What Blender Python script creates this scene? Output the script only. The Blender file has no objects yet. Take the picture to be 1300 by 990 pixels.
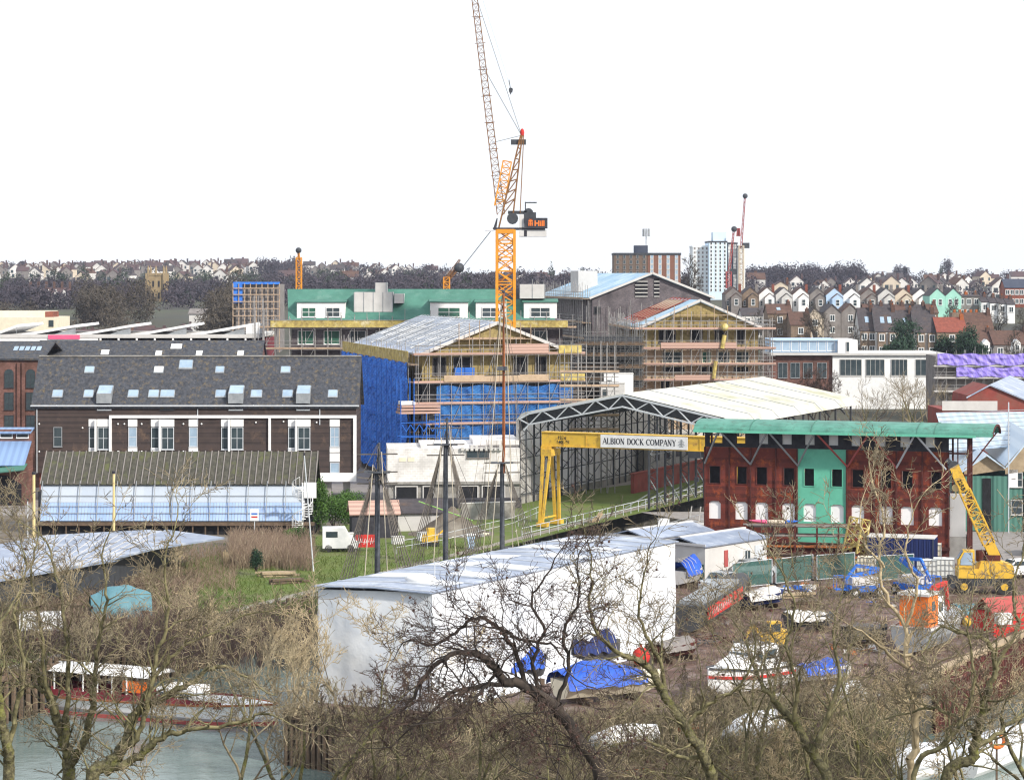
import bpy, math, random
import numpy as np
from mathutils import Vector, Matrix
R = math.radians
rnd = random.Random(7)
SC = bpy.context.scene
COL = SC.collection

# ------------------------------------------------------------------ camera
F, HY, CH = 3000.0, 350.0, 24.0          # focal length in photo pixels, horizon row, camera height
cam_d = bpy.data.cameras.new('camera'); cam = bpy.data.objects.new('camera', cam_d); COL.objects.link(cam)
cam.location = (0, 0, CH); cam.rotation_euler = (R(90), 0, 0)
cam_d.sensor_width = 36; cam_d.lens = 36 * F / 1300
cam_d.shift_y = -(495 - HY) / 1300
cam_d.clip_start = 1; cam_d.clip_end = 9000
SC.camera = cam
# ------------------------------------------------------------------ sky, sun, exposure
SUN_EL, SUN_AZ = 33, 133                 # azimuth: clockwise from +Y, seen from above
w = bpy.data.worlds.new("World"); SC.world = w; w.use_nodes = True
nt = w.node_tree; nt.nodes.clear()
out = nt.nodes.new('ShaderNodeOutputWorld'); bg = nt.nodes.new('ShaderNodeBackground')
sky = nt.nodes.new('ShaderNodeTexSky'); sky.sky_type = 'NISHITA'; sky.sun_disc = False
sky.sun_elevation = R(SUN_EL); sky.sun_rotation = R(SUN_AZ)
cloud = nt.nodes.new('ShaderNodeTexNoise'); cloud.inputs['Scale'].default_value = 2.0
ramp = nt.nodes.new('ShaderNodeValToRGB')
ramp.color_ramp.elements[0].color = (9.6, 10.2, 11.2, 1); ramp.color_ramp.elements[1].color = (11.5, 11.7, 12.0, 1)
mx = nt.nodes.new('ShaderNodeMix'); mx.data_type = 'RGBA'; mx.inputs['Factor'].default_value = 0.86
nt.links.new(cloud.outputs['Fac'], ramp.inputs['Fac'])
nt.links.new(sky.outputs['Color'], mx.inputs['A']); nt.links.new(ramp.outputs['Color'], mx.inputs['B'])
nt.links.new(mx.outputs['Result'], bg.inputs['Color']); nt.links.new(bg.outputs[0], out.inputs[0])
bg.inputs['Strength'].default_value = 0.088
sd = bpy.data.lights.new('sun', 'SUN'); sd.energy = 3.9; sd.angle = R(3); sd.color = (1.0, 0.93, 0.82)
so = bpy.data.objects.new('sun', sd); COL.objects.link(so)
az, el = R(SUN_AZ), R(SUN_EL)
sv = Vector((math.sin(az) * math.cos(el), math.cos(az) * math.cos(el), math.sin(el)))
so.rotation_euler = sv.to_track_quat('Z', 'Y').to_euler()
so.location = (60, 0, 90)
SC.view_settings.view_transform = 'Standard'; SC.view_settings.look = 'None'
SC.view_settings.exposure = 0.38; SC.view_settings.gamma = 1.0
SC.render.engine = 'CYCLES'
SC.cycles.max_bounces = 5; SC.cycles.diffuse_bounces = 3; SC.cycles.glossy_bounces = 2
SC.cycles.transmission_bounces = 2; SC.cycles.volume_bounces = 0; SC.cycles.transparent_max_bounces = 6
SC.cycles.use_denoising = True; SC.cycles.use_adaptive_sampling = True
SC.cycles.filter_width = 1.2

# ------------------------------------------------------------------ materials
def mat(name, c1, c2=None, rough=0.8, metal=0.0, kind='noise', scale=1.0, dirt=None, dirt_amt=0.5, dirt_scale=0.3, spec=0.3, bump=0.0, axis='X', alpha=None, det=6):
    """c1/c2 mixed by a pattern in object space (metres); dirt = a third colour in blotches."""
    m = bpy.data.materials.new(name); m.use_nodes = True
    n = m.node_tree; L = n.links; b = n.nodes['Principled BSDF']
    b.inputs['Roughness'].default_value = rough; b.inputs['Metallic'].default_value = metal
    b.inputs['Specular IOR Level'].default_value = spec
    tc = n.nodes.new('ShaderNodeTexCoord')
    if c2 is None: c2 = tuple(c * 0.8 for c in c1)
    mix = n.nodes.new('ShaderNodeMix'); mix.data_type = 'RGBA'
    mix.inputs['A'].default_value = (*c1, 1); mix.inputs['B'].default_value = (*c2, 1)
    fac = None
    if kind == 'noise':
        t = n.nodes.new('ShaderNodeTexNoise'); t.inputs['Scale'].default_value = scale; t.inputs['Detail'].default_value = det
        t.inputs['Roughness'].default_value = 0.65
        r = n.nodes.new('ShaderNodeMapRange'); r.inputs['From Min'].default_value = 0.35; r.inputs['From Max'].default_value = 0.65
        L.new(tc.outputs['Object'], t.inputs['Vector']); L.new(t.outputs['Fac'], r.inputs['Value']); fac = r.outputs['Result']
    elif kind in ('stripe', 'plank'):
        sep = n.nodes.new('ShaderNodeSeparateXYZ'); L.new(tc.outputs['Object'], sep.inputs[0])
        mul = n.nodes.new('ShaderNodeMath'); mul.operation = 'MULTIPLY'; mul.inputs[1].default_value = scale
        L.new(sep.outputs[axis], mul.inputs[0])
        if kind == 'stripe':
            fr = n.nodes.new('ShaderNodeMath'); fr.operation = 'PINGPONG'; fr.inputs[1].default_value = 0.5
            L.new(mul.outputs[0], fr.inputs[0])
            r = n.nodes.new('ShaderNodeMapRange'); r.inputs['From Min'].default_value = 0.18; r.inputs['From Max'].default_value = 0.34
            L.new(fr.outputs[0], r.inputs['Value']); fac = r.outputs['Result']
        else:
            fl = n.nodes.new('ShaderNodeMath'); fl.operation = 'FLOOR'; L.new(mul.outputs[0], fl.inputs[0])
            wn = n.nodes.new('ShaderNodeTexWhiteNoise'); wn.noise_dimensions = '1D'; L.new(fl.outputs[0], wn.inputs['W'])
            t = n.nodes.new('ShaderNodeTexNoise'); t.inputs['Scale'].default_value = 1.2; L.new(tc.outputs['Object'], t.inputs['Vector'])
            ad = n.nodes.new('ShaderNodeMath'); ad.operation = 'ADD'; L.new(wn.outputs['Value'], ad.inputs[0]); L.new(t.outputs['Fac'], ad.inputs[1])
            hf = n.nodes.new('ShaderNodeMath'); hf.operation = 'MULTIPLY'; hf.inputs[1].default_value = 0.55; L.new(ad.outputs[0], hf.inputs[0])
            fac = hf.outputs[0]
    elif kind == 'brick':
        t = n.nodes.new('ShaderNodeTexBrick'); t.inputs['Scale'].default_value = scale
        t.inputs['Color1'].default_value = (*c1, 1); t.inputs['Color2'].default_value = (*c2, 1)
        t.inputs['Mortar'].default_value = (*[min(1, c * 1.25 + 0.03) for c in c1], 1)
        t.inputs['Mortar Size'].default_value = 0.012
        mp = n.nodes.new('ShaderNodeMapping'); mp.inputs['Rotation'].default_value = (R(90), 0, 0)
        L.new(tc.outputs['Object'], mp.inputs[0]); L.new(mp.outputs[0], t.inputs['Vector'])
        ns = n.nodes.new('ShaderNodeTexNoise'); ns.inputs['Scale'].default_value = 0.6; ns.inputs['Detail'].default_value = 6
        L.new(tc.outputs['Object'], ns.inputs['Vector'])
        L.new(t.outputs['Color'], mix.inputs['A']); mix.inputs['B'].default_value = (*[c * 0.6 for c in c2], 1)
        r = n.nodes.new('ShaderNodeMapRange'); r.inputs['From Min'].default_value = 0.4; r.inputs['From Max'].default_value = 0.8
        L.new(ns.outputs['Fac'], r.inputs['Value']); fac = r.outputs['Result']
    L.new(fac, mix.inputs['Factor']); col = mix.outputs['Result']
    if dirt:
        t2 = n.nodes.new('ShaderNodeTexNoise'); t2.inputs['Scale'].default_value = dirt_scale; t2.inputs['Detail'].default_value = 8
        t2.inputs['Roughness'].default_value = 0.75
        L.new(tc.outputs['Object'], t2.inputs['Vector'])
        r2 = n.nodes.new('ShaderNodeMapRange'); r2.inputs['From Min'].default_value = 0.62 - 0.3 * dirt_amt; r2.inputs['From Max'].default_value = 0.75 - 0.2 * dirt_amt
        L.new(t2.outputs['Fac'], r2.inputs['Value'])
        m2 = n.nodes.new('ShaderNodeMix'); m2.data_type = 'RGBA'; m2.inputs['B'].default_value = (*dirt, 1)
        L.new(col, m2.inputs['A']); L.new(r2.outputs['Result'], m2.inputs['Factor']); col = m2.outputs['Result']
    L.new(col, b.inputs['Base Color'])
    if bump:
        bp = n.nodes.new('ShaderNodeBump'); bp.inputs['Strength'].default_value = bump; bp.inputs['Distance'].default_value = 0.05
        L.new(fac, bp.inputs['Height']); L.new(bp.outputs[0], b.inputs['Normal'])
    if alpha is not None: b.inputs['Alpha'].default_value = alpha
    return m

M = {}
def dm(name, *a, **k): M[name] = mat(name, *a, **k)
dm('ground', (.16,.13,.10), (.09,.075,.06), scale=.5, dirt=(.22,.20,.17), dirt_amt=.5, dirt_scale=.15, bump=.4)
dm('yard_dirt', (.15,.085,.065), (.05,.034,.03), scale=1.4, dirt=(.25,.20,.18), dirt_amt=.45, dirt_scale=.5, bump=1.0, det=10)
dm('grass_g', (.085,.135,.022), (.13,.155,.045), scale=.35, dirt=(.17,.15,.10), dirt_amt=.35, dirt_scale=.12, bump=.5, rough=1)
dm('far_ground', (.075,.075,.05), (.05,.05,.05), scale=.02, dirt=(.09,.11,.05), dirt_amt=.4, dirt_scale=.01, rough=1)
dm('bank', (.12,.10,.05), (.06,.055,.03), scale=.4, rough=1, bump=.6)
dm('ice_wrap', (.86,.87,.90), (.80,.82,.86), scale=.4, rough=.4)
dm('water_bed', (.05,.06,.05))
dm('stone_dark', (.10,.09,.08), (.045,.042,.04), kind='brick', scale=.9, dirt=(.05,.05,.03), dirt_amt=.5)
dm('stone_cope', (.30,.28,.24), (.2,.18,.15), scale=1.5)
dm('conc', (.34,.33,.31), (.24,.23,.22), scale=1.2, dirt=(.16,.15,.13), dirt_amt=.4)
dm('conc_light', (.52,.50,.46), (.42,.40,.37), scale=1.2, dirt=(.25,.24,.21), dirt_amt=.3)
dm('white_render', (.74,.72,.71), (.64,.62,.61), kind='brick', scale=1.0, dirt=(.55,.53,.50), dirt_amt=.3)
dm('white', (.80,.80,.80), (.68,.69,.70), scale=1.5)
dm('wrap', (.74,.76,.79), (.60,.64,.71), scale=.5, rough=.4, spec=.4, bump=.5, det=4)
dm('cream', (.72,.66,.52), (.62,.57,.45), scale=1)
dm('brick_red', (.26,.085,.055), (.19,.06,.04), kind='brick', scale=2.2)
dm('brick_brown', (.20,.10,.085), (.12,.06,.045), kind='brick', scale=2.2, dirt=(.09,.05,.04), dirt_amt=.3)
dm('brick_grey', (.15,.13,.14), (.085,.075,.085), kind='brick', scale=2.4)
dm('paint_red', (.27,.06,.048), (.19,.042,.035), scale=.8, dirt=(.20,.08,.06), dirt_amt=.5)
dm('timber_wall', (.085,.06,.053), (.02,.017,.018), kind='plank', scale=7, axis='Z', dirt=(.15,.10,.07), dirt_amt=.25, dirt_scale=.5)
dm('slate', (.078,.084,.10), (.028,.031,.04), kind='noise', scale=3.2, dirt=(.17,.13,.07), dirt_amt=.3, dirt_scale=2.2, det=14)
dm('slate_roof', (.075,.065,.07), (.045,.04,.045), scale=1.5, dirt=(.12,.08,.06), dirt_amt=.3)
dm('tile_red', (.26,.075,.05), (.17,.05,.035), scale=1.5)
dm('tile_brown', (.12,.065,.05), (.075,.045,.035), scale=1.5, dirt=(.16,.10,.07), dirt_amt=.3)
dm('zinc', (.36,.42,.54), (.24,.29,.40), scale=.6, rough=.35, metal=.3, dirt=(.62,.66,.74), dirt_amt=.4, dirt_scale=.4)
dm('zinc_blue', (.24,.36,.58), (.20,.30,.50), kind='stripe', scale=1.4, rough=.4, metal=.2)
dm('blue_membrane', (.30,.48,.62), (.22,.38,.54), scale=.35, rough=.5, dirt=(.55,.68,.75), dirt_amt=.5, dirt_scale=.2)
dm('grey_deck', (.36,.42,.54), (.20,.25,.36), kind='plank', scale=.55, axis='X', rough=.4, metal=.1, dirt=(.72,.74,.78), dirt_amt=.45, dirt_scale=.25)
dm('green_mem', (.075,.21,.165), (.055,.16,.125), scale=.6, dirt=(.12,.24,.20), dirt_amt=.3, dirt_scale=.5, rough=.7)
dm('green_roof', (.11,.31,.245), (.06,.20,.155), scale=.8, rough=.5, dirt=(.06,.13,.10), dirt_amt=.35, dirt_scale=1.2)
dm('green_paint', (.14,.50,.36), (.12,.44,.31), scale=1, rough=.6, dirt=(.10,.33,.24), dirt_amt=.3, dirt_scale=.6)
dm('teal_clad', (.09,.22,.18), (.06,.16,.13), kind='stripe', scale=2.0, rough=.6)
dm('teal_dark', (.03,.07,.06), (.02,.05,.045))
dm('rust', (.22,.045,.03), (.055,.016,.014), kind='plank', axis='Z', scale=3.2, dirt=(.40,.09,.025), dirt_amt=.35, dirt_scale=1.1, rough=.75)
dm('rust_dark', (.12,.03,.022), (.05,.018,.018), scale=2)
dm('rust_orange', (.42,.13,.03), (.22,.06,.02), scale=2)
dm('insul', (.38,.30,.13), (.20,.155,.065), kind='noise', scale=2.5, dirt=(.20,.15,.07), dirt_amt=.3, dirt_scale=2)
dm('insul_y', (.56,.45,.14), (.26,.19,.07), kind='noise', scale=1.6, dirt=(.62,.56,.36), dirt_amt=.3, dirt_scale=1.0)
dm('ply', (.48,.36,.25), (.38,.28,.19), scale=1.5)
dm('board', (.46,.34,.24), (.30,.22,.16), kind='noise', scale=1.5)
dm('board_pink', (.50,.33,.27), (.36,.23,.19), kind='stripe', scale=3, axis='Z')
dm('scaf', (.38,.37,.36), (.24,.23,.23), scale=4, rough=.5, metal=.4)
dm('scaf_dark', (.14,.14,.14), (.09,.09,.09), scale=4, rough=.6)
dm('blue_net', (.05,.24,.78), (.03,.15,.60), scale=1.3, rough=.8, dirt=(.015,.07,.34), dirt_amt=.4, dirt_scale=1.4, bump=.8)
dm('blue_net2', (.03,.14,.50), (.07,.28,.68), scale=.9, rough=.8, alpha=.6)
dm('purple_net', (.26,.20,.66), (.34,.28,.75), kind='stripe', scale=.8, rough=.8)
dm('blue_far', (.06,.11,.32), (.04,.08,.24), scale=.3)
dm('steel_grey', (.36,.38,.40), (.26,.28,.30), scale=2, rough=.5, metal=.3)
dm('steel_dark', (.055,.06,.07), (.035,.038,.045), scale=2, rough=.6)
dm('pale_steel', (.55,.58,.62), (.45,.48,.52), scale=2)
dm('yellow', (.72,.46,.06), (.62,.39,.05), scale=.8, rough=.5, dirt=(.34,.19,.06), dirt_amt=.38, dirt_scale=1.3)
dm('yellow_pole', (.70,.58,.30), (.62,.50,.25), scale=1)
dm('crane_yel', (.72,.30,.02), (.55,.22,.02), scale=1, rough=.5)
dm('crane_brown', (.22,.10,.03), (.14,.07,.03), scale=2)
dm('canopy', (.88,.87,.80), (.80,.79,.70), scale=.15, rough=.6, dirt=(.50,.50,.28), dirt_amt=.4, dirt_scale=.12)
dm('sheet_white', (.74,.73,.72), (.60,.60,.60), kind='noise', scale=.6, rough=.6)
dm('grid_dark', (.06,.065,.07))
dm('translucent', (.52,.62,.72), (.42,.53,.65), kind='stripe', scale=1.2, rough=.35)
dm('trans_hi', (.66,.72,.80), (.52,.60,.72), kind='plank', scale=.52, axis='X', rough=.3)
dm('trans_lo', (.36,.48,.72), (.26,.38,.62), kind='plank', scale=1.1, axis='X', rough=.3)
dm('corr_moss', (.045,.045,.035), (.09,.085,.07), kind='noise', scale=2.5, dirt=(.10,.11,.04), dirt_amt=.35, dirt_scale=.6)
dm('glass', (.03,.045,.055), (.06,.08,.09), scale=.7, rough=.1, spec=.6)
dm('glass_sky', (.36,.47,.58), (.24,.33,.44), scale=.5, rough=.15, spec=.6)
dm('glass_green', (.03,.10,.07), (.05,.14,.10), scale=.7, rough=.2)
dm('bright_white', (.90,.90,.90), (.84,.84,.85), scale=1)
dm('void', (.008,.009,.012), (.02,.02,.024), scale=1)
dm('black', (.02,.02,.022), (.03,.03,.03), rough=.7)
dm('tyre', (.025,.025,.025), (.04,.04,.04), rough=.9)
dm('navy', (.02,.035,.14), (.015,.025,.10), kind='stripe', scale=3, axis='X')
dm('tarp_blue', (.02,.07,.42), (.03,.12,.55), scale=1.6, rough=.45, bump=.8)
dm('tarp_teal', (.07,.17,.21), (.11,.24,.29), scale=1.2, rough=.6, bump=.5)
dm('red', (.55,.04,.03), (.45,.03,.03), scale=1)
dm('red_pale', (.40,.09,.08), (.30,.06,.06), scale=.6)
dm('pink', (.70,.12,.24), (.60,.09,.20), scale=.6)
dm('orange', (.80,.20,.03), (.70,.16,.03), scale=1)
dm('blue_paint', (.03,.16,.60), (.03,.13,.5), scale=1)
dm('maroon', (.20,.03,.04), (.14,.02,.03), scale=1)
dm('varnish', (.38,.13,.05), (.28,.09,.03), scale=2)
dm('skirt_dark', (.022,.022,.03), (.05,.05,.06), scale=1.5)
dm('timber_old', (.16,.11,.075), (.08,.06,.045), scale=2.5)
dm('timber_pale', (.42,.33,.22), (.30,.23,.15), scale=2.5)
dm('hull_dark', (.05,.055,.06), (.08,.08,.085), scale=1)
dm('mast_rust', (.20,.06,.025), (.34,.12,.04), scale=1.5)
dm('mast_grey', (.10,.11,.13), (.04,.045,.055), scale=1.5)
dm('rope', (.10,.09,.08), (.16,.14,.12), scale=3)
dm('rope_pale', (.55,.50,.40), (.45,.40,.33), scale=3)
dm('lime', (.30,.60,.15), (.25,.5,.12))
dm('reed', (.36,.27,.20), (.24,.17,.13), scale=1.3, rough=1)
dm('reed_pale', (.48,.39,.28), (.33,.26,.18), scale=1.3, rough=1)
dm('bark', (.24,.22,.12), (.05,.045,.03), scale=6, dirt=(.20,.21,.05), dirt_amt=.4, dirt_scale=2.2, rough=.95, bump=.8)
dm('bark_dark', (.075,.06,.05), (.03,.026,.024), scale=2, rough=.95)
dm('twig', (.38,.32,.21), (.10,.082,.06), scale=.6, rough=.9)
dm('twig_dark', (.12,.08,.065), (.05,.038,.035), scale=.6, rough=.9)
dm('twig_pale', (.52,.43,.28), (.34,.27,.17), scale=.6, rough=.9)
dm('twig_moss', (.27,.245,.13), (.08,.075,.04), scale=3, rough=.9)
dm('seed', (.06,.035,.03), (.09,.05,.04))
dm('leaf', (.045,.10,.02), (.08,.16,.03), scale=1.2, rough=.7)
dm('leaf_dark', (.018,.045,.025), (.03,.065,.035), scale=.6, rough=.8)
dm('far_twig', (.075,.062,.075), (.045,.04,.052), scale=.05, rough=1)
dm('far_twig2', (.10,.085,.065), (.065,.055,.048), scale=.05, rough=1)
dm('far_green', (.045,.06,.035), (.03,.042,.03), scale=.05, rough=1)
dm('church', (.33,.25,.14), (.24,.18,.10), scale=.5)
dm('tower_brown', (.17,.12,.09), (.13,.095,.075), scale=.3)
dm('tower_red', (.22,.105,.075), (.18,.085,.06), scale=.3)
dm('tower_white', (.80,.84,.85), (.72,.76,.78), scale=.2)
dm('tower_blue', (.62,.76,.88), (.56,.70,.84), scale=.2)
dm('tower_navy', (.06,.07,.10), (.04,.05,.08), scale=.3)
dm('mint', (.33,.62,.52), (.28,.54,.46), scale=.5)
dm('wall_grey', (.24,.22,.21), (.16,.145,.14), scale=.6)
dm('wall_pale', (.58,.57,.56), (.48,.47,.46), scale=.5)
dm('wall_blue', (.45,.60,.78), (.38,.52,.70), scale=.5)
dm('wall_cream', (.60,.52,.42), (.50,.43,.34), scale=.5)
dm('wall_stone', (.25,.18,.13), (.15,.115,.085), scale=1.2)
dm('far_white', (.70,.68,.66), (.55,.53,.52), scale=.3)
dm('far_roof', (.10,.06,.06), (.065,.05,.055), scale=.2)
dm('car_silver', (.50,.53,.56), (.45,.48,.50), rough=.3, metal=.4)
dm('car_white', (.80,.81,.83), (.74,.75,.78), rough=.25, spec=.6)
dm('ibc', (.72,.74,.72), (.62,.64,.62), scale=1)
dm('gravel', (.30,.28,.27), (.22,.20,.19), scale=1.2)
dm('fence_net', (.07,.17,.15), (.05,.12,.11), scale=3, alpha=.55)
def translucent(name, col, fac):
    m = M[name]; n = m.node_tree; b = n.nodes['Principled BSDF']; o = n.nodes['Material Output']
    tr = n.nodes.new('ShaderNodeBsdfTranslucent'); tr.inputs['Color'].default_value = (*col, 1)
    mx_ = n.nodes.new('ShaderNodeMixShader'); mx_.inputs[0].default_value = fac
    n.links.new(b.outputs[0], mx_.inputs[1]); n.links.new(tr.outputs[0], mx_.inputs[2]); n.links.new(mx_.outputs[0], o.inputs['Surface'])
translucent('canopy', (.97,.96,.90), .35); translucent('sheet_white', (.95,.94,.92), .6); translucent('trans_hi', (.8,.86,.92), .3)
# water
wm = mat('water', (.16,.21,.20), (.12,.17,.16), rough=.16, spec=.6, scale=.3); M['water'] = wm
_n = wm.node_tree; _b = _n.nodes['Principled BSDF']
_t = _n.nodes.new('ShaderNodeTexNoise'); _t.inputs['Scale'].default_value = 1.2; _t.inputs['Detail'].default_value = 4
_tc = _n.nodes.new('ShaderNodeTexCoord'); _bp = _n.nodes.new('ShaderNodeBump'); _bp.inputs['Strength'].default_value = .35; _bp.inputs['Distance'].default_value = .08
_n.links.new(_tc.outputs['Object'], _t.inputs['Vector']); _n.links.new(_t.outputs['Fac'], _bp.inputs['Height']); _n.links.new(_bp.outputs[0], _b.inputs['Normal'])

# ------------------------------------------------------------------ mesh helpers
class MB:
    def __init__(s): s.V = []; s.F = []; s.I = []; s.K = []; s.auto = True
    def mark(s): s.auto = False; s.K.append((len(s.V), len(s.F)))
    def _add(s, vs, fs, m=0):
        if s.auto: s.K.append((len(s.V), len(s.F)))
        o = len(s.V); s.V.extend([tuple(v) for v in vs])
        for f in fs: s.F.append([i + o for i in f]); s.I.append(m)
    def box(s, x0, x1, y0, y1, z0, z1, m=0):
        s._add([(x0,y0,z0),(x1,y0,z0),(x1,y1,z0),(x0,y1,z0),(x0,y0,z1),(x1,y0,z1),(x1,y1,z1),(x0,y1,z1)],
               [(3,2,1,0),(4,5,6,7),(0,1,5,4),(1,2,6,5),(2,3,7,6),(3,0,4,7)], m); return s
    def bar(s, p, q, w=.1, h=None, m=0):
        h = w if h is None else h
        p = Vector(p); q = Vector(q); d = q - p
        if d.length < 1e-6: return s
        d.normalize(); up = Vector((0,0,1)) if abs(d.z) < .95 else Vector((0,1,0))
        a = d.cross(up).normalized() * w/2; b = a.cross(d).normalized() * h/2
        s._add([p-a-b,p+a-b,p+a+b,p-a+b,q-a-b,q+a-b,q+a+b,q-a+b],[(3,2,1,0),(4,5,6,7),(0,1,5,4),(1,2,6,5),(2,3,7,6),(3,0,4,7)], m); return s
    def tube(s, p, q, r0, r1=None, n=8, m=0, cap=True):
        r1 = r0 if r1 is None else r1
        p = Vector(p); q = Vector(q); d = (q - p).normalized()
        up = Vector((0,0,1)) if abs(d.z) < .95 else Vector((0,1,0))
        a = d.cross(up).normalized(); b = a.cross(d).normalized()
        vs = []
        for c, r in ((p, r0), (q, r1)):
            for i in range(n):
                t = 2*math.pi*i/n; vs.append(c + a*math.cos(t)*r + b*math.sin(t)*r)
        fs = [(i, (i+1)%n, n+(i+1)%n, n+i) for i in range(n)]
        if cap: fs += [tuple(range(n-1,-1,-1)), tuple(range(n, 2*n))]
        s._add(vs, fs, m); return s
    def path(s, pts, r, n=6, m=0):
        for a, b in zip(pts[:-1], pts[1:]): s.tube(a, b, r, r, n, m)
        return s
    def prism(s, poly, z0, z1, m=0):
        n = len(poly); vs = [(x,y,z0) for x,y in poly] + [(x,y,z1) for x,y in poly]
        s._add(vs, [tuple(range(n-1,-1,-1)), tuple(range(n,2*n))] + [(i,(i+1)%n,n+(i+1)%n,n+i) for i in range(n)], m); return s
    def prism_y(s, poly, y0, y1, m=0):
        n = len(poly); vs = [(x,y0,z) for x,z in poly] + [(x,y1,z) for x,z in poly]
        s._add(vs, [tuple(range(n)), tuple(range(2*n-1,n-1,-1))] + [(i,n+i,n+(i+1)%n,(i+1)%n) for i in range(n)], m); return s
    def prism_x(s, poly, x0, x1, m=0):
        n = len(poly); vs = [(x0,y,z) for y,z in poly] + [(x1,y,z) for y,z in poly]
        s._add(vs, [tuple(range(n)), tuple(range(2*n-1,n-1,-1))] + [(i,n+i,n+(i+1)%n,(i+1)%n) for i in range(n)], m); return s
    def slab(s, pts, t=.1, m=0):
        P = [Vector(p) for p in pts]; nrm = (P[1]-P[0]).cross(P[2]-P[0]).normalized()
        if nrm.z < 0: nrm = -nrm
        n = len(P); vs = [p - nrm*t for p in P] + P
        s._add(vs, [tuple(range(n-1,-1,-1)), tuple(range(n,2*n))] + [(i,(i+1)%n,n+(i+1)%n,n+i) for i in range(n)], m); return s
    def sphere(s, c, rx, ry=None, rz=None, nu=12, nv=8, m=0):
        ry = rx if ry is None else ry; rz = rx if rz is None else rz
        vs = [(c[0],c[1],c[2]-rz)]
        for j in range(1, nv):
            ph = -math.pi/2 + math.pi*j/nv
            for i in range(nu):
                t = 2*math.pi*i/nu; vs.append((c[0]+rx*math.cos(ph)*math.cos(t), c[1]+ry*math.cos(ph)*math.sin(t), c[2]+rz*math.sin(ph)))
        vs.append((c[0],c[1],c[2]+rz)); fs = []
        for i in range(nu):
            fs.append((0, 1+(i+1)%nu, 1+i)); fs.append((len(vs)-1, 1+(nv-2)*nu+i, 1+(nv-2)*nu+(i+1)%nu))
            for j in range(nv-2):
                a = 1+j*nu+i; b = 1+j*nu+(i+1)%nu; fs.append((a, b, b+nu, a+nu))
        s._add(vs, fs, m); return s
    def loft(s, rings, m=0, cap=True, closed=True):
        n = len(rings[0]); vs = [v for r in rings for v in r]; fs = []
        for k in range(len(rings)-1):
            for i in range(n if closed else n-1):
                fs.append((k*n+i, k*n+(i+1)%n, (k+1)*n+(i+1)%n, (k+1)*n+i))
        if cap: fs += [tuple(range(n-1,-1,-1)), tuple(range((len(rings)-1)*n, len(rings)*n))]
        s._add(vs, fs, m); return s
    def grid(s, fn, nu, nv, m=0):
        vs = [fn(i/nu, j/nv) for j in range(nv+1) for i in range(nu+1)]
        s._add(vs, [(j*(nu+1)+i, j*(nu+1)+i+1, (j+1)*(nu+1)+i+1, (j+1)*(nu+1)+i) for j in range(nv) for i in range(nu)], m); return s
    def build_each(s, name, mats, parent=None, loc=None, rz=0):
        K = s.K + [(len(s.V), len(s.F))]; out_ = []
        for (v0,f0),(v1,f1) in zip(K[:-1], K[1:]):
            if f1 == f0: continue
            q = MB(); q.V = s.V[v0:v1]; q.F = [[i-v0 for i in f] for f in s.F[f0:f1]]; q.I = s.I[f0:f1]; out_.append(q.build(name, mats, parent, loc, rz))
        return out_
    def build(s, name, mats, parent=None, loc=None, rz=0, smooth=False):
        me = bpy.data.meshes.new(name); me.from_pydata(s.V, [], s.F)
        if not isinstance(mats, (list, tuple)): mats = [mats]
        for m in mats: me.materials.append(M[m])
        me.polygons.foreach_set('material_index', s.I)
        if smooth: me.polygons.foreach_set('use_smooth', [True]*len(s.F))
        me.update(); o = bpy.data.objects.new(name, me); COL.objects.link(o)
        if parent: o.parent = parent
        if loc is not None: o.location = loc
        o.rotation_euler.z = rz
        return o
def tag(o, label=None, cat=None, group=None, kind=None):
    if label: o['label'] = label
    if cat: o['category'] = cat
    if group: o['group'] = group
    if kind: o['kind'] = kind
    return o
def thing(name, label, cat, loc=(0,0,0), rz=0, group=None):
    o = bpy.data.objects.new(name, None); COL.objects.link(o); o.location = loc; o.rotation_euler.z = rz
    o.empty_display_size = .2
    return tag(o, label, cat, group)
def copy_tree(o, parent=None):
    c = o.copy(); COL.objects.link(c); c.parent = parent
    for ch in list(o.children): copy_tree(ch, c)
    return c
def P(px, py, d): return Vector(((px-650)*d/F, d, CH-(py-HY)*d/F))
def G(px, py, z=0.0):
    d = (CH-z)*F/(py-HY); return Vector(((px-650)*d/F, d, z))
def Z(py, d): return CH-(py-HY)*d/F
def X(px, d): return (px-650)*d/F
_wc = {}
def window(parent, x, y, z, w, h, fm='white', gm='glass', nx=2, nz=1, fw=.07, face='y', depth=.06):
    """window of w x h, lower left corner x,z on a wall whose face is at y (looking to -y); face 'x': on a wall facing -x/+x at x=y"""
    key = (round(w,2), round(h,2), fm, gm, nx, nz, fw, face, depth)
    if key not in _wc:
        a, b = MB(), MB()
        a.box(0,w,-depth,0,0,fw); a.box(0,w,-depth,0,h-fw,h); a.box(0,fw,-depth,0,fw,h-fw); a.box(w-fw,w,-depth,0,fw,h-fw)
        for i in range(1,nx): a.box(w*i/nx-fw*.35, w*i/nx+fw*.35, -depth*.8, 0, fw, h-fw)
        for i in range(1,nz): a.box(fw, w-fw, -depth*.75, 0, h*i/nz-fw*.35, h*i/nz+fw*.35)
        a.box(-.04,w+.04,-depth-.05,0,-.06,-.003)
        b.box(fw*.5,w-fw*.5,-depth*.4,0,fw*.5,h-fw*.5)
        _wc[key] = (a.build('window', fm), b.build('pane', gm))
        fo, po = _wc[key]
    else:
        fo, po = _wc[key]; fo = fo.copy(); po = po.copy(); COL.objects.link(fo); COL.objects.link(po)
    fo.parent = parent; po.parent = fo
    if face == 'y': fo.location = (x, y, z)
    else:
        fo.location = (y, x, z); fo.rotation_euler.z = R(-90) if face == '-x' else R(90)
    return fo

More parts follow.
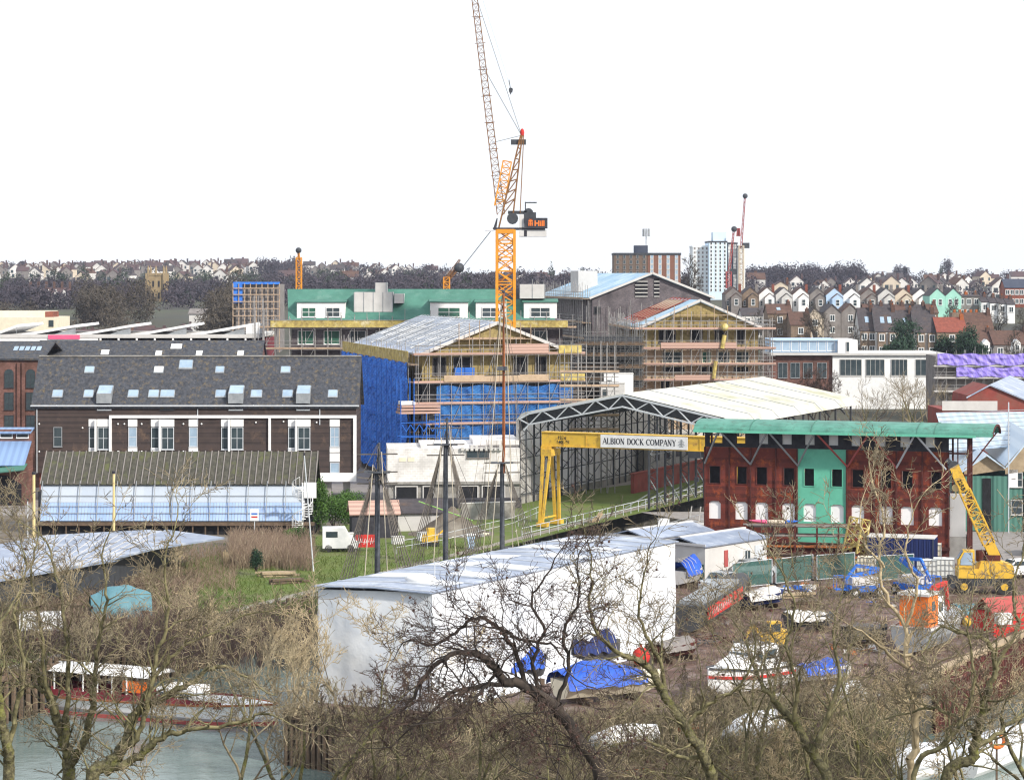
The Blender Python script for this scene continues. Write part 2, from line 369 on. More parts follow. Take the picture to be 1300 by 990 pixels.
# vectorised tubes for branches and twigs
def segs_obj(name, segs, mt, n=3, parent=None, loc=None):
    A = np.array([s[0] for s in segs], float); B = np.array([s[1] for s in segs], float)
    r0 = np.array([s[2] for s in segs]); r1 = np.array([s[3] for s in segs])
    d = B - A; d /= np.maximum(np.linalg.norm(d, axis=1, keepdims=True), 1e-9)
    ref = np.where(np.abs(d[:, 2:3]) < .9, np.array([[0,0,1.]]), np.array([[0,1.,0]]))
    a = np.cross(d, ref); a /= np.linalg.norm(a, axis=1, keepdims=True); b = np.cross(a, d)
    if n >= 5: B = B + d*(r1[:, None]*.55)
    N = len(segs); V = np.zeros((N, 2*n, 3))
    for i in range(n):
        t = 2*math.pi*i/n; off = a*math.cos(t) + b*math.sin(t)
        V[:, i] = A + off*r0[:, None]; V[:, n+i] = B + off*r1[:, None]
    base = (np.arange(N)*2*n)[:, None]
    Fq = np.concatenate([base + np.array([[i, (i+1)%n, n+(i+1)%n, n+i]]) for i in range(n)], axis=1).reshape(-1, 4)
    return raw_mesh(name, V.reshape(-1,3), Fq, mt, parent, loc, smooth=n >= 5)
def raw_mesh(name, V, Fq, mt, parent=None, loc=None, smooth=False):
    k = Fq.shape[1]; me = bpy.data.meshes.new(name)
    me.vertices.add(len(V)); me.vertices.foreach_set('co', np.asarray(V, dtype=np.float32).ravel())
    me.loops.add(len(Fq)*k); me.loops.foreach_set('vertex_index', Fq.astype(np.int32).ravel())
    me.polygons.add(len(Fq)); me.polygons.foreach_set('loop_start', np.arange(0, len(Fq)*k, k, dtype=np.int32))
    me.polygons.foreach_set('loop_total', np.full(len(Fq), k, dtype=np.int32))
    me.materials.append(M[mt]); me.update(calc_edges=True); me.validate()
    if smooth: me.polygons.foreach_set('use_smooth', [True]*len(Fq))
    o = bpy.data.objects.new(name, me); COL.objects.link(o)
    if parent: o.parent = parent
    if loc is not None: o.location = loc
    return o

# ================================================================== THE SETTING
class Fr:
    """a building frame: origin O, turned by deg; p(px,py,off) gives local x,z of a photo pixel on the plane local y = off"""
    def __init__(s, ox, oy, deg): s.ox, s.oy, s.a = ox, oy, R(deg); s.c, s.s = math.cos(s.a), math.sin(s.a)
    def x(s, px, off=0):
        k = (px-650)/F; return (k*(s.oy+off*s.c) - s.ox + off*s.s)/(s.c - k*s.s)
    def p(s, px, py, off=0):
        x = s.x(px, off); Y = s.oy + x*s.s + off*s.c; return x, CH-(py-HY)*Y/F
    def loc(s, z=0): return (s.ox, s.oy, z)
def Lx(y): return -14.8 + .4615*(y-177)
DOCK = [(-34,136),(-14.8,177),(8.7,236),(33.6,290),(46,290),(12,215),(4,180),(-12.5,131),(-3,125),(2,112),(3,104),(8,104),(25,140),(33.5,155),(48.7,182),(80,237)]
land = [(-700,136)] + DOCK + [(700,237),(700,345),(-700,345)]
g = MB(); g.prism(land, -7, 0); g.I[:] = [0 if len(f) > 4 else 1 for f in g.F]
tag(g.build('ground', ['ground','stone_dark']), kind='structure')
m_ = MB(); m_._add([(x,y,-3) for x,y in [(-700,60),(700,60),(700,300),(-700,300)]], [(0,1,2,3)])
tag(m_.build('water', 'water'), kind='structure')
nb = MB()
nb.grid(lambda u,v: (-400+800*u, -60+155*v, (22 - .42*max(0,(-60+155*v)+5)) if (-60+155*v) < 46 else max(.4, .58 - .0*v)), 40, 31)
nb.box(-400,400,94.9,95.6,-7,.75,1)
tag(nb.build('near_bank_ground', ['bank','stone_dark']), kind='structure')

KD = [345, 420, 500, 600, 680, 850, 1000, 1400, 1800, 2600]
KL = [0, 2, 4, 7, 9.5, 11.5, 13, 19, 27, 27]
KR = [0, 2, 4.5, 9, 13.2, 14.5, 15, 16, 17, 16]
def nz(x, y): return math.sin(x*.011+1.3)*math.sin(y*.007)*1.0 + math.sin(x*.023)*.6
def zt(x, d):
    t = 1/(1+math.exp((x/d*F+20)/90)) if d > 400 else .5
    z = np.interp(d, KD, KL)*t + np.interp(d, KD, KR)*(1-t)
    return float(z) + (nz(x, d)*min(1, max(0, (d-700)/600))*1.2 if d > 700 else 0)
tg = MB()
ys = [345 + (2600-345)*(j/70)**1.4 for j in range(71)]
tg.grid(lambda u,v: ((-1400+2800*u), ys[int(round(v*70))], zt(-1400+2800*u, ys[int(round(v*70))])), 140, 70)
tag(tg.build('hills', 'far_ground', smooth=True), kind='structure')

# surface sheets on the land
def sheet(name, pts, mt, z=.004, kind='structure'):
    s = MB(); s._add([(x,y,z) for x,y in pts], [tuple(range(len(pts)))]); return tag(s.build(name, mt), kind=kind)
def Lo(y, o): return (Lx(y)-.91*o, y+.42*o)
sheet('grass_field', [Lo(137,.8),Lo(177,.8),Lo(236,.8),Lo(289,.8),(10,289),(-2,262),(-14,232),(-22,215),(-30,190),(-42,160),(-60,138)], 'grass_g')
sheet('yard_ground', [(-11,131.5),(-2.5,126),(2.5,113),(3.4,105),(7.8,105),(24.6,140.2),(33,155.3),(48,182.6),(79,237.6),(110,239),(90,262),(50,280),(13.2,215),(5,180)], 'yard_dirt')
sheet('works_road', [(13,240),(60,243),(130,250),(120,222),(79,215),(44,196),(34,198)], 'gravel', .008)
sheet('site_ground', [(-24,228),(-14,238),(6,262),(30,292),(60,335),(-60,335),(-60,240)], 'gravel', .006)
# coping stones along the dock and the quays
for nm, a, b in (('quay_edge',(-34,136),(33.6,290)),('quay_edge',(4,180),(12,215)),('quay_edge',(12,215),(46,290)),('quay_edge',(-12.5,131),(4,180))):
    A, B = Vector((*a,0)), Vector((*b,0)); d = (B-A).normalized(); n = Vector((-d.y,d.x,0))*(1 if a == (-34,136) else -1)
    c = MB(); c.prism([((A+n*.02).x-n.x*.1,(A+n*.02).y-n.y*.1),((B).x-n.x*.1,(B).y-n.y*.1),((B+n*.8).x,(B+n*.8).y),((A+n*.8).x,(A+n*.8).y)], -.35, .06)
    tag(c.build(nm, 'stone_cope'), kind='structure')
# lower stone altar ledge of the dry dock wall
A, B = Vector((-14.8,177,0)), Vector((33.6,290,0)); d = (B-A).normalized(); n = Vector((d.y,-d.x,0))
c = MB(); c.prism([(A.x,A.y),(A.x+n.x*.9,A.y+n.y*.9),(B.x+n.x*.9,B.y+n.y*.9),(B.x,B.y)], -6, -1.9)
tag(c.build('dock_ledge_wall', 'stone_dark'), kind='structure')
# timber piles under the quay in front of the wrapped tent and along the right quay
def piles(name, label, a, b, n, z0=-4, z1=.25, r=.17, mt='timber_old'):
    q = MB()
    for i in range(n):
        t = (i+.5)/n; x = a[0]+(b[0]-a[0])*t; y = a[1]+(b[1]-a[1])*t
        q.tube((x,y,z0),(x+rnd.uniform(-.05,.05),y,z1+rnd.uniform(-.15,.15)), r, r*.9, 6)
    q.bar((a[0],a[1]-.12,z1-.5),(b[0],b[1]-.12,z1-.5),.25,.3)
    return tag(q.build(name, mt), label, 'fender')
piles('timber_fender', 'dark upright timber piles under the quay corner before the white wrapped shed', (-12.6,130.6),(-3,124.6), 30)
piles('timber_fender', 'rusty timber piling below the quay of the boatyard beside the water', (24.9,139.4),(48.6,181.4), 85, mt='rust_dark')
piles('timber_fender', 'weathered timber piles along the grassy bank behind the wooden passenger boat', (-33.5,136.4),(-15,176.3), 60)
c = MB(); c.prism([(25,140.4),(48.7,182.4),(48.2,182.9),(24.5,140.9)], .01, .35)
tag(c.build('quay_edge_beam', 'timber_pale'), kind='structure')

# ------------------------------------------------------------------ haze
def build_haze():
    hb = MB(); hb.box(-1450,1450,-70,2650,-9,125)
    h = hb.build('haze', []); tag(h, kind='stuff')
    hm = bpy.data.materials.new('haze'); hm.use_nodes = True; t = hm.node_tree; t.nodes.clear()
    o = t.nodes.new('ShaderNodeOutputMaterial'); v = t.nodes.new('ShaderNodeVolumePrincipled')
    v.inputs['Color'].default_value = (.72,.80,1,1); v.inputs['Density'].default_value = .00008; v.inputs['Anisotropy'].default_value = .2
    t.links.new(v.outputs[0], o.inputs['Volume']); h.data.materials.append(hm); hm.volume_intersection_method if False else None
    return h
build_haze()

# ================================================================== TREES (generators)
DENS = .56
def grow_tree(seed, H=12, paths=None, r0=.25, forks=1, lean=(0,0), maxlev=4, spread=.75, low=.35, kids=5, rmin=.011, up=.10, wig=.22):
    g = random.Random(seed); trunk, limbs, twigs = [], [], []
    def grow(p, d, L, r, lev):
        n = max(3, int(4 + L*.8)) if lev < 2 else (5 if lev == 2 else 4 if lev==3 else 3)
        st = L/n; cr = r
        for i in range(n):
            w = wig*(1 if lev else .45)
            d = (d + Vector((g.gauss(0,w), g.gauss(0,w), g.gauss(0,w)*.7 + up*(.6 if lev else .3)))).normalized()
            q = p + d*st; nr = max(rmin*.7, r*(1-(.78 if lev else .72)*(i+1)/n))
            (trunk if lev == 0 else limbs if lev <= 2 else twigs).append((tuple(p), tuple(q), cr, nr)); cr = nr; p = q
            t = (i+1)/n
            if lev < maxlev and (t > (low if lev == 0 else .2)):
                k = kids if lev else max(2, int(kids*.6))
                k = k/n*(1.7 if lev == 0 else 1.35)
                k = int(k) + (1 if g.random() < k-int(k) else 0)
                for _ in range(k):
                    a = g.uniform(.45, 1.0)*spread*1.25; az = g.uniform(0, 2*math.pi)
                    ref = Vector((0,0,1)) if abs(d.z) < .9 else Vector((1,0,0))
                    s1 = d.cross(ref).normalized(); s2 = s1.cross(d)
                    nd = d*math.cos(a) + (s1*math.cos(az)+s2*math.sin(az))*math.sin(a)
                    LL = L*g.uniform(.42,.72)*(1-.35*t) if lev else L*g.uniform(.45,.8)*(1.15-.5*t)
                    grow(p, nd, LL, max(rmin, nr*(g.uniform(.62,.85) if lev < 2 else g.uniform(.5,.75))), lev+1)
        if lev < maxlev:
            grow(p, (d+Vector((g.gauss(0,.2),g.gauss(0,.2),0))).normalized(), L*.4, nr, lev+1)
    if paths:
        for pts, ra, rb, tw in paths:
            P_ = [Vector(p) for p in pts]; P_ = [P_[0]*2-P_[1]] + P_ + [P_[-1]*2-P_[-2]]; C_ = []
            for i in range(1, len(P_)-2):
                for j in range(5):
                    t = j/5; a, b, c, d = P_[i-1:i+3]
                    C_.append(.5*((2*b)+(c-a)*t+(2*a-5*b+4*c-d)*t*t+(3*b-a-3*c+d)*t**3))
            C_.append(P_[-2]); n = len(C_)-1
            C_ = [C_[0]] + [p + Vector((g.gauss(0,.035),g.gauss(0,.035),g.gauss(0,.035))) for p in C_[1:]]
            for i in range(n):
                r_a, r_b = ra+(rb-ra)*i/n, ra+(rb-ra)*(i+1)/n
                (trunk if r_a > .11 else limbs).append((tuple(C_[i]), tuple(C_[i+1]), r_a, r_b))
                if i/n > .12:
                    d = (C_[i+1]-C_[i]).normalized()
                    for _ in range((1 if g.random() < tw*DENS else 0)):
                        a = g.uniform(.5,1.15); az = g.uniform(0,2*math.pi); s1 = d.cross(Vector((.1,.9,.3))).normalized(); s2 = s1.cross(d)
                        nd = d*math.cos(a)+(s1*math.cos(az)+s2*math.sin(az))*math.sin(a)+Vector((0,0,.25))
                        grow(C_[i+1], nd.normalized(), g.uniform(.9,2.6)*(1.15-.3*i/n), max(rmin, min(.045, r_b*g.uniform(.3,.55))), 2)
            grow(C_[-1], (C_[-1]-C_[-2]).normalized(), 2.2, max(rmin,rb), 2)
        forks = 0
    for k in range(forks):
        d = Vector((lean[0]+(g.uniform(-.5,.5) if forks > 1 else 0), lean[1]+(g.uniform(-.4,.4) if forks > 1 else 0), 1)).normalized()
        grow(Vector((g.uniform(-.15,.15)*(forks>1), 0, -.1)), d, H*.62*(g.uniform(.8,1.05) if forks > 1 else 1), r0*(1 if forks == 1 else .7), 0)
    return trunk, limbs, twigs
def bare_tree(label, loc, seed, name='bare_tree', cat='tree', group=None, tm='bark', lm='twig_moss', wm_='twig', rz=0, seeds=0, **k):
    T, Lm, W = grow_tree(seed, **k)
    t = thing(name, label, cat, loc, rz, group)
    if T[0][2] > .14: T = [(a,b,r0_*1.12,r1_*1.15) for a,b,r0_,r1_ in T]
    segs_obj('trunk', T, tm, 8, t)
    c = segs_obj('crown', Lm, lm, 5, t)
    if W: segs_obj('twigs', W, wm_, 3, c)
    if seeds:
        g = random.Random(seed+1); s = MB()
        for _ in range(seeds):
            w_ = g.choice(W); q = w_[1]; s.sphere((q[0],q[1],q[2]-.07), .055, nu=5, nv=3)
        tag(s.build('seed_balls', 'seed', c), kind='stuff')
    return t

# small far trees: twiggy clumps (leaf-sized slivers through the crown volume)
def sliver_cloud(name, blobs, n, mt, size=.5, parent=None, seed=1, flat=.6):
    g = np.random.default_rng(seed); V = []
    tot = sum(b[3]*b[4]*b[5] for b in blobs)
    for (cx,cy,cz,rx,ry,rz) in blobs:
        k = max(8, int(n*rx*ry*rz/tot)); v = g.normal(size=(k,3)); v /= np.linalg.norm(v,axis=1,keepdims=True)
        v *= (g.uniform(.25,1,size=(k,1))**.5); v *= (1+.18*np.sin(v[:,:1]*7+v[:,1:2]*5))
        c = v*np.array([[rx,ry,rz]]) + np.array([[cx,cy,cz]])
        a = g.normal(size=(k,3))*np.array([[1,1,1.2]]); a /= np.linalg.norm(a,axis=1,keepdims=True)
        b = np.cross(a, g.normal(size=(k,3))); b /= np.linalg.norm(b,axis=1,keepdims=True)
        s = size*g.uniform(.5,1.3,size=(k,1))
        V.append(np.stack([c-a*s, c+b*s*flat, c+a*s], axis=1))
    V = np.concatenate(V).reshape(-1,3); Fq = np.arange(len(V)).reshape(-1,3)
    return raw_mesh(name, V, Fq, mt, parent)

# ================================================================== DOCK: wrapped tent, gantry, canopy shed, facade
# ---- white wrapped shed on the quay
A, B, C_, D_ = (-10.9,133), (-4.4,130), (10.7,155), (4.2,158)
ZW = (6.35,6.55,6.45,6.3)
t = thing('wrapped_shed', 'long shed wrapped in white plastic sheeting with bluish flat roof on the quay', 'wrapped shed', (A[0],A[1],0))
def rel(p): return (p[0]-A[0], p[1]-A[1])
a, b, c, d = [Vector((*rel(p),0)) for p in (A,B,C_,D_)]
g2 = random.Random(3)
def wrap_wall(p, q, zp, zq, n, nv, amp, folds):
    dirv = (q-p); nrm = Vector((dirv.y,-dirv.x,0)).normalized()
    def fn(u, v):
        base = p + dirv*u; z = (zp+(zq-zp)*u)*v
        s = 0
        for (f1,f2,ph,am) in folds: s += am*math.sin(f1*u+f2*v+ph)
        s += amp*.35*abs(math.sin(u*n*.35))*(.4+.6*v)
        bul = math.sin(math.pi*u)*math.sin(math.pi*min(1,v*1.05))*amp*1.2
        o = base + nrm*(s*math.sin(math.pi*min(1,max(0,v)))*.9 + bul); return (o.x, o.y, z+.02)
    w = MB(); w.grid(fn, n, nv); return w
wl = wrap_wall(a, b, ZW[0], ZW[1], 40, 30, .16, [(5,7,0,.05),(9,-6,1,.05),(3,11,2,.05),(14,4,.5,.04),(-7,10,1.5,.05),(26,3,0,.02)])
wl.build('sheeting', 'wrap', t, smooth=True)
wl = wrap_wall(b, c, ZW[1], ZW[2], 90, 20, .12, [(18,5,0,.04),(31,-6,1,.03),(9,8,2,.05)]); wl.build('sheeting', 'wrap', t, smooth=True)
wl = wrap_wall(c, d, ZW[2], ZW[3], 20, 10, .1, [(5,7,0,.05)]); wl.build('sheeting', 'wrap', t, smooth=True)
wl = wrap_wall(d, a, ZW[3], ZW[0], 60, 10, .1, [(15,7,0,.05)]); wl.build('sheeting', 'wrap', t, smooth=True)
rf = MB(); dv = (c-b); nv_ = (a-b).normalized()
e = .35; u_ = dv.normalized()
def rp(s, w_, lift=0):     # s along 0..1, w_ across 0 (right) .. 1 (left)
    p = b + dv*s + (a-b)*w_; z = 6.60 + .12*math.sin(math.pi*w_); return Vector((p.x,p.y,z+lift))
k = 14
for i in range(k):
    for j in range(2):
        s0, s1 = i/k - (.012 if i == 0 else 0), (i+1)/k - .0015 + (.012 if i == k-1 else 0); w0, w1 = (-.015,.5) if j == 0 else (.5,1.03)
        rf.slab([rp(s0,w0),rp(s1,w0),rp(s1,w1),rp(s0,w1)], .06)
rf.build('roof', 'zinc', t)
st = MB()
for i in range(k+1):
    st.mark(); st.bar(rp(i/k,-.01,.03), rp(i/k,.5,.03), .07, .05); st.bar(rp(i/k,.5,.03), rp(i/k,1.02,.03), .07, .05)
st.build_each('roof_batten', 'pale_steel', t)
pn = MB()
for i, j in ((1,0),(2,1),(3,0),(5,0),(5,1),(7,1),(8,0),(10,0),(10,1),(12,1)):
    w0, w1 = (.06,.42) if j == 0 else (.55,.95)
    pn.slab([rp((i+.1)/k,w0,.05),rp((i+.92)/k,w0,.05),rp((i+.92)/k,w1,.05),rp((i+.1)/k,w1,.05)], .03)
pn.build_each('roof_sheet', 'wrap', t)
fr = MB(); 
for s_ in (.13,.24):
    for w_ in (.3,): fr.tube(rp(s_,w_), rp(s_,w_,1.1), .03); fr.tube(rp(s_,w_,1.0), rp(s_+.09,w_-.2,0), .025); 
fr.tube(rp(.13,.3,1.0), rp(.24,.3,1.0), .025)
fr.build('handrail', 'pale_steel', t)
bg_ = MB(); bg_.sphere((*rp(.10,.35)[:2],6.9), .9,.5,.3); tag(bg_.build('folded_sheet', 'white', t, smooth=True))
sp = MB()
for i in range(9):
    p = b + dv*(.05+.1*i); n_ = Vector((dv.y,-dv.x,0)).normalized()
    sp.slab([p+n_*.15+Vector((0,0,.8+g2.uniform(0,.5))), p+dv*.1+n_*.15+Vector((0,0,.8+g2.uniform(0,.5))), p+dv*.1+n_*(.8+g2.uniform(-.2,.3)), p+n_*.75], .03)
sp.build('loose_skirt', 'wrap', t)

# ---- yellow gantry crane across the dock
f = Fr(2.6, 227, -24.8)
t = thing('gantry_crane', 'yellow portal gantry crane with a white lettered sign spanning the dry dock', 'gantry crane', f.loc(), f.a)
ztop, zbot = 9.0, 7.75
x0 = f.x(690); xe = 21.5
gb = MB(); gb.box(x0, xe, -.45,.45, zbot, ztop); gb.box(x0,xe,-.55,.55,ztop+.002,ztop+.08); gb.box(x0,xe,-.55,.55,zbot-.08,zbot-.002)
gb.box(x0-.02,x0+1.05,-.6,.6,zbot-.3,zbot-.082)
for i in range(1,9): gb.box(x0+i*2.3,x0+i*2.3+.06,-.5,-.452,zbot,ztop)
gb.build('girder', 'yellow', t)
def leg(mb, xx):
    mb.box(xx-.55,xx+.55,-1.1,1.1,zbot-.95,zbot-.302)
    mb.bar((xx-.35,-1.0,zbot-.95),(xx-.45,-1.5,.5),.28); mb.bar((xx+.35,-1.0,zbot-.95),(xx-.2,-1.5,.5),.24)
    mb.bar((xx-.35,1.0,zbot-.95),(xx-.2,1.6,.5),.28); mb.bar((xx+.35,1.0,zbot-.95),(xx+.2,1.6,.5),.24)
    mb.box(xx-.7,xx+.4,-1.9,-1.1,.12,.5); mb.box(xx-.6,xx+.5,1.2,2.0,.12,.5); mb.bar((xx-.3,-1.5,.9),(xx-.1,1.6,.9),.14)
    for y in (-1.7,-1.3,1.4,1.8): mb.tube((xx-.3,y,.19),(xx,y,.19),.18)
for xx in (x0+.75, xe-.8):
    l_ = MB(); leg(l_, xx); l_.build('leg', 'yellow', t)
hz = MB(); hz.box(xe-6,xe-4.8,-.7,.7,zbot-.7,zbot-.1); hz.tube((xe-5.4,0,zbot-.7),(xe-5.4,0,5.2),.03); hz.box(xe-5.6,xe-5.2,-.15,.15,4.8,5.2); hz.build('hoist', 'steel_dark', t)
sx0, sx1 = f.x(762.5,-.6), f.x(873,-.6)
sb = MB(); sb.box(sx0,sx1,-.62,-.56,zbot+.03,ztop-.03); sign = sb.build('sign_board', 'white', t)
# serif capitals drawn as strokes (unit square, thick and thin strokes)
TH, TN, SF = .19, .08, .07
def glyph(ch):
    s = []   # (x0,z0,x1,z1,width)
    def ser(x, z, w=.20): s.append((x-w/2-.02, z, x+w/2+.02, z, SF))
    def arc(cx, cz, rx, rz, a0, a1, w0, n=10):
        for i in range(n):
            t0, t1 = R(a0+(a1-a0)*i/n), R(a0+(a1-a0)*(i+1)/n); tm = (t0+t1)/2
            ww = TN + (w0-TN)*abs(math.cos(tm))
            s.append((cx+rx*math.cos(t0), cz+rz*math.sin(t0), cx+rx*math.cos(t1), cz+rz*math.sin(t1), ww))
    W = .75
    if ch == 'A': s += [(.05,0,.38,1,TN),(.38,1,.72,0,TH),(.18,.35,.58,.35,TN)]; ser(.06,.02,.18); ser(.70,.02,.22); W=.78
    elif ch == 'L': s += [(.17,0,.17,1,TH),(.05,.03,.6,.03,SF),(.6,0,.6,.25,SF)]; ser(.17,.98); W=.66
    elif ch == 'B': s += [(.17,0,.17,1,TH),(.05,.975,.4,.975,SF),(.05,.025,.42,.025,SF),(.17,.53,.4,.53,TN)]; arc(.38,.76,.18,.22,-90,90,TH); arc(.40,.27,.21,.25,-90,90,TH); W=.70
    elif ch == 'I': s += [(.18,0,.18,1,TH)]; ser(.18,.98,.24); ser(.18,.02,.24); W=.38
    elif ch == 'O': arc(.4,.5,.32,.47,0,360,TH,18); W=.82
    elif ch == 'N': s += [(.13,0,.13,1,TN),(.12,1,.65,0,TH),(.66,0,.66,1,TN)]; ser(.12,.98,.16); ser(.13,.02,.2); ser(.66,.98,.2); W=.84
    elif ch == 'D': s += [(.17,0,.17,1,TH),(.05,.975,.36,.975,SF),(.05,.025,.36,.025,SF)]; arc(.34,.5,.34,.475,-90,90,TH,12); W=.80
    elif ch == 'C': arc(.41,.5,.33,.47,50,310,TH,14); s += [(.66,.70,.66,.98,SF)]; W=.76
    elif ch == 'K': s += [(.17,0,.17,1,TH),(.22,.42,.62,.97,TN),(.32,.55,.68,.02,TH)]; ser(.17,.98); ser(.17,.02); ser(.62,.98,.16); ser(.68,.02,.2); W=.80
    elif ch == 'M': s += [(.12,0,.12,1,TN),(.13,1,.45,.05,TH),(.45,.05,.78,1,TN),(.80,0,.80,1,TH)]; ser(.12,.98,.14); ser(.12,.02,.2); ser(.80,.98,.2); ser(.80,.02,.24); W=.98
    elif ch == 'P': s += [(.17,0,.17,1,TH),(.05,.975,.4,.975,SF),(.17,.46,.4,.46,TN)]; arc(.38,.72,.20,.255,-90,90,TH); ser(.17,.02,.24); W=.66
    elif ch == 'Y': s += [(.38,0,.38,.48,TH),(.38,.46,.10,.98,TH),(.38,.46,.66,.98,TN)]; ser(.10,.98,.2); ser(.66,.98,.18); ser(.38,.02,.24); W=.74
    return s, W
def write(mb, text, x, z, h, y, wmax=None):
    tot = sum((glyph(c_)[1] if c_ != ' ' else .42) for c_ in text); sc = (wmax/(tot*h) if wmax else 1)
    for c_ in text:
        if c_ == ' ': x += .42*h*sc; continue
        s, W = glyph(c_)
        for i, (xa,za,xb,zb,wd) in enumerate(s):
            dx, dz = xb-xa, zb-za; ln = math.hypot(dx,dz); nx_, nz_ = -dz/ln*wd/2, dx/ln*wd/2; yy = y-.0015*(i%7)
            mb._add([(x+(xa+nx_)*h*sc,yy,z+(za+nz_)*h),(x+(xa-nx_)*h*sc,yy,z+(za-nz_)*h),(x+(xb-nx_)*h*sc,yy,z+(zb-nz_)*h),(x+(xb+nx_)*h*sc,yy,z+(zb+nz_)*h)],[(0,1,2,3)])
        x += W*h*sc
lt = MB(); write(lt, 'ALBION DOCK COMPANY', sx0+.22, zbot+.36, .56, -.63, (sx1-sx0)*.845)
lt.build('lettering', 'skirt_dark', sign)
em = MB(); ex = sx1-.62
for i, (w_, z_) in enumerate(((.30,.86),(.62,.70),(.46,.55),(.66,.42),(.40,.28))): em.box(ex-w_/2, ex+w_/2, -.632,-.625, zbot+z_, zbot+z_+.07)
em.box(ex-.05,ex+.05,-.634,-.628,zbot+.36,zbot+1.0); em.build('emblem', 'steel_grey', sign)
def text_obj(s, size, parent, loc, mt, bold=0.0, rz=0):
    c_ = bpy.data.curves.new('lettering', 'FONT'); c_.body = s; c_.size = size; c_.extrude = .004; c_.offset = bold
    tmp = bpy.data.objects.new('lettering_tmp', c_); COL.objects.link(tmp); bpy.context.view_layer.update()
    me = bpy.data.meshes.new_from_object(tmp.evaluated_get(bpy.context.evaluated_depsgraph_get())); me.name = 'lettering'
    bpy.data.objects.remove(tmp); bpy.data.curves.remove(c_); me.materials.clear(); me.materials.append(M[mt])
    o = bpy.data.objects.new('lettering', me); COL.objects.link(o)
    o.parent = parent; o.location = loc; o.rotation_euler = (R(90), 0, rz); return o
text_obj('12.5t', .42, t, (f.x(706,-.5)+.15, -.47, zbot+.66), 'black', .012)
text_obj('6405 96', .42, t, (f.x(706,-.5)+.02, -.47, zbot+.24), 'black', .012)

# ---- white canopy shed with open steel lattice
f = Fr(.4, 248, -24.8); HW = 24.0; LEN = 45.0; EV = 9.5; AP = 11.9
t = thing('dock_canopy_shed', 'open steel lattice shed with pale curved canopy roof over the dry dock', 'dock shed', f.loc(), f.a)
def pz(x): # roof profile, shallow gable with rounded eaves
    k = abs(x-HW/2)/(HW/2); return AP - (AP-EV)*k if k < .93 else AP-(AP-EV)*.93 - (k-.93)*12
xs = [0,.35,.84] + [HW*i/12 for i in range(1,12)] + [HW-.84,HW-.35,HW]; xs = sorted(xs)
rf = MB()
for a_, b_ in zip(xs[:-1], xs[1:]):
    rf._add([(a_,0,pz(a_)),(b_,0,pz(b_)),(b_,LEN,pz(b_)),(a_,LEN,pz(a_))],[(0,1,2,3)])
rf.build('canopy_roof', 'canopy', t)
sm = MB()
for yy in (7.5,15,22.5,30,37.5): 
    sm.mark()
    for a_, b_ in zip(xs[:-1], xs[1:]): sm.bar((a_,yy,pz(a_)+.03),(b_,yy,pz(b_)+.03),.08,.05)
sm.build_each('roof_seam', 'steel_grey', t)
def truss(y, mtl='pale_steel'):
    q = MB(); dn = 1.15; N = 16; pt, pb = [], []
    for i in range(N+1):
        x = HW*i/N; x2 = min(HW-.35,max(.35,x)); pt.append((x2,y,pz(x2)-.22)); pb.append((min(HW-.9,max(.9,x)),y,pz(x2)-.22-dn))
    for i in range(N):
        q.bar(pt[i],pt[i+1],.2); q.bar(pb[i],pb[i+1],.16)
        q.bar(pt[i] if i%2==0 else pb[i], pb[i+1] if i%2==0 else pt[i+1], .11)
    return q
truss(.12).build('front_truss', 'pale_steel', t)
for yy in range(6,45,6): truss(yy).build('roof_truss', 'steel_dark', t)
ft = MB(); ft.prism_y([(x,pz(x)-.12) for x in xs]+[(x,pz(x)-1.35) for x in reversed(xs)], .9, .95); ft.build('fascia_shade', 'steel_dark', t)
# left wall of white sheets seen from inside, on a dark lattice
wl = MB(); gx = MB(); yy = .2; i = 0
while yy < LEN-.5:
    y1 = min(LEN, yy+3.7); wl.box(-.08,0.0,yy+.05,y1-.05,.7,EV-.75, 0); yy = y1; i += 1
wl.build_each('side_sheet', 'sheet_white', t)
for k in range(0, 13):
    y = .2+k*3.7
    gx.bar((.35,y,0),(.35,y,EV-.5),.16); gx.bar((1.1,y,.2),(1.1,y,EV-.9),.12)
    for z in [1+1.0*j for j in range(8)]:
        gx.bar((.35,y,z),(1.1,y,z+(.5 if int(z)%2 else -.5)),.06)
    if k < 12:
        for z in (1.0,2.9,4.8,6.7,8.4): gx.bar((.3,y,z),(.3,y+3.7,z),.09)
        for z in (1.0,2.9,4.8,6.7): gx.bar((.4,y,z),(.4,y+3.7,z+1.9) if k%2 else (.4,y+3.7,z+.0),.06) if k%2 else gx.bar((.4,y,z+1.9),(.4,y+3.7,z),.06)
gx.build('wall_lattice', 'steel_dark', t)
bs = MB(); bs.box(-.3,.2,.2,LEN,0,.68); bs.build('wall_plinth', 'conc', t)
# braced row of columns on the dock edge
for k in range(0, 10):
    y = 1.0+k*4.6; cx = 14.6
    q = MB(); h = pz(cx)-1.3
    q.bar((cx,y,.05),(cx,y,h),.2); q.bar((cx+.9,y,.05),(cx+.9,y,h),.14)
    for j in range(int(h/1.1)): q.bar((cx,y,.2+j*1.1),(cx+.9,y,.75+j*1.1),.06); q.bar((cx+.9,y,.75+j*1.1),(cx,y,1.3+j*1.1),.06)
    q.build('column', 'steel_dark', t)
    if k < 9:
        r_ = MB(); r_.bar((cx,y,3.2),(cx+.1,y+4.2,.1),.11); r_.bar((cx,y+.1,h-.5),(cx,y+4.5,h-2.3),.08); r_.bar((cx,y,h*.55),(cx,y+4.6,h*.55),.08)
        r_.bar((cx,y+.2,h*.55),(cx,y+4.5,h-2.3),.07); r_.bar((cx,y,1.6),(cx-2.6,y-.2,.05),.1); r_.build_each('brace', 'steel_grey', t)
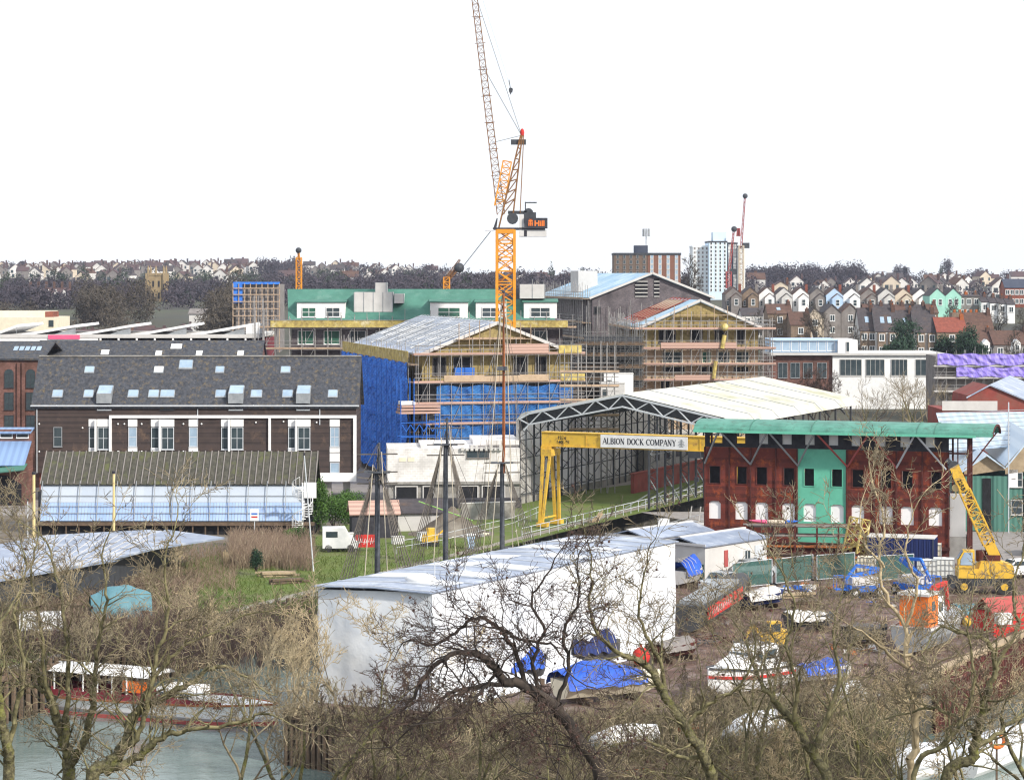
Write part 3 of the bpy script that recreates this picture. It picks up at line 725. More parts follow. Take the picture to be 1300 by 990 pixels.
for k in range(0, 8):
    y = .5+k*6; q = MB(); q.bar((HW-.4,y,.05),(HW-.4,y,EV-.6),.2); q.build('column', 'steel_dark', t)
# dock-side walkway handrail, grass strip kept from the setting; brick low wall beyond
def fence_line(pts, h=1.1, step=2.0, r=.035, rails=(.55,1.08)):
    q = MB()
    for a_, b_ in zip(pts[:-1], pts[1:]):
        A_, B_ = Vector(a_), Vector(b_); n = max(1,int((B_-A_).length/step))
        for i in range(n+1): p = A_+(B_-A_)*i/n; q.tube(p, p+Vector((0,0,h)), r, n=5)
        for z in rails: q.tube(A_+Vector((0,0,z)), B_+Vector((0,0,z)), r, n=5)
    return q
tag(fence_line([(*Lo(214,1.5),0),(*Lo(288,1.5),0)]).build('handrail', 'pale_steel'), 'pale tubular handrail along the far coping of the dry dock', 'railing')
w_ = MB(); fx = Fr(*Lo(250,8), 65.2); w_.box(-6,32,-.2,.2,0,2.1); w_.box(-6.1,32.1,-.3,.3,2.1,2.22)
tag(w_.build('brick_boundary_wall', 'paint_red', None, (*Lo(262,9.5),0), R(65.2)), 'long low red brick wall behind the white sheets of the dock shed', 'wall')
t = thing('low_works_building', 'grey single storey works building with small square windows behind the red wall', 'building', (*Lo(272,14),0), R(65.2))
q = MB(); q.box(0,26,0,6,0,4.2); q.build('wall','conc',t); q = MB(); q.box(-.3,26.3,-.3,6.3,4.2,4.5); q.build('roof','conc_light',t)
for i in range(7): window(t, 1.5+i*3.4, 0, 2.2, 1.3, 1.1, 'steel_dark', 'glass', 1, 1)

# ---- rusty steel facade with green curved canopy
f = Fr(16.9, 207, -18.1); WF = f.x(1204.5); TF = 10.5
t = thing('steel_caisson_facade', 'tall rusty steel plate facade with mint green panel and green curved roof', 'steel facade', f.loc(), f.a)
xw = [f.x(v) for v in (895,926,953,985,1012,1075,1110,1138,1171,1204.5)]
ZB = 1.0
lows = [(900,915),(933.5,949),(959,975),(993,1009),(1020,1036),(1054.5,1071),(1081,1097),(1116,1133),(1143.5,1160),(1179,1196)]
mids = [(900.5,914),(935,948),(960.5,973.5),(995,1008),(1021,1033.5),(1056,1069),(1082,1096),(1118.5,1131),(1145.5,1158),(1182,1195)]
tops = [(901,917),(934,946),(963.5,975),(993,1005),(1022,1034),(1052,1064),(1081,1092),(1112,1124),(1143,1155),(1175,1187)]
def panel(name, xa, xb, za, zb, holes, mt_, y0=0, y1=.12):
    """plate with rectangular openings, made of strips"""
    q = MB(); hs = sorted([h for h in holes if h[0] > xa and h[1] < xb]); zs = sorted({za, zb} | {v for h in hs for v in (h[2],h[3])})
    for z0_, z1_ in zip(zs[:-1], zs[1:]):
        cur = xa
        for h in hs:
            if h[2] <= z0_+1e-6 and h[3] >= z1_-1e-6:
                if h[0] > cur: q.box(cur,h[0],y0,y1,z0_,z1_)
                cur = h[1]
        if cur < xb: q.box(cur,xb,y0,y1,z0_,z1_)
    return q
zl0, zl1 = f.p(900,658)[1], f.p(900,635.5)[1]; zm0, zm1 = f.p(900,613)[1], f.p(900,591.5)[1]; zt0 = f.p(900,567)[1]; ztt = f.p(900,546)[1]
holes = [(f.x(a_),f.x(b_),zl0,zl1) for a_,b_ in lows] + [(f.x(a_),f.x(b_),zm0,zm1) for a_,b_ in mids]
edges = [0, xw[1], xw[2], xw[3], xw[4], xw[5], xw[6], xw[7], xw[8], WF]
for i, (xa, xb) in enumerate(zip(edges[:-1], edges[1:])):
    if xb - xa < .3: continue
    pmat = 'green_paint' if i == 4 else 'rust'
    p_ = panel('plate', xa+.01, xb-.01, ZB, zt0, holes, pmat); p_.build('plate', pmat, t)
ub = panel('upper', 0, WF, zt0+.01, ztt, [(f.x(a_),f.x(b_),zt0+.35,ztt-.12) for a_,b_ in tops], 'rust'); ub.build('upper_band', 'skirt_dark', t)
for a_,b_ in tops[2:]:
    q = MB(); q.box(f.x(a_)-.02,f.x(b_)+.02,.13,.16,zt0+.3,ztt-.1); q.build('window_board','bright_white',t)
lb = MB(); lb.box(0,WF,-.05,.5,0,ZB-.01); lb.box(-.1,WF+.1,-.35,.6,ZB-.3,ZB-.012) ; lb.build('base_beam', 'rust_dark', t)
rb = MB()
for x in edges + [ (edges[i]+edges[i+1])/2 for i in (6,)]: rb.box(x-.06,x+.06,-.14,-.002,ZB,zt0)
rb.build_each('rib', 'rust_dark', t)
for i,(xa,xb,za,zb) in enumerate(holes):
    if i < 10:
        q = MB(); q.box(xa+.0,xb-.0,.13,.16,za-.03,zb+.03); o_ = q.build('window_board', 'bright_white', t)
        q = MB(); 
        for sx_, zz in ((xa,zb),(xb,zb),): 
            s_ = 1 if sx_ == xa else -1; q.prism_y([(sx_,zz),(sx_+s_*.2,zz),(sx_,zz-.2)], -.02, -.004)
        q.build('corner_gusset', 'rust' if i not in (4,5) else 'green_paint', o_)
    else:
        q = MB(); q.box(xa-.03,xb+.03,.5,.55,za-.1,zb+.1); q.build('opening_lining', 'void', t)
        q = MB(); q.box(xa-.06,xa,-.05,-.002,za,zb); q.box(xb,xb+.06,-.05,-.002,za,zb); q.box(xa-.06,xb+.06,-.05,-.002,zb,zb+.06); q.box(xa-.06,xb+.06,-.05,-.002,za-.06,za); q.build('opening_frame','rust_dark' if i-10 not in (4,5) else 'green_paint', t)
# back frame, end bay and floors
bk = MB()
for x in edges: bk.bar((x,2.6,0),(x,2.6,ztt),.16); bk.bar((x,.2,ztt-.1),(x,2.6,ztt-.1),.12); bk.bar((x,.2,zm0-.4),(x,2.6,zm0-.4),.12)
for z in (zt0-.1,zm0-.4,zl0-.4): bk.bar((0,2.6,z),(WF,2.6,z),.14)
bk.bar((0,2.6,.5),(0,2.6,ztt),.14); bk.build('rear_frame', 'rust_dark', t)
ef = MB()
for y in (.1,1.35,2.6): ef.bar((WF+1.6,y,0),(WF+1.6,y,ztt),.14)
ef.bar((WF+.75,.1,zm0),(WF+.75,.1,ztt),.1)
for z in (zt0-.1,zt0-1.9,zt0+1.2,ztt-.1): ef.bar((WF,.1,z),(WF+1.6,.1,z),.14); ef.bar((WF+1.6,.1,z),(WF+1.6,2.6,z),.12)
ef.box(WF+1.5,WF+1.56,.2,2.5,zm0-.2,zt0-2.2); ef.box(WF+1.5,WF+1.56,.2,2.5,ZB,zl0)
ef.build('end_frame', 'rust_dark', t)
ew = MB(); ew.box(WF+.1,WF+1.4,.05,.1,1.9,zm0-.3); ew.build('end_infill', 'sheet_white', t)
eb = MB(); eb.box(WF+.05,WF+1.45,0,2.4,0,1.88); eb.build('end_plinth', 'conc', t)
dkp = MB(); dkp.box(0,WF,.6,2.55,zm0-.35,zm0-.3); dkp.build('floor_deck','steel_dark',t)
# curved green roof
cr = MB(); NR = 10; x0r, x1r = -.55, WF+3.9; YC, RW = .9, 2.9
def arc_pt(i, r=0): th = math.pi*i/NR; return (YC - math.cos(th)*(RW+r), ztt+.02 + math.sin(th)*(.95+r))
for i in range(NR):
    (ya,za),(yb,zb) = arc_pt(i), arc_pt(i+1); (yc,zc),(yd,zd) = arc_pt(i,-.07), arc_pt(i+1,-.07)
    cr._add([(x0r,ya,za),(x1r,ya,za),(x1r,yb,zb),(x0r,yb,zb),(x0r,yc,zc),(x1r,yc,zc),(x1r,yd,zd),(x0r,yd,zd)],[(0,1,2,3),(7,6,5,4),(0,3,7,4),(1,5,6,2)])
roof = cr.build('curved_roof', 'green_roof', t)
gt = MB(); gt.box(x0r,x1r-1.4,arc_pt(0)[0]-.08,arc_pt(0)[0]-.004,ztt-.06,ztt+.14); gt.build('gutter', 'green_paint', roof)
sm = MB()
for x in (f.x(958),f.x(1035),f.x(1103),f.x(1168),f.x(1190)):
    sm.mark()
    for i in range(NR): (ya,za),(yb,zb) = arc_pt(i,.02), arc_pt(i+1,.02); sm.bar((x,ya,za),(x,yb,zb),.07,.05)
sm.build_each('roof_seam', 'green_mem', roof)
ea = MB()
for i in range(NR): (ya,za),(yb,zb) = arc_pt(i,-.1), arc_pt(i+1,-.1); ea.bar((x1r-.02,ya,za),(x1r-.02,yb,zb),.16,.16)
ea.bar((x1r-.3,YC+RW,ztt+.1),(WF+1.6,2.6,zt0-1.2),.1); ea.build('end_arch', 'rust_dark', roof)
# raking struts in V shapes
vb = [895,953,1013,1076,1138,1201]; vt = [919,980,1040,1108,1166]
for i, vx in enumerate(vt):
    for j, bx_ in enumerate((vb[i], vb[i+1])):
        q = MB(); s_ = -1 if j == 0 else 1
        q.tube((f.x(vx)+.12*s_, arc_pt(0)[0]+.25, ztt-.02), (f.x(bx_)-.1*s_*0, -.08, zt0-1.45), .085, n=8)
        q.build('strut', 'red_pale' if (i,j) in ((3,0),(2,1),(3,1)) and j==1 or (i,j)==(3,0) else 'steel_grey' if i < 4 else 'pale_steel', t)

# ---- three masted hull in the basin behind the wrapped shed
mp = [(-9.4,165),(-5.0,178),(-.8,192)]
t = thing('sailing_ship', 'laid up three masted ship with bare masts and rigging in the dock basin', 'ship', (-5.5,178,-3), 0)
ax = Vector((mp[2][0]-mp[0][0], mp[2][1]-mp[0][1],0)).normalized(); sd_ = Vector((ax.y,-ax.x,0))
h = MB(); rings = []
for s_, hw, zb_, zt_ in ((-21,.15,3.4,4.2),(-18,1.5,.6,3.9),(-12,2.8,-.6,3.5),(0,3.1,-1,3.3),(12,2.9,-.6,3.5),(18,2.1,.4,3.9),(21,1.4,1.6,4.3)):
    c_ = ax*s_; rings.append([tuple(c_+sd_*hw+Vector((0,0,zt_))),tuple(c_+sd_*hw*.95+Vector((0,0,(zt_+zb_)*.5))),tuple(c_+sd_*hw*.4+Vector((0,0,zb_))),tuple(c_-sd_*hw*.4+Vector((0,0,zb_))),tuple(c_-sd_*hw*.95+Vector((0,0,(zt_+zb_)*.5))),tuple(c_-sd_*hw+Vector((0,0,zt_)))])
h.loft(rings); h.build('hull', 'hull_dark', t)
O = Vector((-5.5,178,-3))
for i, (mx_, my_) in enumerate(mp):
    b0 = Vector((mx_,my_,-3)) - O; top = (Z(562,165), Z(530,178), Z(372,192))[i]; low = (Z(600,165), Z(565,178), Z(588,192))[i]
    q = MB(); q.tube(b0+Vector((0,0,.2-0)), b0+Vector((0,0,low+3.0)), .23,.17, 10); q.tube(b0+Vector((.12,0,low+2.2)), b0+Vector((.12,0,top+3)), .13,.08, 8, m=1)
    q.box(b0.x-.9,b0.x+.9,b0.y-.4,b0.y+.4,low+3.0,low+3.1)
    if i == 2: q.box(b0.x-.5,b0.x+.5,b0.y-.3,b0.y+.3,Z(470,192)+3,Z(470,192)+3.3); q.sphere(b0+Vector((.12,0,top+3.1)),.14)
    m_o = q.build('mast', ['mast_grey','mast_rust' if i == 2 else 'mast_grey'], t)
    rg = MB(); g4 = random.Random(i)
    for zc in (low+1.2,low+2.0,(low+top)/2+2.2): rg.bar(b0+sd_*-1.5+Vector((0,0,zc+1)), b0+sd_*1.5+Vector((0,0,zc+1.1)), .09)
    for sgn in (-1,1):
        for k in range(6):
            foot = b0 + sd_*sgn*2.9 + ax*(-1.9+k*.75) + Vector((0,0,3.5)); rg.tube(foot, b0+sd_*sgn*.25+Vector((0,0,low+3.0)), .03, n=4)
        for z in range(1, 12):
            tt = z/12; a_ = (b0+sd_*sgn*2.9-ax*1.6+Vector((0,0,3.5))).lerp(b0+sd_*sgn*.25+Vector((0,0,low+3)), tt); c2 = (b0+sd_*sgn*2.9+ax*1.4+Vector((0,0,3.5))).lerp(b0+sd_*sgn*.25+Vector((0,0,low+3)), tt); rg.tube(a_, c2, .018, n=3)
        for k in range(2 if i < 2 else 3): rg.tube(b0+Vector((0,0,top+2.9)), b0+sd_*sgn*(.9 if k==0 else 2.6)+ax*(k*.8-.4)+Vector((0,0,low+3.05 if k==0 else 3.6)), .02, n=3)
        for k in range(3): rg.tube(b0+Vector((0,0,top+2.0)), b0+sd_*sgn*(2.8)+ax*(6-4*k)+Vector((0,0,3.6)), .018, n=3)
    rg.build('rigging', 'rope', m_o)
    rp_ = MB(); rp_.tube(b0+Vector((.3,-.3,top+2.4)), b0+Vector((.9,-1.2,3.6)), .035, n=4); rp_.tube(b0+Vector((-.3,-.3,low+3.6)), b0+Vector((-1.0,-1.2,3.6)), .035, n=4)
    if i == 2: rp_.tube(b0+Vector((-.1,-.2,top+1.5)), b0+Vector((-1.6,-2,3.6)), .03, n=4); rp_.tube(b0+Vector((-.1,-.2,low+5)), b0+Vector((1.6,-1,3.6)), .03, n=4)
    rp_.build('mooring_line', 'rope_pale', m_o)
    if i == 0:
        yd = MB(); 
        for k in range(9): a0 = g4.uniform(0,6.28); yd.bar(b0+Vector((math.cos(a0)*.2,math.sin(a0)*.2,low+2.2+k*.12)), b0+Vector((math.cos(a0)*g4.uniform(.6,1.7),math.sin(a0)*.8,low+g4.uniform(.6,4.8))), .07)
        yd.build('stowed_spars', 'rope', m_o)

# ================================================================== BUILDINGS
def roof_gable(mb, x0, x1, y0, y1, ze, zr, ov=.3, t=.15, axis='x'):
    """ridge along x (axis x) or along y"""
    if axis == 'x':
        ym = (y0+y1)/2; s = (zr-ze)/(ym-y0)
        mb.slab([(x0-ov,y0-ov,ze-s*ov),(x1+ov,y0-ov,ze-s*ov),(x1+ov,ym,zr),(x0-ov,ym,zr)], t)
        mb.slab([(x0-ov,y1+ov,ze-s*ov),(x1+ov,y1+ov,ze-s*ov),(x1+ov,ym+.004,zr-.003),(x0-ov,ym+.004,zr-.003)], t)
    else:
        xm = (x0+x1)/2; s = (zr-ze)/(xm-x0)
        mb.slab([(x0-ov,y0-ov,ze-s*ov),(xm,y0-ov,zr),(xm,y1+ov,zr),(x0-ov,y1+ov,ze-s*ov)], t)
        mb.slab([(x1+ov,y0-ov,ze-s*ov),(xm+.004,y0-ov,zr-.003),(xm+.004,y1+ov,zr-.003),(x1+ov,y1+ov,ze-s*ov)], t)
    return mb
def scaffold(parent, x0, x1, y, zs, ztop, loc=(0,0,0), rz=0, depth=1.3, step=2.1, boards='board', pole='scaf', toe=None, net=None, z0=0, seed=0, diag=True, netmat='blue_net'):
    """tube frame in front of a wall at y; decks at zs"""
    g = random.Random(seed*7+int(x1*10)); q = MB(); step *= .72; n = max(1, int((x1-x0)/step))
    for i in range(n+1):
        x = x0+(x1-x0)*i/n+g.uniform(-.08,.08)
        for yy, top in ((y-depth, ztop+g.uniform(-.3,1.1)), (y-.15, ztop+g.uniform(-.6,.4))):
            q.tube((x,yy,z0),(x,yy,top), .045, n=5)
        for z in zs: q.tube((x,y-depth-.25,z-.12),(x,y,z-.12), .04, n=4)
    for z in zs:
        for h in (-.06,.55,1.05): q.tube((x0-.4,y-depth,z+h),(x1+.4,y-depth,z+h), .04, n=4)
        q.tube((x0-.4,y-.15,z-.06),(x1+.4,y-.15,z-.06), .04, n=4)
    if diag:
        for i in range(0, n, 3):
            a = x0+(x1-x0)*i/n
            for z_, z2 in zip(([z0]+list(zs))[:-1], list(zs)): q.tube((a,y-depth-.06,z_),(a+step*.95,y-depth-.06,z2), .035, n=4)
    q.build('tube_frame', pole, parent, loc, rz)
    for z in zs:
        b = MB(); xx = x0-.5
        while xx < x1+.5:
            l = min(g.uniform(3,4), x1+.5-xx); b.box(xx,xx+l-.03,y-depth+.05,y-.1,z+g.uniform(0,.02),z+.07)
            b.box(xx,xx+l-.03,y-depth-.06,y-depth-.01,z+.0,z+.24); xx += l
        b.build('deck', boards, parent, loc, rz)
    if toe:
        for (a, b_, z, h, mt_) in toe:
            k = MB(); k.box(a, b_, y-depth-.16, y-depth-.08, z, z+h); k.build('guard_panel', mt_, parent, loc, rz)
    if net:
        for (a, b_, za, zb) in net:
            k = MB(); fr_ = g.uniform(0,6)
            k.grid(lambda u,v: (a+(b_-a)*u, y-depth+(.16 if netmat == 'blue_net2' else -.22)+.11*math.sin(u*(b_-a)*1.9+fr_+2.2*math.sin(v*5+u*11))*math.sin(v*3.14*(zb-za)/2.3+.8*math.sin(u*17))+.06*math.sin(u*(b_-a)*4.7+v*8+fr_)*math.sin(u*31)+.03*math.sin(u*173+v*61), za+(zb-za)*v + .12*math.sin(u*(b_-a)*1.5)*(1 if v in (0,1) else 0)), max(8,int((b_-a)*5)), max(6,int((zb-za)*5)))
            nt_ = k.build('netting', netmat, parent, loc, rz)
            if netmat == 'blue_net':
                k = MB(); z_ = za+.5
                while z_ < zb: k.tube((a,y-depth-.42,z_),(b_,y-depth-.42,z_+g.uniform(-.1,.1)),.03,n=4); z_ += 1.15
                for i in range(int((b_-a)/3.1)): k.tube((a+i*3.1+.6,y-depth-.42,za),(a+i*3.1+.6,y-depth-.42,zb),.03,n=4)
                k.build('net_ties', 'blue_paint', parent, loc, rz)

# ---- timber clad apartment building on the left
f = Fr(X(44,252), 252, 0)
t = thing('timber_clad_apartments', 'long dark timber clad apartment block with mossy slate roof and white framed bay windows', 'apartment block', f.loc(), 0)
W_ = f.x(452); ZE = f.p(50,513)[1]; DP = 8
q = MB(); q.box(0,W_,0,DP,3.0,ZE); q.prism_x([(0,ZE),(DP,ZE),(DP/2,ZE+4.9)], 0, W_); q.build('wall', 'timber_wall', t)
q = MB(); q.box(.4,W_-3.6,.6,DP,0,2.99); q.build('ground_floor_wall', 'brick_red', t)
q = MB(); q.box(W_-1.4,W_-.7,.5,1.2,0,2.99); q.box(W_-3.4,W_-2.7,.5,1.2,0,2.99); q.build('column', 'conc', t)
RZ = ZE+4.95
q = MB(); roof_gable(q, 0, W_, 0, DP, ZE+.05, RZ, .35, .18); rf = q.build('roof', 'slate', t)
q = MB(); q.box(-.3,W_+.3,DP/2-.12,DP/2+.12,RZ-.02,RZ+.12); q.build('ridge_tiles', 'conc', rf)
q = MB(); q.box(-.35,W_+.35,-.5,-.36,ZE-.22,ZE-.08); 
for px in (47,251,406): q.tube((f.x(px),-.08,ZE-2.2 if px != 47 else 3),(f.x(px),-.08,ZE-.2),.05,n=6)
q.build('gutter', 'pale_steel', t)
sl = (RZ-ZE)/(DP/2)
def on_roof(px, py):
    # intersect pixel ray with front slope plane
    k = (py-HY)/F
    Y = (CH - (ZE+.05) + sl*252)/(k+sl); return X(px,Y)-f.ox, Y-252, CH-k*Y
def skylight(px0, px1, py0, py1, gm='glass_sky', lift=.1):
    x0,ya,za = on_roof(px0,py1); x1,yb,zb = on_roof(px1,py0); ym = (ya+yb)/2+252; x0, x1 = X(px0,ym)-f.ox, X(px1,ym)-f.ox
    q = MB(); q.slab([(x0-.07,ya-.05,za+lift*.6),(x1+.07,ya-.05,za+lift*.6),(x1+.07,yb+.05,zb+lift*.6),(x0-.07,yb+.05,zb+lift*.6)], .12); o = q.build('skylight', 'steel_grey', rf)
    q = MB(); q.slab([(x0,ya,za+lift),(x1,ya,za+lift),(x1,yb,zb+lift),(x0,yb,zb+lift)], .03); q.build('pane', gm, o)
for a_,b_,gm in ((108,119,'glass_sky'),(196,207,'white'),(274,284,'glass_sky'),(357,368,'glass_sky')): skylight(a_,b_,466,474,gm)
skylight(228,244,458,469,'glass_sky')
for a_,b_ in ((67,79),(107,118),(163,175),(189,201),(204,221),(274,286),(319,332),(359,371),(417,428)): skylight(a_,b_,496,505)
for a_,b_ in ((123,142),(290,309),(376,394)):   # glazed dormers cutting the eaves
    x0, x1 = f.x(a_), f.x(b_); zt_ = on_roof(a_,492)
    d_ = MB(); d_.prism_x([(-.3,ZE+.1),(zt_[1],zt_[2]+.1),(zt_[1],zt_[2]+.22),(-.3,ZE+1.15)], x0, x1); o = d_.build('dormer', 'steel_grey', rf)
    g_ = MB(); g_.slab([(x0+.08,-.24,ZE+1.18),(x1-.08,-.24,ZE+1.18),(x1-.08,zt_[1]-.1,zt_[2]+.26),(x0+.08,zt_[1]-.1,zt_[2]+.26)], .04); g_.build('pane', 'glass_sky', o)
    window(t, x0+.05, -.05, ZE-.62, x1-x0-.1, .5, 'pale_steel', 'glass', 2, 1)
window(t, f.x(203), -.03, ZE-.62, f.x(221)-f.x(203), .5, 'steel_dark', 'glass', 2, 1)
def zz(py): return f.p(100,py)[1]
window(t, f.x(68), -.03, zz(567), f.x(79)-f.x(68), zz(542)-zz(567), 'steel_grey', 'glass', 1, 2)
wins = [(113,121,0),(124,139,0),(163,174,1),(192,202,0),(205,221,0),(240,251,1),(281,290,0),(293,309,0),(366,375,0),(378,394,0),(419,431,1)]
wp = MB()
for a_,b_,pn_ in wins:
    x0, x1 = f.x(a_), f.x(b_)
    window(t, x0, -.04, zz(567)-(0 if pn_ else .3), x1-x0, zz(542)-zz(567)+(0 if pn_ else .3), 'pale_steel', 'glass_sky' if a_ in (163,240,419) else 'glass', 1 if b_-a_ < 12 else 2, 2, .08)
    wp.box(x0-.03,x1+.03,-.09,-.002,zz(541),zz(532))
    if pn_ or a_ in (113,192,366): wp.box(x0-.03,x1+.03,-.09,-.002,zz(574),zz(568.3))
x0, x1 = f.x(419), f.x(431); wp.box(x0-.03,x1+.03,-.09,-.002,zz(586),zz(575)); window(t, x0, -.04, zz(600), x1-x0, zz(587)-zz(600), 'pale_steel', 'glass_sky', 1, 1)
wp.build('spandrel_panels', 'white', t)
fm = MB()
fm.box(f.x(139),W_+.05,-.28,-.003,zz(530.5),zz(527)); fm.box(f.x(139),f.x(142),-.28,-.003,zz(574),zz(530.5)+.0)
fm.box(f.x(341),f.x(344),-.27,-.003,zz(572),zz(530.5)); fm.box(W_-.28,W_+.05,-.28,-.003,zz(600),zz(530.5)-.003)
fm.box(f.x(404),W_+.05,-.3,-.003,zz(611),zz(600)-.003)
for px in (122,203.5,291.3,376.5): fm.box(f.x(px)-.08,f.x(px)+.08,-.55,-.1,zz(573),zz(532))
fm.build('white_frame', 'wall_blue' if False else 'white', t)
lp = MB()
for px,py in ((72,515),(50,538),(105,543),(50,573),(150,538),(158,538),(180,538),(233,538),(256,538),(150,573),(180,573),(233,573),(322,515),(359,515),(402,536),(325,536),(360,535)): lp.sphere((f.x(px),-.1,zz(py)), .10, nu=6, nv=4)
lp.build('wall_light', 'white', t)

# slate roofed range and brick mill behind
d_ = 276; f = Fr(X(42,d_), d_, 0)
t = thing('slate_roofed_range', 'long slate roof ridge behind the timber clad apartments with small white rooflights', 'building', f.loc(), 0)
W2 = f.x(328); ze = 13; zr = Z(432,d_+5)
q = MB(); q.box(0,W2,0,10,0,ze); q.prism_x([(0,ze),(10,ze),(5,zr-.1)],0,W2); q.build('wall','brick_brown',t)
q = MB(); roof_gable(q,0,W2,0,10,ze+.05,zr,.2,.15); rf2 = q.build('roof','slate',t)
sl2 = (zr-ze)/5
for a_,b_,py in ((123,133,447),(211,225,440),(193,201,448),(245,253,448),(298,306,448)):
    q = MB(); yy = (zr-(Z(py,d_+4)))/sl2; q.slab([(f.x(a_),5-yy-.5,zr-sl2*(yy+.5)+.12),(f.x(b_),5-yy-.5,zr-sl2*(yy+.5)+.12),(f.x(b_),5-yy+.3,zr-sl2*(yy-.3)+.12),(f.x(a_),5-yy+.3,zr-sl2*(yy-.3)+.12)],.06); q.build('skylight','white',rf2)
d_ = 268; f = Fr(X(-70,d_), d_, 0)
t = thing('brick_mill', 'tall brown brick mill with narrow arched windows and dark slate roof', 'mill', f.loc(), 0)
W3 = f.x(52); ze = Z(455,d_)
q = MB(); q.box(0,W3,0,14,0,ze); 
for px in (-45,-20,24,30): q.box(f.x(px)-.18,f.x(px)+.18,-.22,-.003,0,ze-.5)
q.build('wall','brick_brown',t)
q = MB(); roof_gable(q,0,W3,0,14,ze+.05,Z(433,d_+7),.3,.2); rfm = q.build('roof','slate',t)
for i in range(5):
    a_ = 9+i*7.4; q = MB(); y_ = 3.4; z_ = ze+(Z(433,d_+7)-ze)*y_/7
    q.slab([(f.x(a_),y_-.5,z_-.25),(f.x(a_+5.6),y_-.5,z_-.25),(f.x(a_+5.6),y_+.8,z_+.32),(f.x(a_),y_+.8,z_+.32)],-.09); q.build('skylight','glass_sky',rfm)
for cx in (11.5,39):
    for za,zb,arch in ((Z(492,d_),Z(470,d_),1),(Z(520,d_),Z(498,d_),0),(Z(545,d_),Z(527,d_),0)):
        xx = f.x(cx-6); w_ = f.x(cx+6)-xx
        o = window(t, xx, -.02, za, w_, zb-za-(.4 if arch else 0), 'steel_dark', 'glass', 2, 3, .06)
        if arch:
            q = MB(); q.prism_y([(xx+w_/2+w_/2*math.cos(k*math.pi/8), zb-.4+w_/2*math.sin(k*math.pi/8)) for k in range(9)], -.06, -.004); q.build('arch_pane','glass',t)
# low blue standing seam roofs and dark arch in front of the mill
d_ = 247; f = Fr(X(-60,d_), d_, 0)
t = thing('lean_to_workshop', 'brick workshop with pale blue standing seam roof and clerestory before the mill', 'workshop', f.loc(), 0)
We = f.x(31); q = MB(); q.box(0,We,0,4.5,0,Z(588,d_)); q.box(0,We,3.2,4.5,Z(588,d_),Z(548,d_)); q.build('wall','brick_brown',t)
q = MB(); q.slab([(-.2,-.5,Z(590,d_)),(We+.1,-.5,Z(590,d_)),(We+.1,3.2,Z(560,d_+3)),(-.2,3.2,Z(560,d_+3))],.12); q.slab([(-.2,2.7,Z(549,d_+3)),(We+.1,2.7,Z(549,d_+3)),(We+.1,4.7,Z(542,d_+5)),(-.2,4.7,Z(542,d_+5))],.12); q.build('roof','zinc_blue',t)
for i in range(8): window(t, We-1.5-i*1.7, 3.15, Z(556,d_+3), 1.3, Z(550,d_+3)-Z(556,d_+3), 'white', 'glass', 1, 1)
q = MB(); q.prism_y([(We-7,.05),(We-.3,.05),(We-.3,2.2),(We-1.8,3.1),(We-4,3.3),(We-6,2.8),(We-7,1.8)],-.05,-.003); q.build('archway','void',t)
q = MB(); q.slab([(We-9,-1.8,2.9),(We+.3,-1.8,3.9),(We+.3,-.01,4.4),(We-9,-.01,3.3)],.1); q.build('awning','green_mem',t)

# long shed with corrugated mossy roof and translucent lean-to side
d_ = 219; f = Fr(X(48,d_), d_, 0)
t = thing('corrugated_shed', 'long shed with mossy corrugated roof above a blue translucent sheeted side', 'shed', f.loc(), 0)
Ws = f.x(399); zb_ = Z(661,d_); zm_ = Z(613,d_+1.6); zr_ = Z(573,d_+4.2)
q = MB(); 
for i in range(int(Ws*1.25)+1):
    pass
q.slab([(0,1.2,zm_-.1),(Ws,1.2,zm_-.1),(Ws+.1,4.2,zr_),(0,4.2,zr_)],.1); q.slab([(0,4.204,zr_-.003),(Ws,4.204,zr_-.003),(Ws,7.6,zm_-.4),(0,7.6,zm_-.4)],.1); rf = q.build('roof','corr_moss',t)
q = MB(); n_ = int(Ws/.62)
for i in range(n_+1):
    x = Ws*i/n_; q.bar((x,1.15,zm_-.04),(x,4.2,zr_+.06),.09,.07)
q.build('roof_ribs','wall_grey',rf)
q = MB(); zmid = (zb_+zm_)/2-.05
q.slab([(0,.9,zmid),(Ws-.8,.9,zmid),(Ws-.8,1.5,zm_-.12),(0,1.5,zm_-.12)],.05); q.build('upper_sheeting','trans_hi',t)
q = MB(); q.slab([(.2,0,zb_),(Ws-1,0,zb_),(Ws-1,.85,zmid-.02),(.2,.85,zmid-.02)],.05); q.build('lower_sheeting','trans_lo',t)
q = MB()
for i in range(15): x = .2+(Ws-1.2)*i/14; q.bar((x,-.06,zb_),(x,1.35,zm_+.2),.07,.06)
for i in range(85): x = .2+(Ws-1.2)*i/84; q.bar((x,-.02,zb_),(x,.86,zmid),.03,.03)
for z_,y_ in ((zb_+.7,.3),(zb_+1.3,.62),(zmid+.6,1.1)): q.bar((.2,y_-.1,z_),(Ws-1,y_-.1,z_),.05)
q.build('glazing_bars','steel_grey',t)
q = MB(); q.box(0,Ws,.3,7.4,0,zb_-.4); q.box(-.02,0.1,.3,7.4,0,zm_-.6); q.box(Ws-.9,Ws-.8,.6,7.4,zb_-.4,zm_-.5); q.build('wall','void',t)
q = MB(); q.box(-.1,Ws,-.3,.25,zb_-.42,zb_-.12); q.build('base_beam','timber_old',t)
q = MB()
for i in range(22): x=.3+(Ws-1)*i/21; q.bar((x,-.1,0),(x,-.1,zb_-.43),.12)
q.build_each('support_post','timber_old',t)
q = MB(); q.bar((Ws-9,-.17,.9),(Ws,-.17,.9),.07); q.build('rail','pale_steel',t)
q = MB(); q.box(Ws-1.0,Ws+.15,.5,.56,zm_-1.3,zm_+.15); q.build('end_board','white',t)
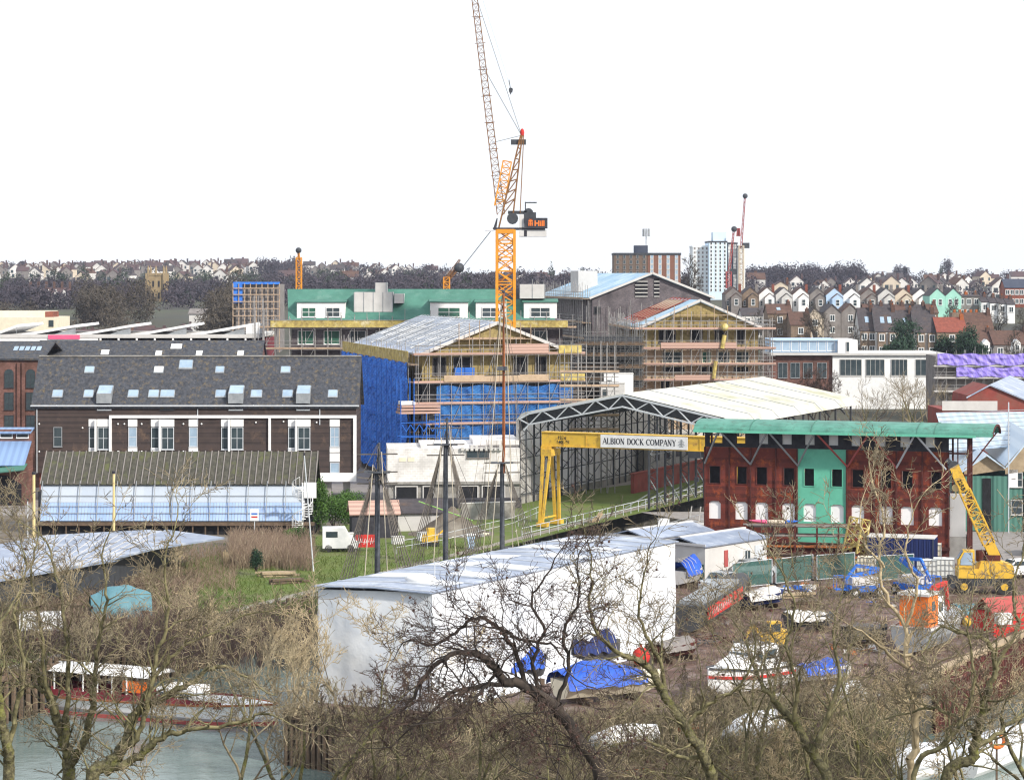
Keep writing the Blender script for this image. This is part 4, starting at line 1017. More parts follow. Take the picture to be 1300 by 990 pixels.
# white spiral stair at its right end
t = thing('spiral_stair', 'white metal spiral staircase at the end of the corrugated shed', 'staircase', (X(384,217), 217, 0))
q = MB(); q.tube((0,0,0),(0,0,5.0),.07,n=8); q.build('newel_post','white',t)
st_, rl = MB(), MB(); pts = []
for i in range(22):
    th = i*.42+2; z_ = .3+i*.205; a0, a1 = th-.2, th+.2
    st_.prism([(0,0),(math.cos(a0)*.95,math.sin(a0)*.95),(math.cos(a1)*.95,math.sin(a1)*.95)], z_, z_+.05)
    pts.append((math.cos(th)*.95,math.sin(th)*.95,z_+1.0)); rl.tube((math.cos(th)*.95,math.sin(th)*.95,z_),pts[-1],.02,n=4)
st_.build('tread','white',t); rl.path(pts,.035,5); rl.build('handrail','white',t)
# zinc roofed low boat shed, bottom left
t = thing('zinc_roofed_shed', 'low shed with broad pale zinc roof running back beside the corrugated shed', 'shed', (-34,172,0), 0)
pp = [G(px,py,2.6) for px,py in ((-30,750),(-40,698),(60,679),(190,672),(232,676),(150,709),(0,735))]
rp2 = [(p.x+34,p.y-172) for p in pp]
for p in (pp,): pass
q = MB(); q.prism(rp2, 2.42, 2.6); 
pp2 = [G(px,py,2.85) for px,py in ((210,671),(285,681),(200,694),(150,706))]; q.prism([(p.x+34,p.y-172) for p in pp2], 2.66, 2.8)
q.build('roof','zinc',t)
q = MB(); ins = [(x*.94-.2,y*.97+.9) for x,y in rp2]; q.prism(ins, 0, 2.4); q.build('wall','steel_dark',t)
q = MB()
for k in range(14):
    a_ = Vector((*rp2[6],0)).lerp(Vector((*rp2[5],0)), k/13) + Vector((0,.15,0)); b_ = Vector((*rp2[2],0)).lerp(Vector((*rp2[4],0)), k/13); q.bar(a_+Vector((0,0,2.63)), b_+Vector((0,0,2.63)), .06, .05)
q.build('roof_seam','wall_pale',t)

# ---- cream building and white sawtooth works behind
d_ = 400; f = Fr(X(-60,d_), d_, 0)
t = thing('cream_building', 'flat roofed cream rendered building with brick corner at far left', 'building', f.loc(0), 0)
q = MB(); q.box(0,f.x(69),0,14,0,Z(403,d_)); q.box(0,f.x(53),3,14,Z(403,d_),Z(396,d_)); q.build('wall','cream',t)
q = MB(); q.box(f.x(53)+.01,f.x(63),2.9,8,Z(403,d_)+.01,Z(396,d_)); q.build('stair_block','brick_red',t)
window(t, f.x(62), -.03, Z(414,d_), .8, 1, 'steel_dark','glass',1,1)
d_ = 332; f = Fr(X(-10,d_), d_, 0)
t = thing('sawtooth_works', 'low works building with a row of white sawtooth roofs and a pink stretch of fascia', 'works building', f.loc(), 0)
We = f.x(330); q = MB(); q.box(0,We,0,20,0,Z(432,d_)); q.build('wall','maroon',t)
for a_,b_ in ((-10,22),(28,97),(98,167),(172,238),(243,312)):
    x0,x1 = f.x(a_),f.x(b_); zl,zh = Z(424,d_),Z(412,d_)
    q = MB(); q.slab([(x0,0,zl),(x1,0,zh),(x1,18,zh),(x0,18,zl)],.35); s_ = q.build('sawtooth_roof','white',t)
    q = MB(); q.prism_y([(x0+3.3,zl-.45),(x1-.2,zl-.45),(x1-.2,zh-.42)], .25, .4); q.build('gable_glazing','steel_grey',s_)
q = MB(); q.box(0,We,-.4,20,Z(429,d_),Z(424.5,d_)); q.build('roof_beam','wall_pale',t)
q = MB(); q.box(f.x(62),f.x(102),-.5,-.41,Z(430.5,d_),Z(425,d_)); q.build('pink_fascia','pink',t)
q = MB()
for px in range(128,330,23): q.box(f.x(px)-.12,f.x(px)+.12,-.35,-.003,Z(434,d_),Z(429,d_)-.01)
q.box(f.x(312)+.02,We,.1,5,Z(424,d_),Z(412,d_)); q.box(f.x(-10),f.x(125),-.3,-.003,Z(433,d_),Z(429,d_)-.01); q.build_each('white_post','white',t)

# ---- green roofed block under construction
d_ = 325; f = Fr(X(368,d_), d_, 0)
t = thing('green_roofed_block', 'long unfinished block with green membrane mansard roof and white boxed dormers', 'apartment block', f.loc(), 0)
Wg = f.x(716); zE = Z(406,d_); zR = Z(367,d_+5)
q = MB(); q.box(.2,Wg-.2,0,12,0,zE); q.build('wall','brick_grey',t)
q = MB(); q.slab([(-.2,-.4,zE),(Wg-1.2,-.4,zE),(Wg-3.5,5,zR),(-.8+.0,5,zR)],.2); q.slab([(-.2,12.4,zE),(Wg-1.2,12.4,zE),(Wg-3.5,5.01,zR-.003),(-.8,5.01,zR-.003)],.2); rf = q.build('roof','green_mem',t)
q = MB(); q.slab([(Wg-8,3.2,zE+(zR-zE)*.66+.06),(Wg-2.6,3.2,zE+(zR-zE)*.66+.06),(Wg-3.3,5.0,zR+.06),(Wg-9.5,5.0,zR+.06)],.05); q.build('black_membrane','steel_dark',rf)
for a_,b_,two in ((377,438,1),(546,594,0),(604,642,0),(665,707,0)):
    x0,x1 = f.x(a_),f.x(b_); z0_,z1_ = Z(404,d_),Z(383.5,d_)
    q = MB(); q.prism_x([(-.1,z0_),(-.1,z1_),(3.4,z1_+.25),(3.4,z0_)], x0, x1); o = q.build('dormer','white',t)
    q = MB(); q.slab([(x0-.2,-.3,z1_+.06),(x1+.2,-.3,z1_+.06),(x1+.2,3.6,z1_+.42),(x0-.2,3.6,z1_+.42)],.12); q.build('dormer_roof','green_mem',o)
    n_ = 2 if two else 1; w_ = (x1-x0)/n_
    for i in range(n_): window(o, x0+w_*(i+.5)-w_*.3, -.13, z0_+.15, w_*.6, 1.35, 'white', 'glass_green' if i == 0 and a_ < 600 else 'glass', 2, 2, .1)
for a_,b_,p0,p1 in ((449,498,371,396),(500,512,373,385),(476,490,359,371),(660,692,361,379)):
    x0,x1 = f.x(a_),f.x(b_); z0_,z1_ = Z(p1,d_+1),Z(p0,d_+1)
    q = MB(); q.box(x0,x1,.9,4.6,z0_,z1_); o = q.build('plant_screen','wall_pale',t)
    q = MB(); 
    for i in range(max(1,int((x1-x0)/1.3))+1): xx = x0+(x1-x0)*i/max(1,int((x1-x0)/1.3)); q.box(xx-.04,xx+.04,.85,.897,z0_,z1_)
    q.build_each('panel_joint','steel_grey',o)
for i in range(10):
    x0 = f.x(378+i*33); window(t, x0, -.03, Z(437,d_), 2.2, 1.9, 'white', 'glass_green' if i in (0,1) else 'glass', 2, 1, .09)
t2 = thing('scaffolding', 'tube scaffold with yellow guard panels along the green roofed block', 'scaffolding', f.loc(), 0)
zs = [Z(p_,d_-1) for p_ in (499,471,443,416)]
scaffold(t2, -3.5, Wg+1.2, -.2, zs, Z(402,d_), toe=[(-2.5,Wg+.5,Z(415.5,d_-1),.9,'insul_y')], boards='board', seed=1, step=2.4)
q = MB()
for i in range(9):
    a_ = -3.3+rnd.uniform(-1.6,1.2); q.tube((a_,-.4-i*.3,Z(440,d_)),(a_,-.4-i*.3,Z(372+rnd.uniform(0,22),d_)),.05,n=5)
q.build('loose_poles','scaf',t2)

# ---- blue netted block (front gable) under construction
f = Fr(-10.2, 268, 14); Wb = 17.4; Db = 42; zE = 15.25; zA = 18.7
t = thing('insulated_gable_block', 'unfinished gabled block with yellow insulation boards and grey metal roof', 'apartment block', f.loc(), f.a)
q = MB(); q.box(0,Wb,0,Db,0,zE-3.4); q.build('wall','steel_dark',t)
q = MB(); q.box(0,Wb,0,Db,zE-3.395,zE); q.prism_y([(0,zE),(Wb,zE),(Wb/2,zA-.1)],0,Db); q.build('insulated_wall','insul',t)
q = MB(); roof_gable(q,0,Wb,0,Db,zE+.1,zA+.05,.5,.22,'y'); rf = q.build('roof','grey_deck',t)
q = MB(); g5 = random.Random(11)
for i in range(18):    # loose insulation strips and rails on the roof
    y0 = 1+i*2.25; a_ = g5.uniform(.3,.9); 
    def rz_(x): return zE+.1+(zA-zE)*(x/(Wb/2))
    x0 = g5.uniform(0,3); x1 = g5.uniform(5,8); q.slab([(x0,y0,rz_(x0)+.12),(x1,y0,rz_(x1)+.12),(x1,y0+a_,rz_(x1)+.12),(x0,y0+a_,rz_(x0)+.12)],.06)
q.build('roof_boards','white',rf)
q = MB()
for i in range(25): y0 = .6+i*1.65; q.bar((.1,y0,rz_(.1)+.3),(Wb/2-.1,y0,zA+.25),.06)
for i in range(6): x_ = .8+i*1.4; q.bar((x_,0,rz_(x_)+.2),(x_,Db,rz_(x_)+.2),.05)
q.build('roof_rails','steel_grey',rf)
q = MB(); q.slab([(-.6,-.62,zE-.1),(Wb/2,-.62,zA+.12),(Wb/2,-.5,zA+.12),(-.6,-.5,zE-.1)],.35); q.slab([(Wb+.6,-.62,zE-.1),(Wb/2,-.62,zA+.12),(Wb/2,-.5,zA+.12),(Wb+.6,-.5,zE-.1)],.35); q.build('barge_board','wall_pale',rf)
for x_,w_ in ((1.2,1.6),(3.6,2.2),(10.6,1.7),(13.2,1.4)): window(t, x_, -.03, zE-2.6, w_, 2.1, 'wall_grey','void',2,1,.08)
for k in range(3):
    for x_ in (2.0,6.0,11.0): window(t, x_, -.03, 2.0+k*3.1, 2.6, 1.8, 'wall_grey','glass',2,1,.08)
q = MB(); q.box(3.7,6.0,-.5,-.2,zE-2.7,zE-1.7); q.build('stacked_board','blue_paint',t)
t2 = thing('scaffolding', 'front scaffold with blue netting on the yellow insulated gable block', 'scaffolding', f.loc(), f.a)
zs = [1.8,4.6,7.2,9.5,11.9,15.05]
scaffold(t2, -.8, Wb+.9, -.25, zs, zE+.6, boards='board_pink', seed=2, step=1.7,
         toe=[(2.2,Wb-3,12.0,.75,'ply'),(9,Wb-3,15.15,1.1,'board_pink'),(Wb-1.5,Wb+1.3,12.0,.8,'insul_y'),(Wb-1.8,Wb+.9,15.15,.9,'insul_y')],
         net=[(1.4,Wb-.6,3.6,7.5),(1.4,Wb,7.3,11.5)], netmat='blue_net2')
q = MB(); q.box(4.5,12,-.35,-.3,zE+1.55,zE+1.72); q.box(3.8,12.6,-1.3,-.3,zE+1.5,zE+1.55)
for i in range(8): q.tube((4+i*1.2,-1.3,zE),(4+i*1.2,-1.3,zE+3.2+rnd.uniform(0,.6)),.05,n=5)
q.build('upper_deck','board',t2)
t3 = thing('scaffolding', 'side scaffold fully wrapped in deep blue debris netting beside the timber apartments', 'scaffolding', f.loc(), f.a)
scaffold(t3, 0, Db, -.3, [3.5,6.3,9.1,11.9,13.9], zE+.2, loc=(0,Db,0), rz=R(-90), boards='board', seed=3, step=2.2, toe=[(-.3,Db+.4,14.2,1.25,'insul_y')],
         net=[(-.4,Db+.5,.8,4.0),(-.4,Db+.5,3.8,7.2),(-.4,Db+.5,7.1,10.5),(-.4,Db+.5,10.4,14.1)])
q = MB()
for i in range(3): q.box(-3.4+i*.1,1.2,-4.2,-1.8,8.6+i*.35,8.85+i*.35)
q.box(-3.2,-1.6,-4,-2.2,9.6,9.95,1); q.build('loading_platform',['board_pink','white'],t2)
q = MB()
for x_ in (-3.3,-1.8,-.4,1.1):
    for y_ in (-4.2,-1.9): q.tube((x_,y_,0),(x_,y_,12.5 if x_ < -1 else 8.6),.055,n=5)
for z_ in (2,4,6,7.6): q.tube((-3.3,-4.2,z_),(1.1,-4.2,z_),.05,n=4); q.tube((-3.3,-1.9,z_),(1.1,-1.9,z_),.05,n=4)
for i in range(9): q.tube((-3.2+i*.5,-4.25,6.6 if i%2 else 7.4),(-2.7+i*.5,-4.25,7.4 if i%2 else 6.6),.05,n=4)
q.build('loading_tower','blue_paint',t2)

# white rendered podium in front
d_ = 246; f = Fr(X(492,d_), d_, 4)
t = thing('white_podium_building', 'low white rendered podium with dark ground floor openings below the blue netting', 'building', f.loc(), f.a)
Wp = 13.8; z1 = f.p(500,570)[1]; zs_ = f.p(500,612)[1]
q = MB(); q.box(0,Wp,0,9,zs_+.02,z1); q.box(3.5,Wp,1.5,9,z1,z1+.3); q.box(9,Wp,1.0,9,z1+.3,z1+.8); q.build('wall','white_render',t)
q = MB(); q.box(-.15,Wp+.3,-.15,9,zs_-.25,zs_); q.build('floor_band','conc',t)
q = MB(); q.box(.1,Wp,.2,9,0,zs_-.26); q.build('ground_floor_wall','conc',t)
for a_,b_ in ((503,529),(538,550),(583,606),(613,640)):
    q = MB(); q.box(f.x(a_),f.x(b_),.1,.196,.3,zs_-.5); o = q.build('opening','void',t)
    q = MB(); q.box(f.x(a_)-.12,f.x(a_),.0,.19,.3,zs_-.5); q.box(f.x(b_),f.x(b_)+.12,.0,.19,.3,zs_-.5); q.box(f.x(a_)-.12,f.x(b_)+.12,.0,.19,zs_-.5,zs_-.38); q.build('frame','wall_pale',o)
window(t, f.x(592), -.03, z1-1.0, 2.4, .95, 'wall_grey','glass',2,1); q = MB(); q.box(1.2,1.9,-.04,-.003,z1-1.3,z1-.9); q.box(2.1,2.8,-.04,-.003,z1-1.3,z1-.9); q.build('vent','cream',t)
q = MB(); 
for k in range(9): q.box(f.x(585)+k*.5,f.x(585)+k*.5+.3,-.3,.2,z1-.2,z1+rnd.uniform(.05,.5))
q.build('stacked_packs','wall_pale',t)
q = MB(); q.box(0.0,Wp,-2.6,-.6,0,.9); q.build('hoarding','skirt_dark',t)

# ---- yellow insulated gable block, right
d_ = 300; f = Fr(X(815,d_), d_, 4); xA, xB = 0, f.x(962); Wd = xB; zE = Z(414,d_); zA = Z(381,d_)
t = thing('insulated_gable_block', 'far unfinished gabled block with cream boarded floors beside the dark grey gable', 'apartment block', f.loc(), f.a)
q = MB(); q.box(0,Wd,0,26,zE-2.6,zE); q.prism_y([(0,zE),(Wd,zE),(Wd/2,zA-.1)],0,26); q.build('insulated_wall','insul',t)
q = MB(); q.box(0,Wd,0,26,0,zE-2.605); q.build('wall','ply',t)
q = MB(); roof_gable(q,0,Wd,0,26,zE+.05,zA,.4,.25,'y'); rf = q.build('roof','blue_membrane',t)
q = MB()
for i in range(6): y0 = 8+i*3.2; q.bar((-.2,y0,zE+.2),(Wd/2,y0,zA+.15),.14)
for x_ in (1.5,4,6.5): z_ = zE+.2+(zA-zE)*(x_/(Wd/2)); q.bar((x_,8,z_),(x_,25,z_),.12)
q.build('red_purlins','paint_red',rf)
q = MB(); q.slab([(.2,8.2,zE+.12),(Wd/2-.8,8.2,zA-.1),(Wd/2-.8,24.6,zA-.1),(.2,24.6,zE+.12)],.04); q.build('purlin_lining','ply',rf)
q = MB(); q.slab([(-.5,-.5,zE-.05),(Wd/2,-.5,zA+.15),(Wd/2,-.35,zA+.15),(-.5,-.35,zE-.05)],.3); q.slab([(Wd+.5,-.5,zE-.05),(Wd/2,-.5,zA+.15),(Wd/2,-.35,zA+.15),(Wd+.5,-.35,zE-.05)],.3); q.build('barge_board','wall_pale',rf)
for a_,b_ in ((836,858),(876,892),(907,919),(935,946)): window(t, f.x(a_), -.03, Z(436,d_), f.x(b_)-f.x(a_), 1.7, 'wall_grey','void',2,1,.08)
for a_,b_,gm in ((840,867,'glass'),(891,903,'glass_green'),(910,927,'glass'),(933,951,'glass')): window(t, f.x(a_), -.03, Z(461,d_), f.x(b_)-f.x(a_), 1.5, 'cream',gm,2,1,.1)
for a_,b_ in ((840,870),(890,905),(930,951)): window(t, f.x(a_), -.03, Z(474,d_), f.x(b_)-f.x(a_), .9, 'cream','void',2,1,.1)
for a_,b_ in ((838,851),(905,923)): window(t, f.x(a_), -.03, Z(494,d_), f.x(b_)-f.x(a_), 1.4, 'cream','void',2,1,.1)
t2 = thing('scaffolding', 'boarded tube scaffold on the far yellow insulated gable block', 'scaffolding', f.loc(), f.a)
zs = [Z(p_,d_-1) for p_ in (504,483,463,443,418)]
scaffold(t2, -.8, Wd+1.6, -.2, zs, zE+1.0, boards='board_pink', seed=4, step=1.55, toe=[(2.2,Wd-3,zs[3]+.05,.8,'board_pink'),(4,9,zs[1],.7,'board_pink')])
scaffold(t2, 0, 24, -.2, zs, zE+.6, loc=(0,24,0), rz=R(-90), seed=5, step=2.0)
scaffold(t2, 0, 10, -.2, zs, zE+.2, loc=(Wd,0,0), rz=R(90), seed=6, step=2.0)
q = MB(); q.box(Wd*.27,Wd*.75,-.9,-.3,zE+1.35,zE+1.42); 
for i in range(5): q.tube((Wd*.27+i*1.7,-.9,zE-1),(Wd*.27+i*1.7,-.9,zE+2.6),.05,n=5)
q.build('upper_deck','board',t2)
q = MB(); q.tube((f.x(917),-1.8,Z(425,d_)),(f.x(914),-1.8,Z(442,d_)),.28,n=8); q.sphere((f.x(917),-1.8,Z(415,d_)),.5); q.tube((f.x(906),-1.8,Z(458,d_)),(f.x(903),-1.8,Z(480,d_)),.25,n=8); q.build('rubbish_chute','insul_y',t2)

# ---- dark grey gable block
d_ = 345; f = Fr(X(752,d_), d_, 10); Wd = f.x(902); zE = Z(378,d_)+.1; zA = Z(347,d_)
t = thing('grey_brick_gable_block', 'big dark grey brick gable with louvred openings and pale blue membrane roof', 'apartment block', f.loc(), f.a)
q = MB(); q.box(0,Wd,0,40,0,zE); q.prism_y([(0,zE),(Wd,zE),(Wd/2,zA-.15)],0,40); q.build('wall','brick_grey',t)
q = MB(); roof_gable(q,0,Wd,0,40,zE+.1,zA+.05,.45,.25,'y'); rf = q.build('roof','blue_membrane',t)
q = MB(); q.slab([(-.6,-.6,zE-.05),(Wd/2,-.6,zA+.2),(Wd/2,-.45,zA+.2),(-.6,-.45,zE-.05)],.3); q.slab([(Wd+.6,-.6,zE-.05),(Wd/2,-.6,zA+.2),(Wd/2,-.45,zA+.2),(Wd+.6,-.45,zE-.05)],.3); q.build('barge_board','wall_pale',rf)
q = MB(); q.box(1.2,4.2,16,22,zE+.2,zA+.4); q.build('roof_plant_box','wall_pale',rf)
for a_,b_ in ((806,822),(830,837)):
    x0,x1 = f.x(a_),f.x(b_); q = MB(); q.box(x0,x1,-.06,-.003,Z(378,d_),Z(354.5 if a_ < 820 else 352,d_)-.2); o = q.build('louvre','void',t)
    q = MB()
    for i in range(5): z_ = Z(377,d_)+i*.55; q.box(x0,x1,-.14,-.065,z_,z_+.12)
    q.build('louvre_blade','wall_pale',o)
window(t, f.x(754), -.03, Z(398,d_), 1.0, 1.0, 'steel_dark','void',1,1)
t2 = thing('scaffolding', 'dark tube scaffold round the big grey brick gable block', 'scaffolding', f.loc(), f.a)
zs = [Z(p_,d_) for p_ in (500,481,464,447,430,410)]
scaffold(t2, -1, Wd+.5, -.2, zs[:5], zE-1.5, pole='scaf', seed=7, step=2.1, z0=0)
scaffold(t2, 0, 40, -.2, zs+[zE-.3], zE+1.5, loc=(0,40,0), rz=R(-90), pole='scaf', seed=8, step=2.3)
# dark scaffolded link between the two, with timber decks
d_ = 288; f = Fr(X(735,d_), d_, -6)
t = thing('scaffolding', 'dense dark scaffold stack with narrow decks left of the boarded gable block', 'scaffolding', f.loc(), f.a)
scaffold(t, 0, 7.4, 4, [Z(p_,d_) for p_ in (512,497,482,467,452,438)], Z(405,d_), pole='scaf_dark', boards='timber_old', seed=9, step=1.2, depth=4)
scaffold(t, 0, 7.4, 9, [Z(p_,d_) for p_ in (512,497,482,467,452,438)], Z(420,d_), pole='scaf_dark', boards='timber_old', seed=10, step=1.2, depth=3)
q = MB(); q.box(0,7.2,8.6,9,0,Z(430,d_)); q.build('backing_sheet','steel_dark',t)
t = thing('scaffolding', 'low pale tube scaffold between the blue netted gable and the white cabins', 'scaffolding', (X(716,262),262,0), 0)
scaffold(t, 0, 5.6, 0, [Z(p_,262) for p_ in (545,527,508,490,472)], Z(440,262), seed=12, step=1.1, boards='board')
# stacked white cabins
for i,(a_,b_,p0,p1,dd,lab) in enumerate(((762,793,487,502,281,'lower grey white site cabin beneath the scaffold'),(767,804,475,497,284,'bigger white site cabin standing behind the grey white one'))):
    t = thing('site_cabin', lab, 'site cabin', (X(a_,dd),dd,0), 0)
    w_ = X(b_,dd)-X(a_,dd); q = MB(); q.box(0,w_,0,2.6,0 if False else Z(p1,dd)-6,Z(p0,dd)); q.build('body','white' if i else 'wall_pale',t)
    q = MB(); q.box(-.05,w_+.05,-.05,2.65,Z(p0,dd)+.002,Z(p0,dd)+.1); q.build('roof','wall_pale',t)
    q = MB(); q.box(.3,.9,-.04,-.003,Z(p0,dd)-1.6,Z(p0,dd)-.7); q.build('window','glass',t)

# ================================================================== CRANES
def lattice(mb, p0, p1, w0, w1, n, chord=.16, web=.08, sides=4, ref=(0,1,0)):
    p0, p1 = Vector(p0), Vector(p1); d = (p1-p0).normalized(); a = d.cross(Vector(ref)).normalized(); b = a.cross(d).normalized()
    def ring(t):
        c = p0.lerp(p1,t); w = (w0+(w1-w0)*t)/2
        return [c+a*w+b*w, c+a*w-b*w, c-a*w-b*w, c-a*w+b*w] if sides == 4 else [c+a*w, c-a*w*.5+b*w, c-a*w*.5-b*w]
    prev = ring(0); S = len(prev)
    for i in range(1, n+1):
        cur = ring(i/n)
        for k in range(S):
            mb.bar(prev[k],cur[k],chord); k2 = (k+1)%S
            mb.bar(prev[k] if i%2 else prev[k2], cur[k2] if i%2 else cur[k], web); mb.bar(cur[k],cur[k2],web)
        prev = cur
D0 = 312; cx = X(642,D0); zT = Z(292,D0); s = D0/F
t = thing('tower_crane', 'tall orange luffing tower crane with black counterweight and steep jib', 'tower crane', (cx,D0,0), 0)
q = MB(); lattice(q,(0,0,0),(0,0,zT),2.3,2.3,22,.36,.13); lattice(q,(0,0,zT-9),(0,0,zT),2.3,2.3,5,.38,.16); q.build('mast','crane_yel',t)
q = MB(); q.box(-1.3,1.3,-1.3,1.3,zT-.5,zT-.02); q.build('slewing_ring','crane_yel',t)
q = MB(); q.box(-1.7,5.2,-1.2,1.2,zT,zT+.28); q.prism_y([(-1.6,zT+.28),(-1.2,zT+1.5),(-1.05,zT+1.5),(-1.2,zT+.28)],-1.2,-1.05); q.build('machine_deck','skirt_dark',t)
q = MB(); q.tube((.9,-1,zT+1.5),(.9,1,zT+1.5),.75,n=12); q.box(.3,2.8,-.8,.8,zT+2.1,zT+2.5); q.tube((3.0,-.8,zT+2.2),(3.0,.8,zT+2.2),.65,n=12); q.box(2.4,4.0,-.9,.9,zT+.9,zT+2.3); q.bar((2.6,0,zT+2.3),(2.6,0,zT+3.7),.14); q.bar((2.6,0,zT+3.6),(4.1,0,zT+3.6),.16); q.build('winch','steel_dark',t)
q = MB(); q.box(-2.6,-1.75,-1.5,-.3,zT+.05,zT+1.8); q.box(-2.7,-1.6,-1.6,1.0,zT-.1,zT+.04); q.build('operator_cab','white',t)
q = MB(); q.box(1.8,5.4,-1.1,1.1,zT-.9,zT-.02); q.box(2.4,2.8,-1.14,-1.102,zT-.9,zT-.1,1); q.build('ballast',['wall_pale','skirt_dark'],t)
q = MB(); q.box(1.8,2.4,-1.16,1.2,zT-.85,zT+2.0); q.build('pale_cabinet','wall_pale',t)
q = MB(); q.box(2.42,5.5,-1.45,-1.2,zT+.15,zT+1.55); bn = q.build('banner','skirt_dark',t)
text_obj('Hill', 1.0, bn, (3.75,-1.47,zT+.5), 'orange', .03)
q = MB()
q.box(3.0,3.55,-1.47,-1.455,zT+1.05,zT+1.25); q.box(3.0,3.12,-1.47,-1.455,zT+.5,zT+1.0); q.box(3.42,3.55,-1.47,-1.455,zT+.5,zT+1.0); q.box(3.15,3.4,-1.475,-1.46,zT+.75,zT+.86); q.box(3.22,3.33,-1.48,-1.465,zT+.5,zT+1.3); q.box(3.05,3.5,-1.485,-1.47,zT+1.32,zT+1.38); q.build('banner_emblem','orange',bn)
# A frame
def cp(px, py): return ((px-642)*s, 0, Z(py,D0))
q = MB(); ap = cp(662,172)
for y_ in (-.9,.9):
    q.bar((-.9,y_,zT+.3),(ap[0]-.1,y_*.25,ap[2]),.2,m=0); q.bar((1.0,y_,zT+2.2),(ap[0]+.1,y_*.25,ap[2]),.2); q.bar((1.9,y_,zT+2.2),(ap[0]+.3,y_*.3,ap[2]),.12)
    for k in range(1,8):
        t0, t1 = k/8, (k+.5)/8; L0 = Vector((-.9,y_,zT+.3)).lerp(Vector((ap[0]-.1,y_*.25,ap[2])),t0); R0 = Vector((1.0,y_,zT+2.2)).lerp(Vector((ap[0]+.1,y_*.25,ap[2])),t1)
        q.bar(L0,R0,.11); L1 = Vector((-.9,y_,zT+.3)).lerp(Vector((ap[0]-.1,y_*.25,ap[2])),t0+1/8 if t0+1/8<=1 else 1); q.bar(R0,L1,.11); q.bar(L0,(L0.x,-L0.y,L0.z),.09); q.bar(R0,(R0.x,-R0.y,R0.z),.09)
q.build('a_frame','crane_brown',t)
q = MB(); q.bar((ap[0]-1.4,0,ap[2]-.9),(ap[0]+.6,0,ap[2]-.9),.14,.7); q.build('top_platform','steel_dark',t)
q = MB(); q.sphere((ap[0]+.1,0,ap[2]+.35),.28,.28,.55); q.build('beacon','red',t)
q = MB(); j0 = Vector(cp(636,272)); j1 = Vector(cp(599,-30)); lattice(q, j0, j1, 1.0, .7, 34, .12, .05, 4)
for k in range(9): p = j0.lerp(j1,k/9+.05); q.bar(p+Vector((-.7,0,0)),p+Vector((.7,0,.1)),.08)
q.build('jib','crane_brown',t)
q = MB(); lattice(q, Vector(cp(634,262)), Vector(cp(644,205)), 1.3,1.1,7,.16,.09); q.build('jib_heel','crane_yel',t)
q = MB(); q.tube(ap, j0.lerp(j1,.62), .035,n=4); q.tube(ap, j0.lerp(j1,.95), .03,n=4); q.tube((ap[0],.3,ap[2]), j0.lerp(j1,.3), .03,n=4); q.tube((-2,0,zT-.2),cp(585,342),.045,n=4); q.build('pendant_rope','steel_dark',t)
hk = cp(648.5,113)
t = thing('hook_block', 'small dark hook block hanging in the sky right of the jib', 'hook block', (cx+hk[0],D0,hk[2]), 0)
q = MB(); q.box(-.22,.22,-.15,.15,-.5,.1); q.tube((-.02,0,-.45),(-.02,0,-.75),.07); q.tube((0,-.17,-.15),(0,.17,-.15),.28,n=10); q.build('sheave_block','steel_dark',t)
q = MB(); q.tube((-.25,0,1.2),(-.05,0,0),.05,n=5); q.tube((0,0,0),Vector(cp(604,-28))-Vector(hk)+Vector((0,0,0)),.012,n=3); q.build('hoist_rope','steel_dark',t)
def small_crane(label, px, d, pbase, ptop, w, mt, jib=None, jmt=None, cab=True, frame=None):
    t = thing('tower_crane', label, 'tower crane', (X(px,d),d,Z(pbase,d)), 0); z1 = Z(ptop,d)-Z(pbase,d)
    q = MB(); lattice(q,(0,0,0),(0,0,z1),w,w,int(z1/w/1.4)+2,w*.22,w*.12); q.build('mast',mt,t)
    s_ = d/F
    if cab: q = MB(); q.box(w*.3,w*1.7,-w*.5,w*.5,z1-1,z1+w*.6); q.build('counterweight','steel_dark',t)
    for k,(a_,b_,c_,e_,ww) in enumerate(jib or []):
        q = MB(); lattice(q,((a_-px)*s_,0,Z(b_,d)-Z(pbase,d)),((c_-px)*s_,0,Z(e_,d)-Z(pbase,d)),ww,ww*.7,12,ww*.22,ww*.1,3); q.build('jib',jmt or mt,t)
        if k == 0: q = MB(); q.sphere(((c_-px)*s_,0,Z(e_,d)-Z(pbase,d)),ww*1.1); q.build('jib_head','steel_dark',t)
    return t
small_crane('small orange tower crane before the wooded hill, left of the green roof', 379.5, 520, 370, 327, 1.1, 'crane_yel', [(380,330,379,318,.6)], cab=False)
small_crane('low orange crane with jib raised, half hidden behind the green roof', 567, 620, 370, 352, 1.5, 'crane_yel', [(563,362,583,340,1.2),(568,352,584,330,.8)], 'crane_brown', cab=False)
small_crane('pale red and white crane with long thin upright jib beside the blue tower block', 941, 900, 372, 312, 1.8, 'wall_cream', [(941,316,946,249,.9),(938,300,938,290,1.6)], 'red_pale')
small_crane('red and white crane with shorter jib in front of the blue tower block', 925, 880, 366, 345, 1.8, 'red_pale', [(926,345,932,291,1.0)], 'red_pale')

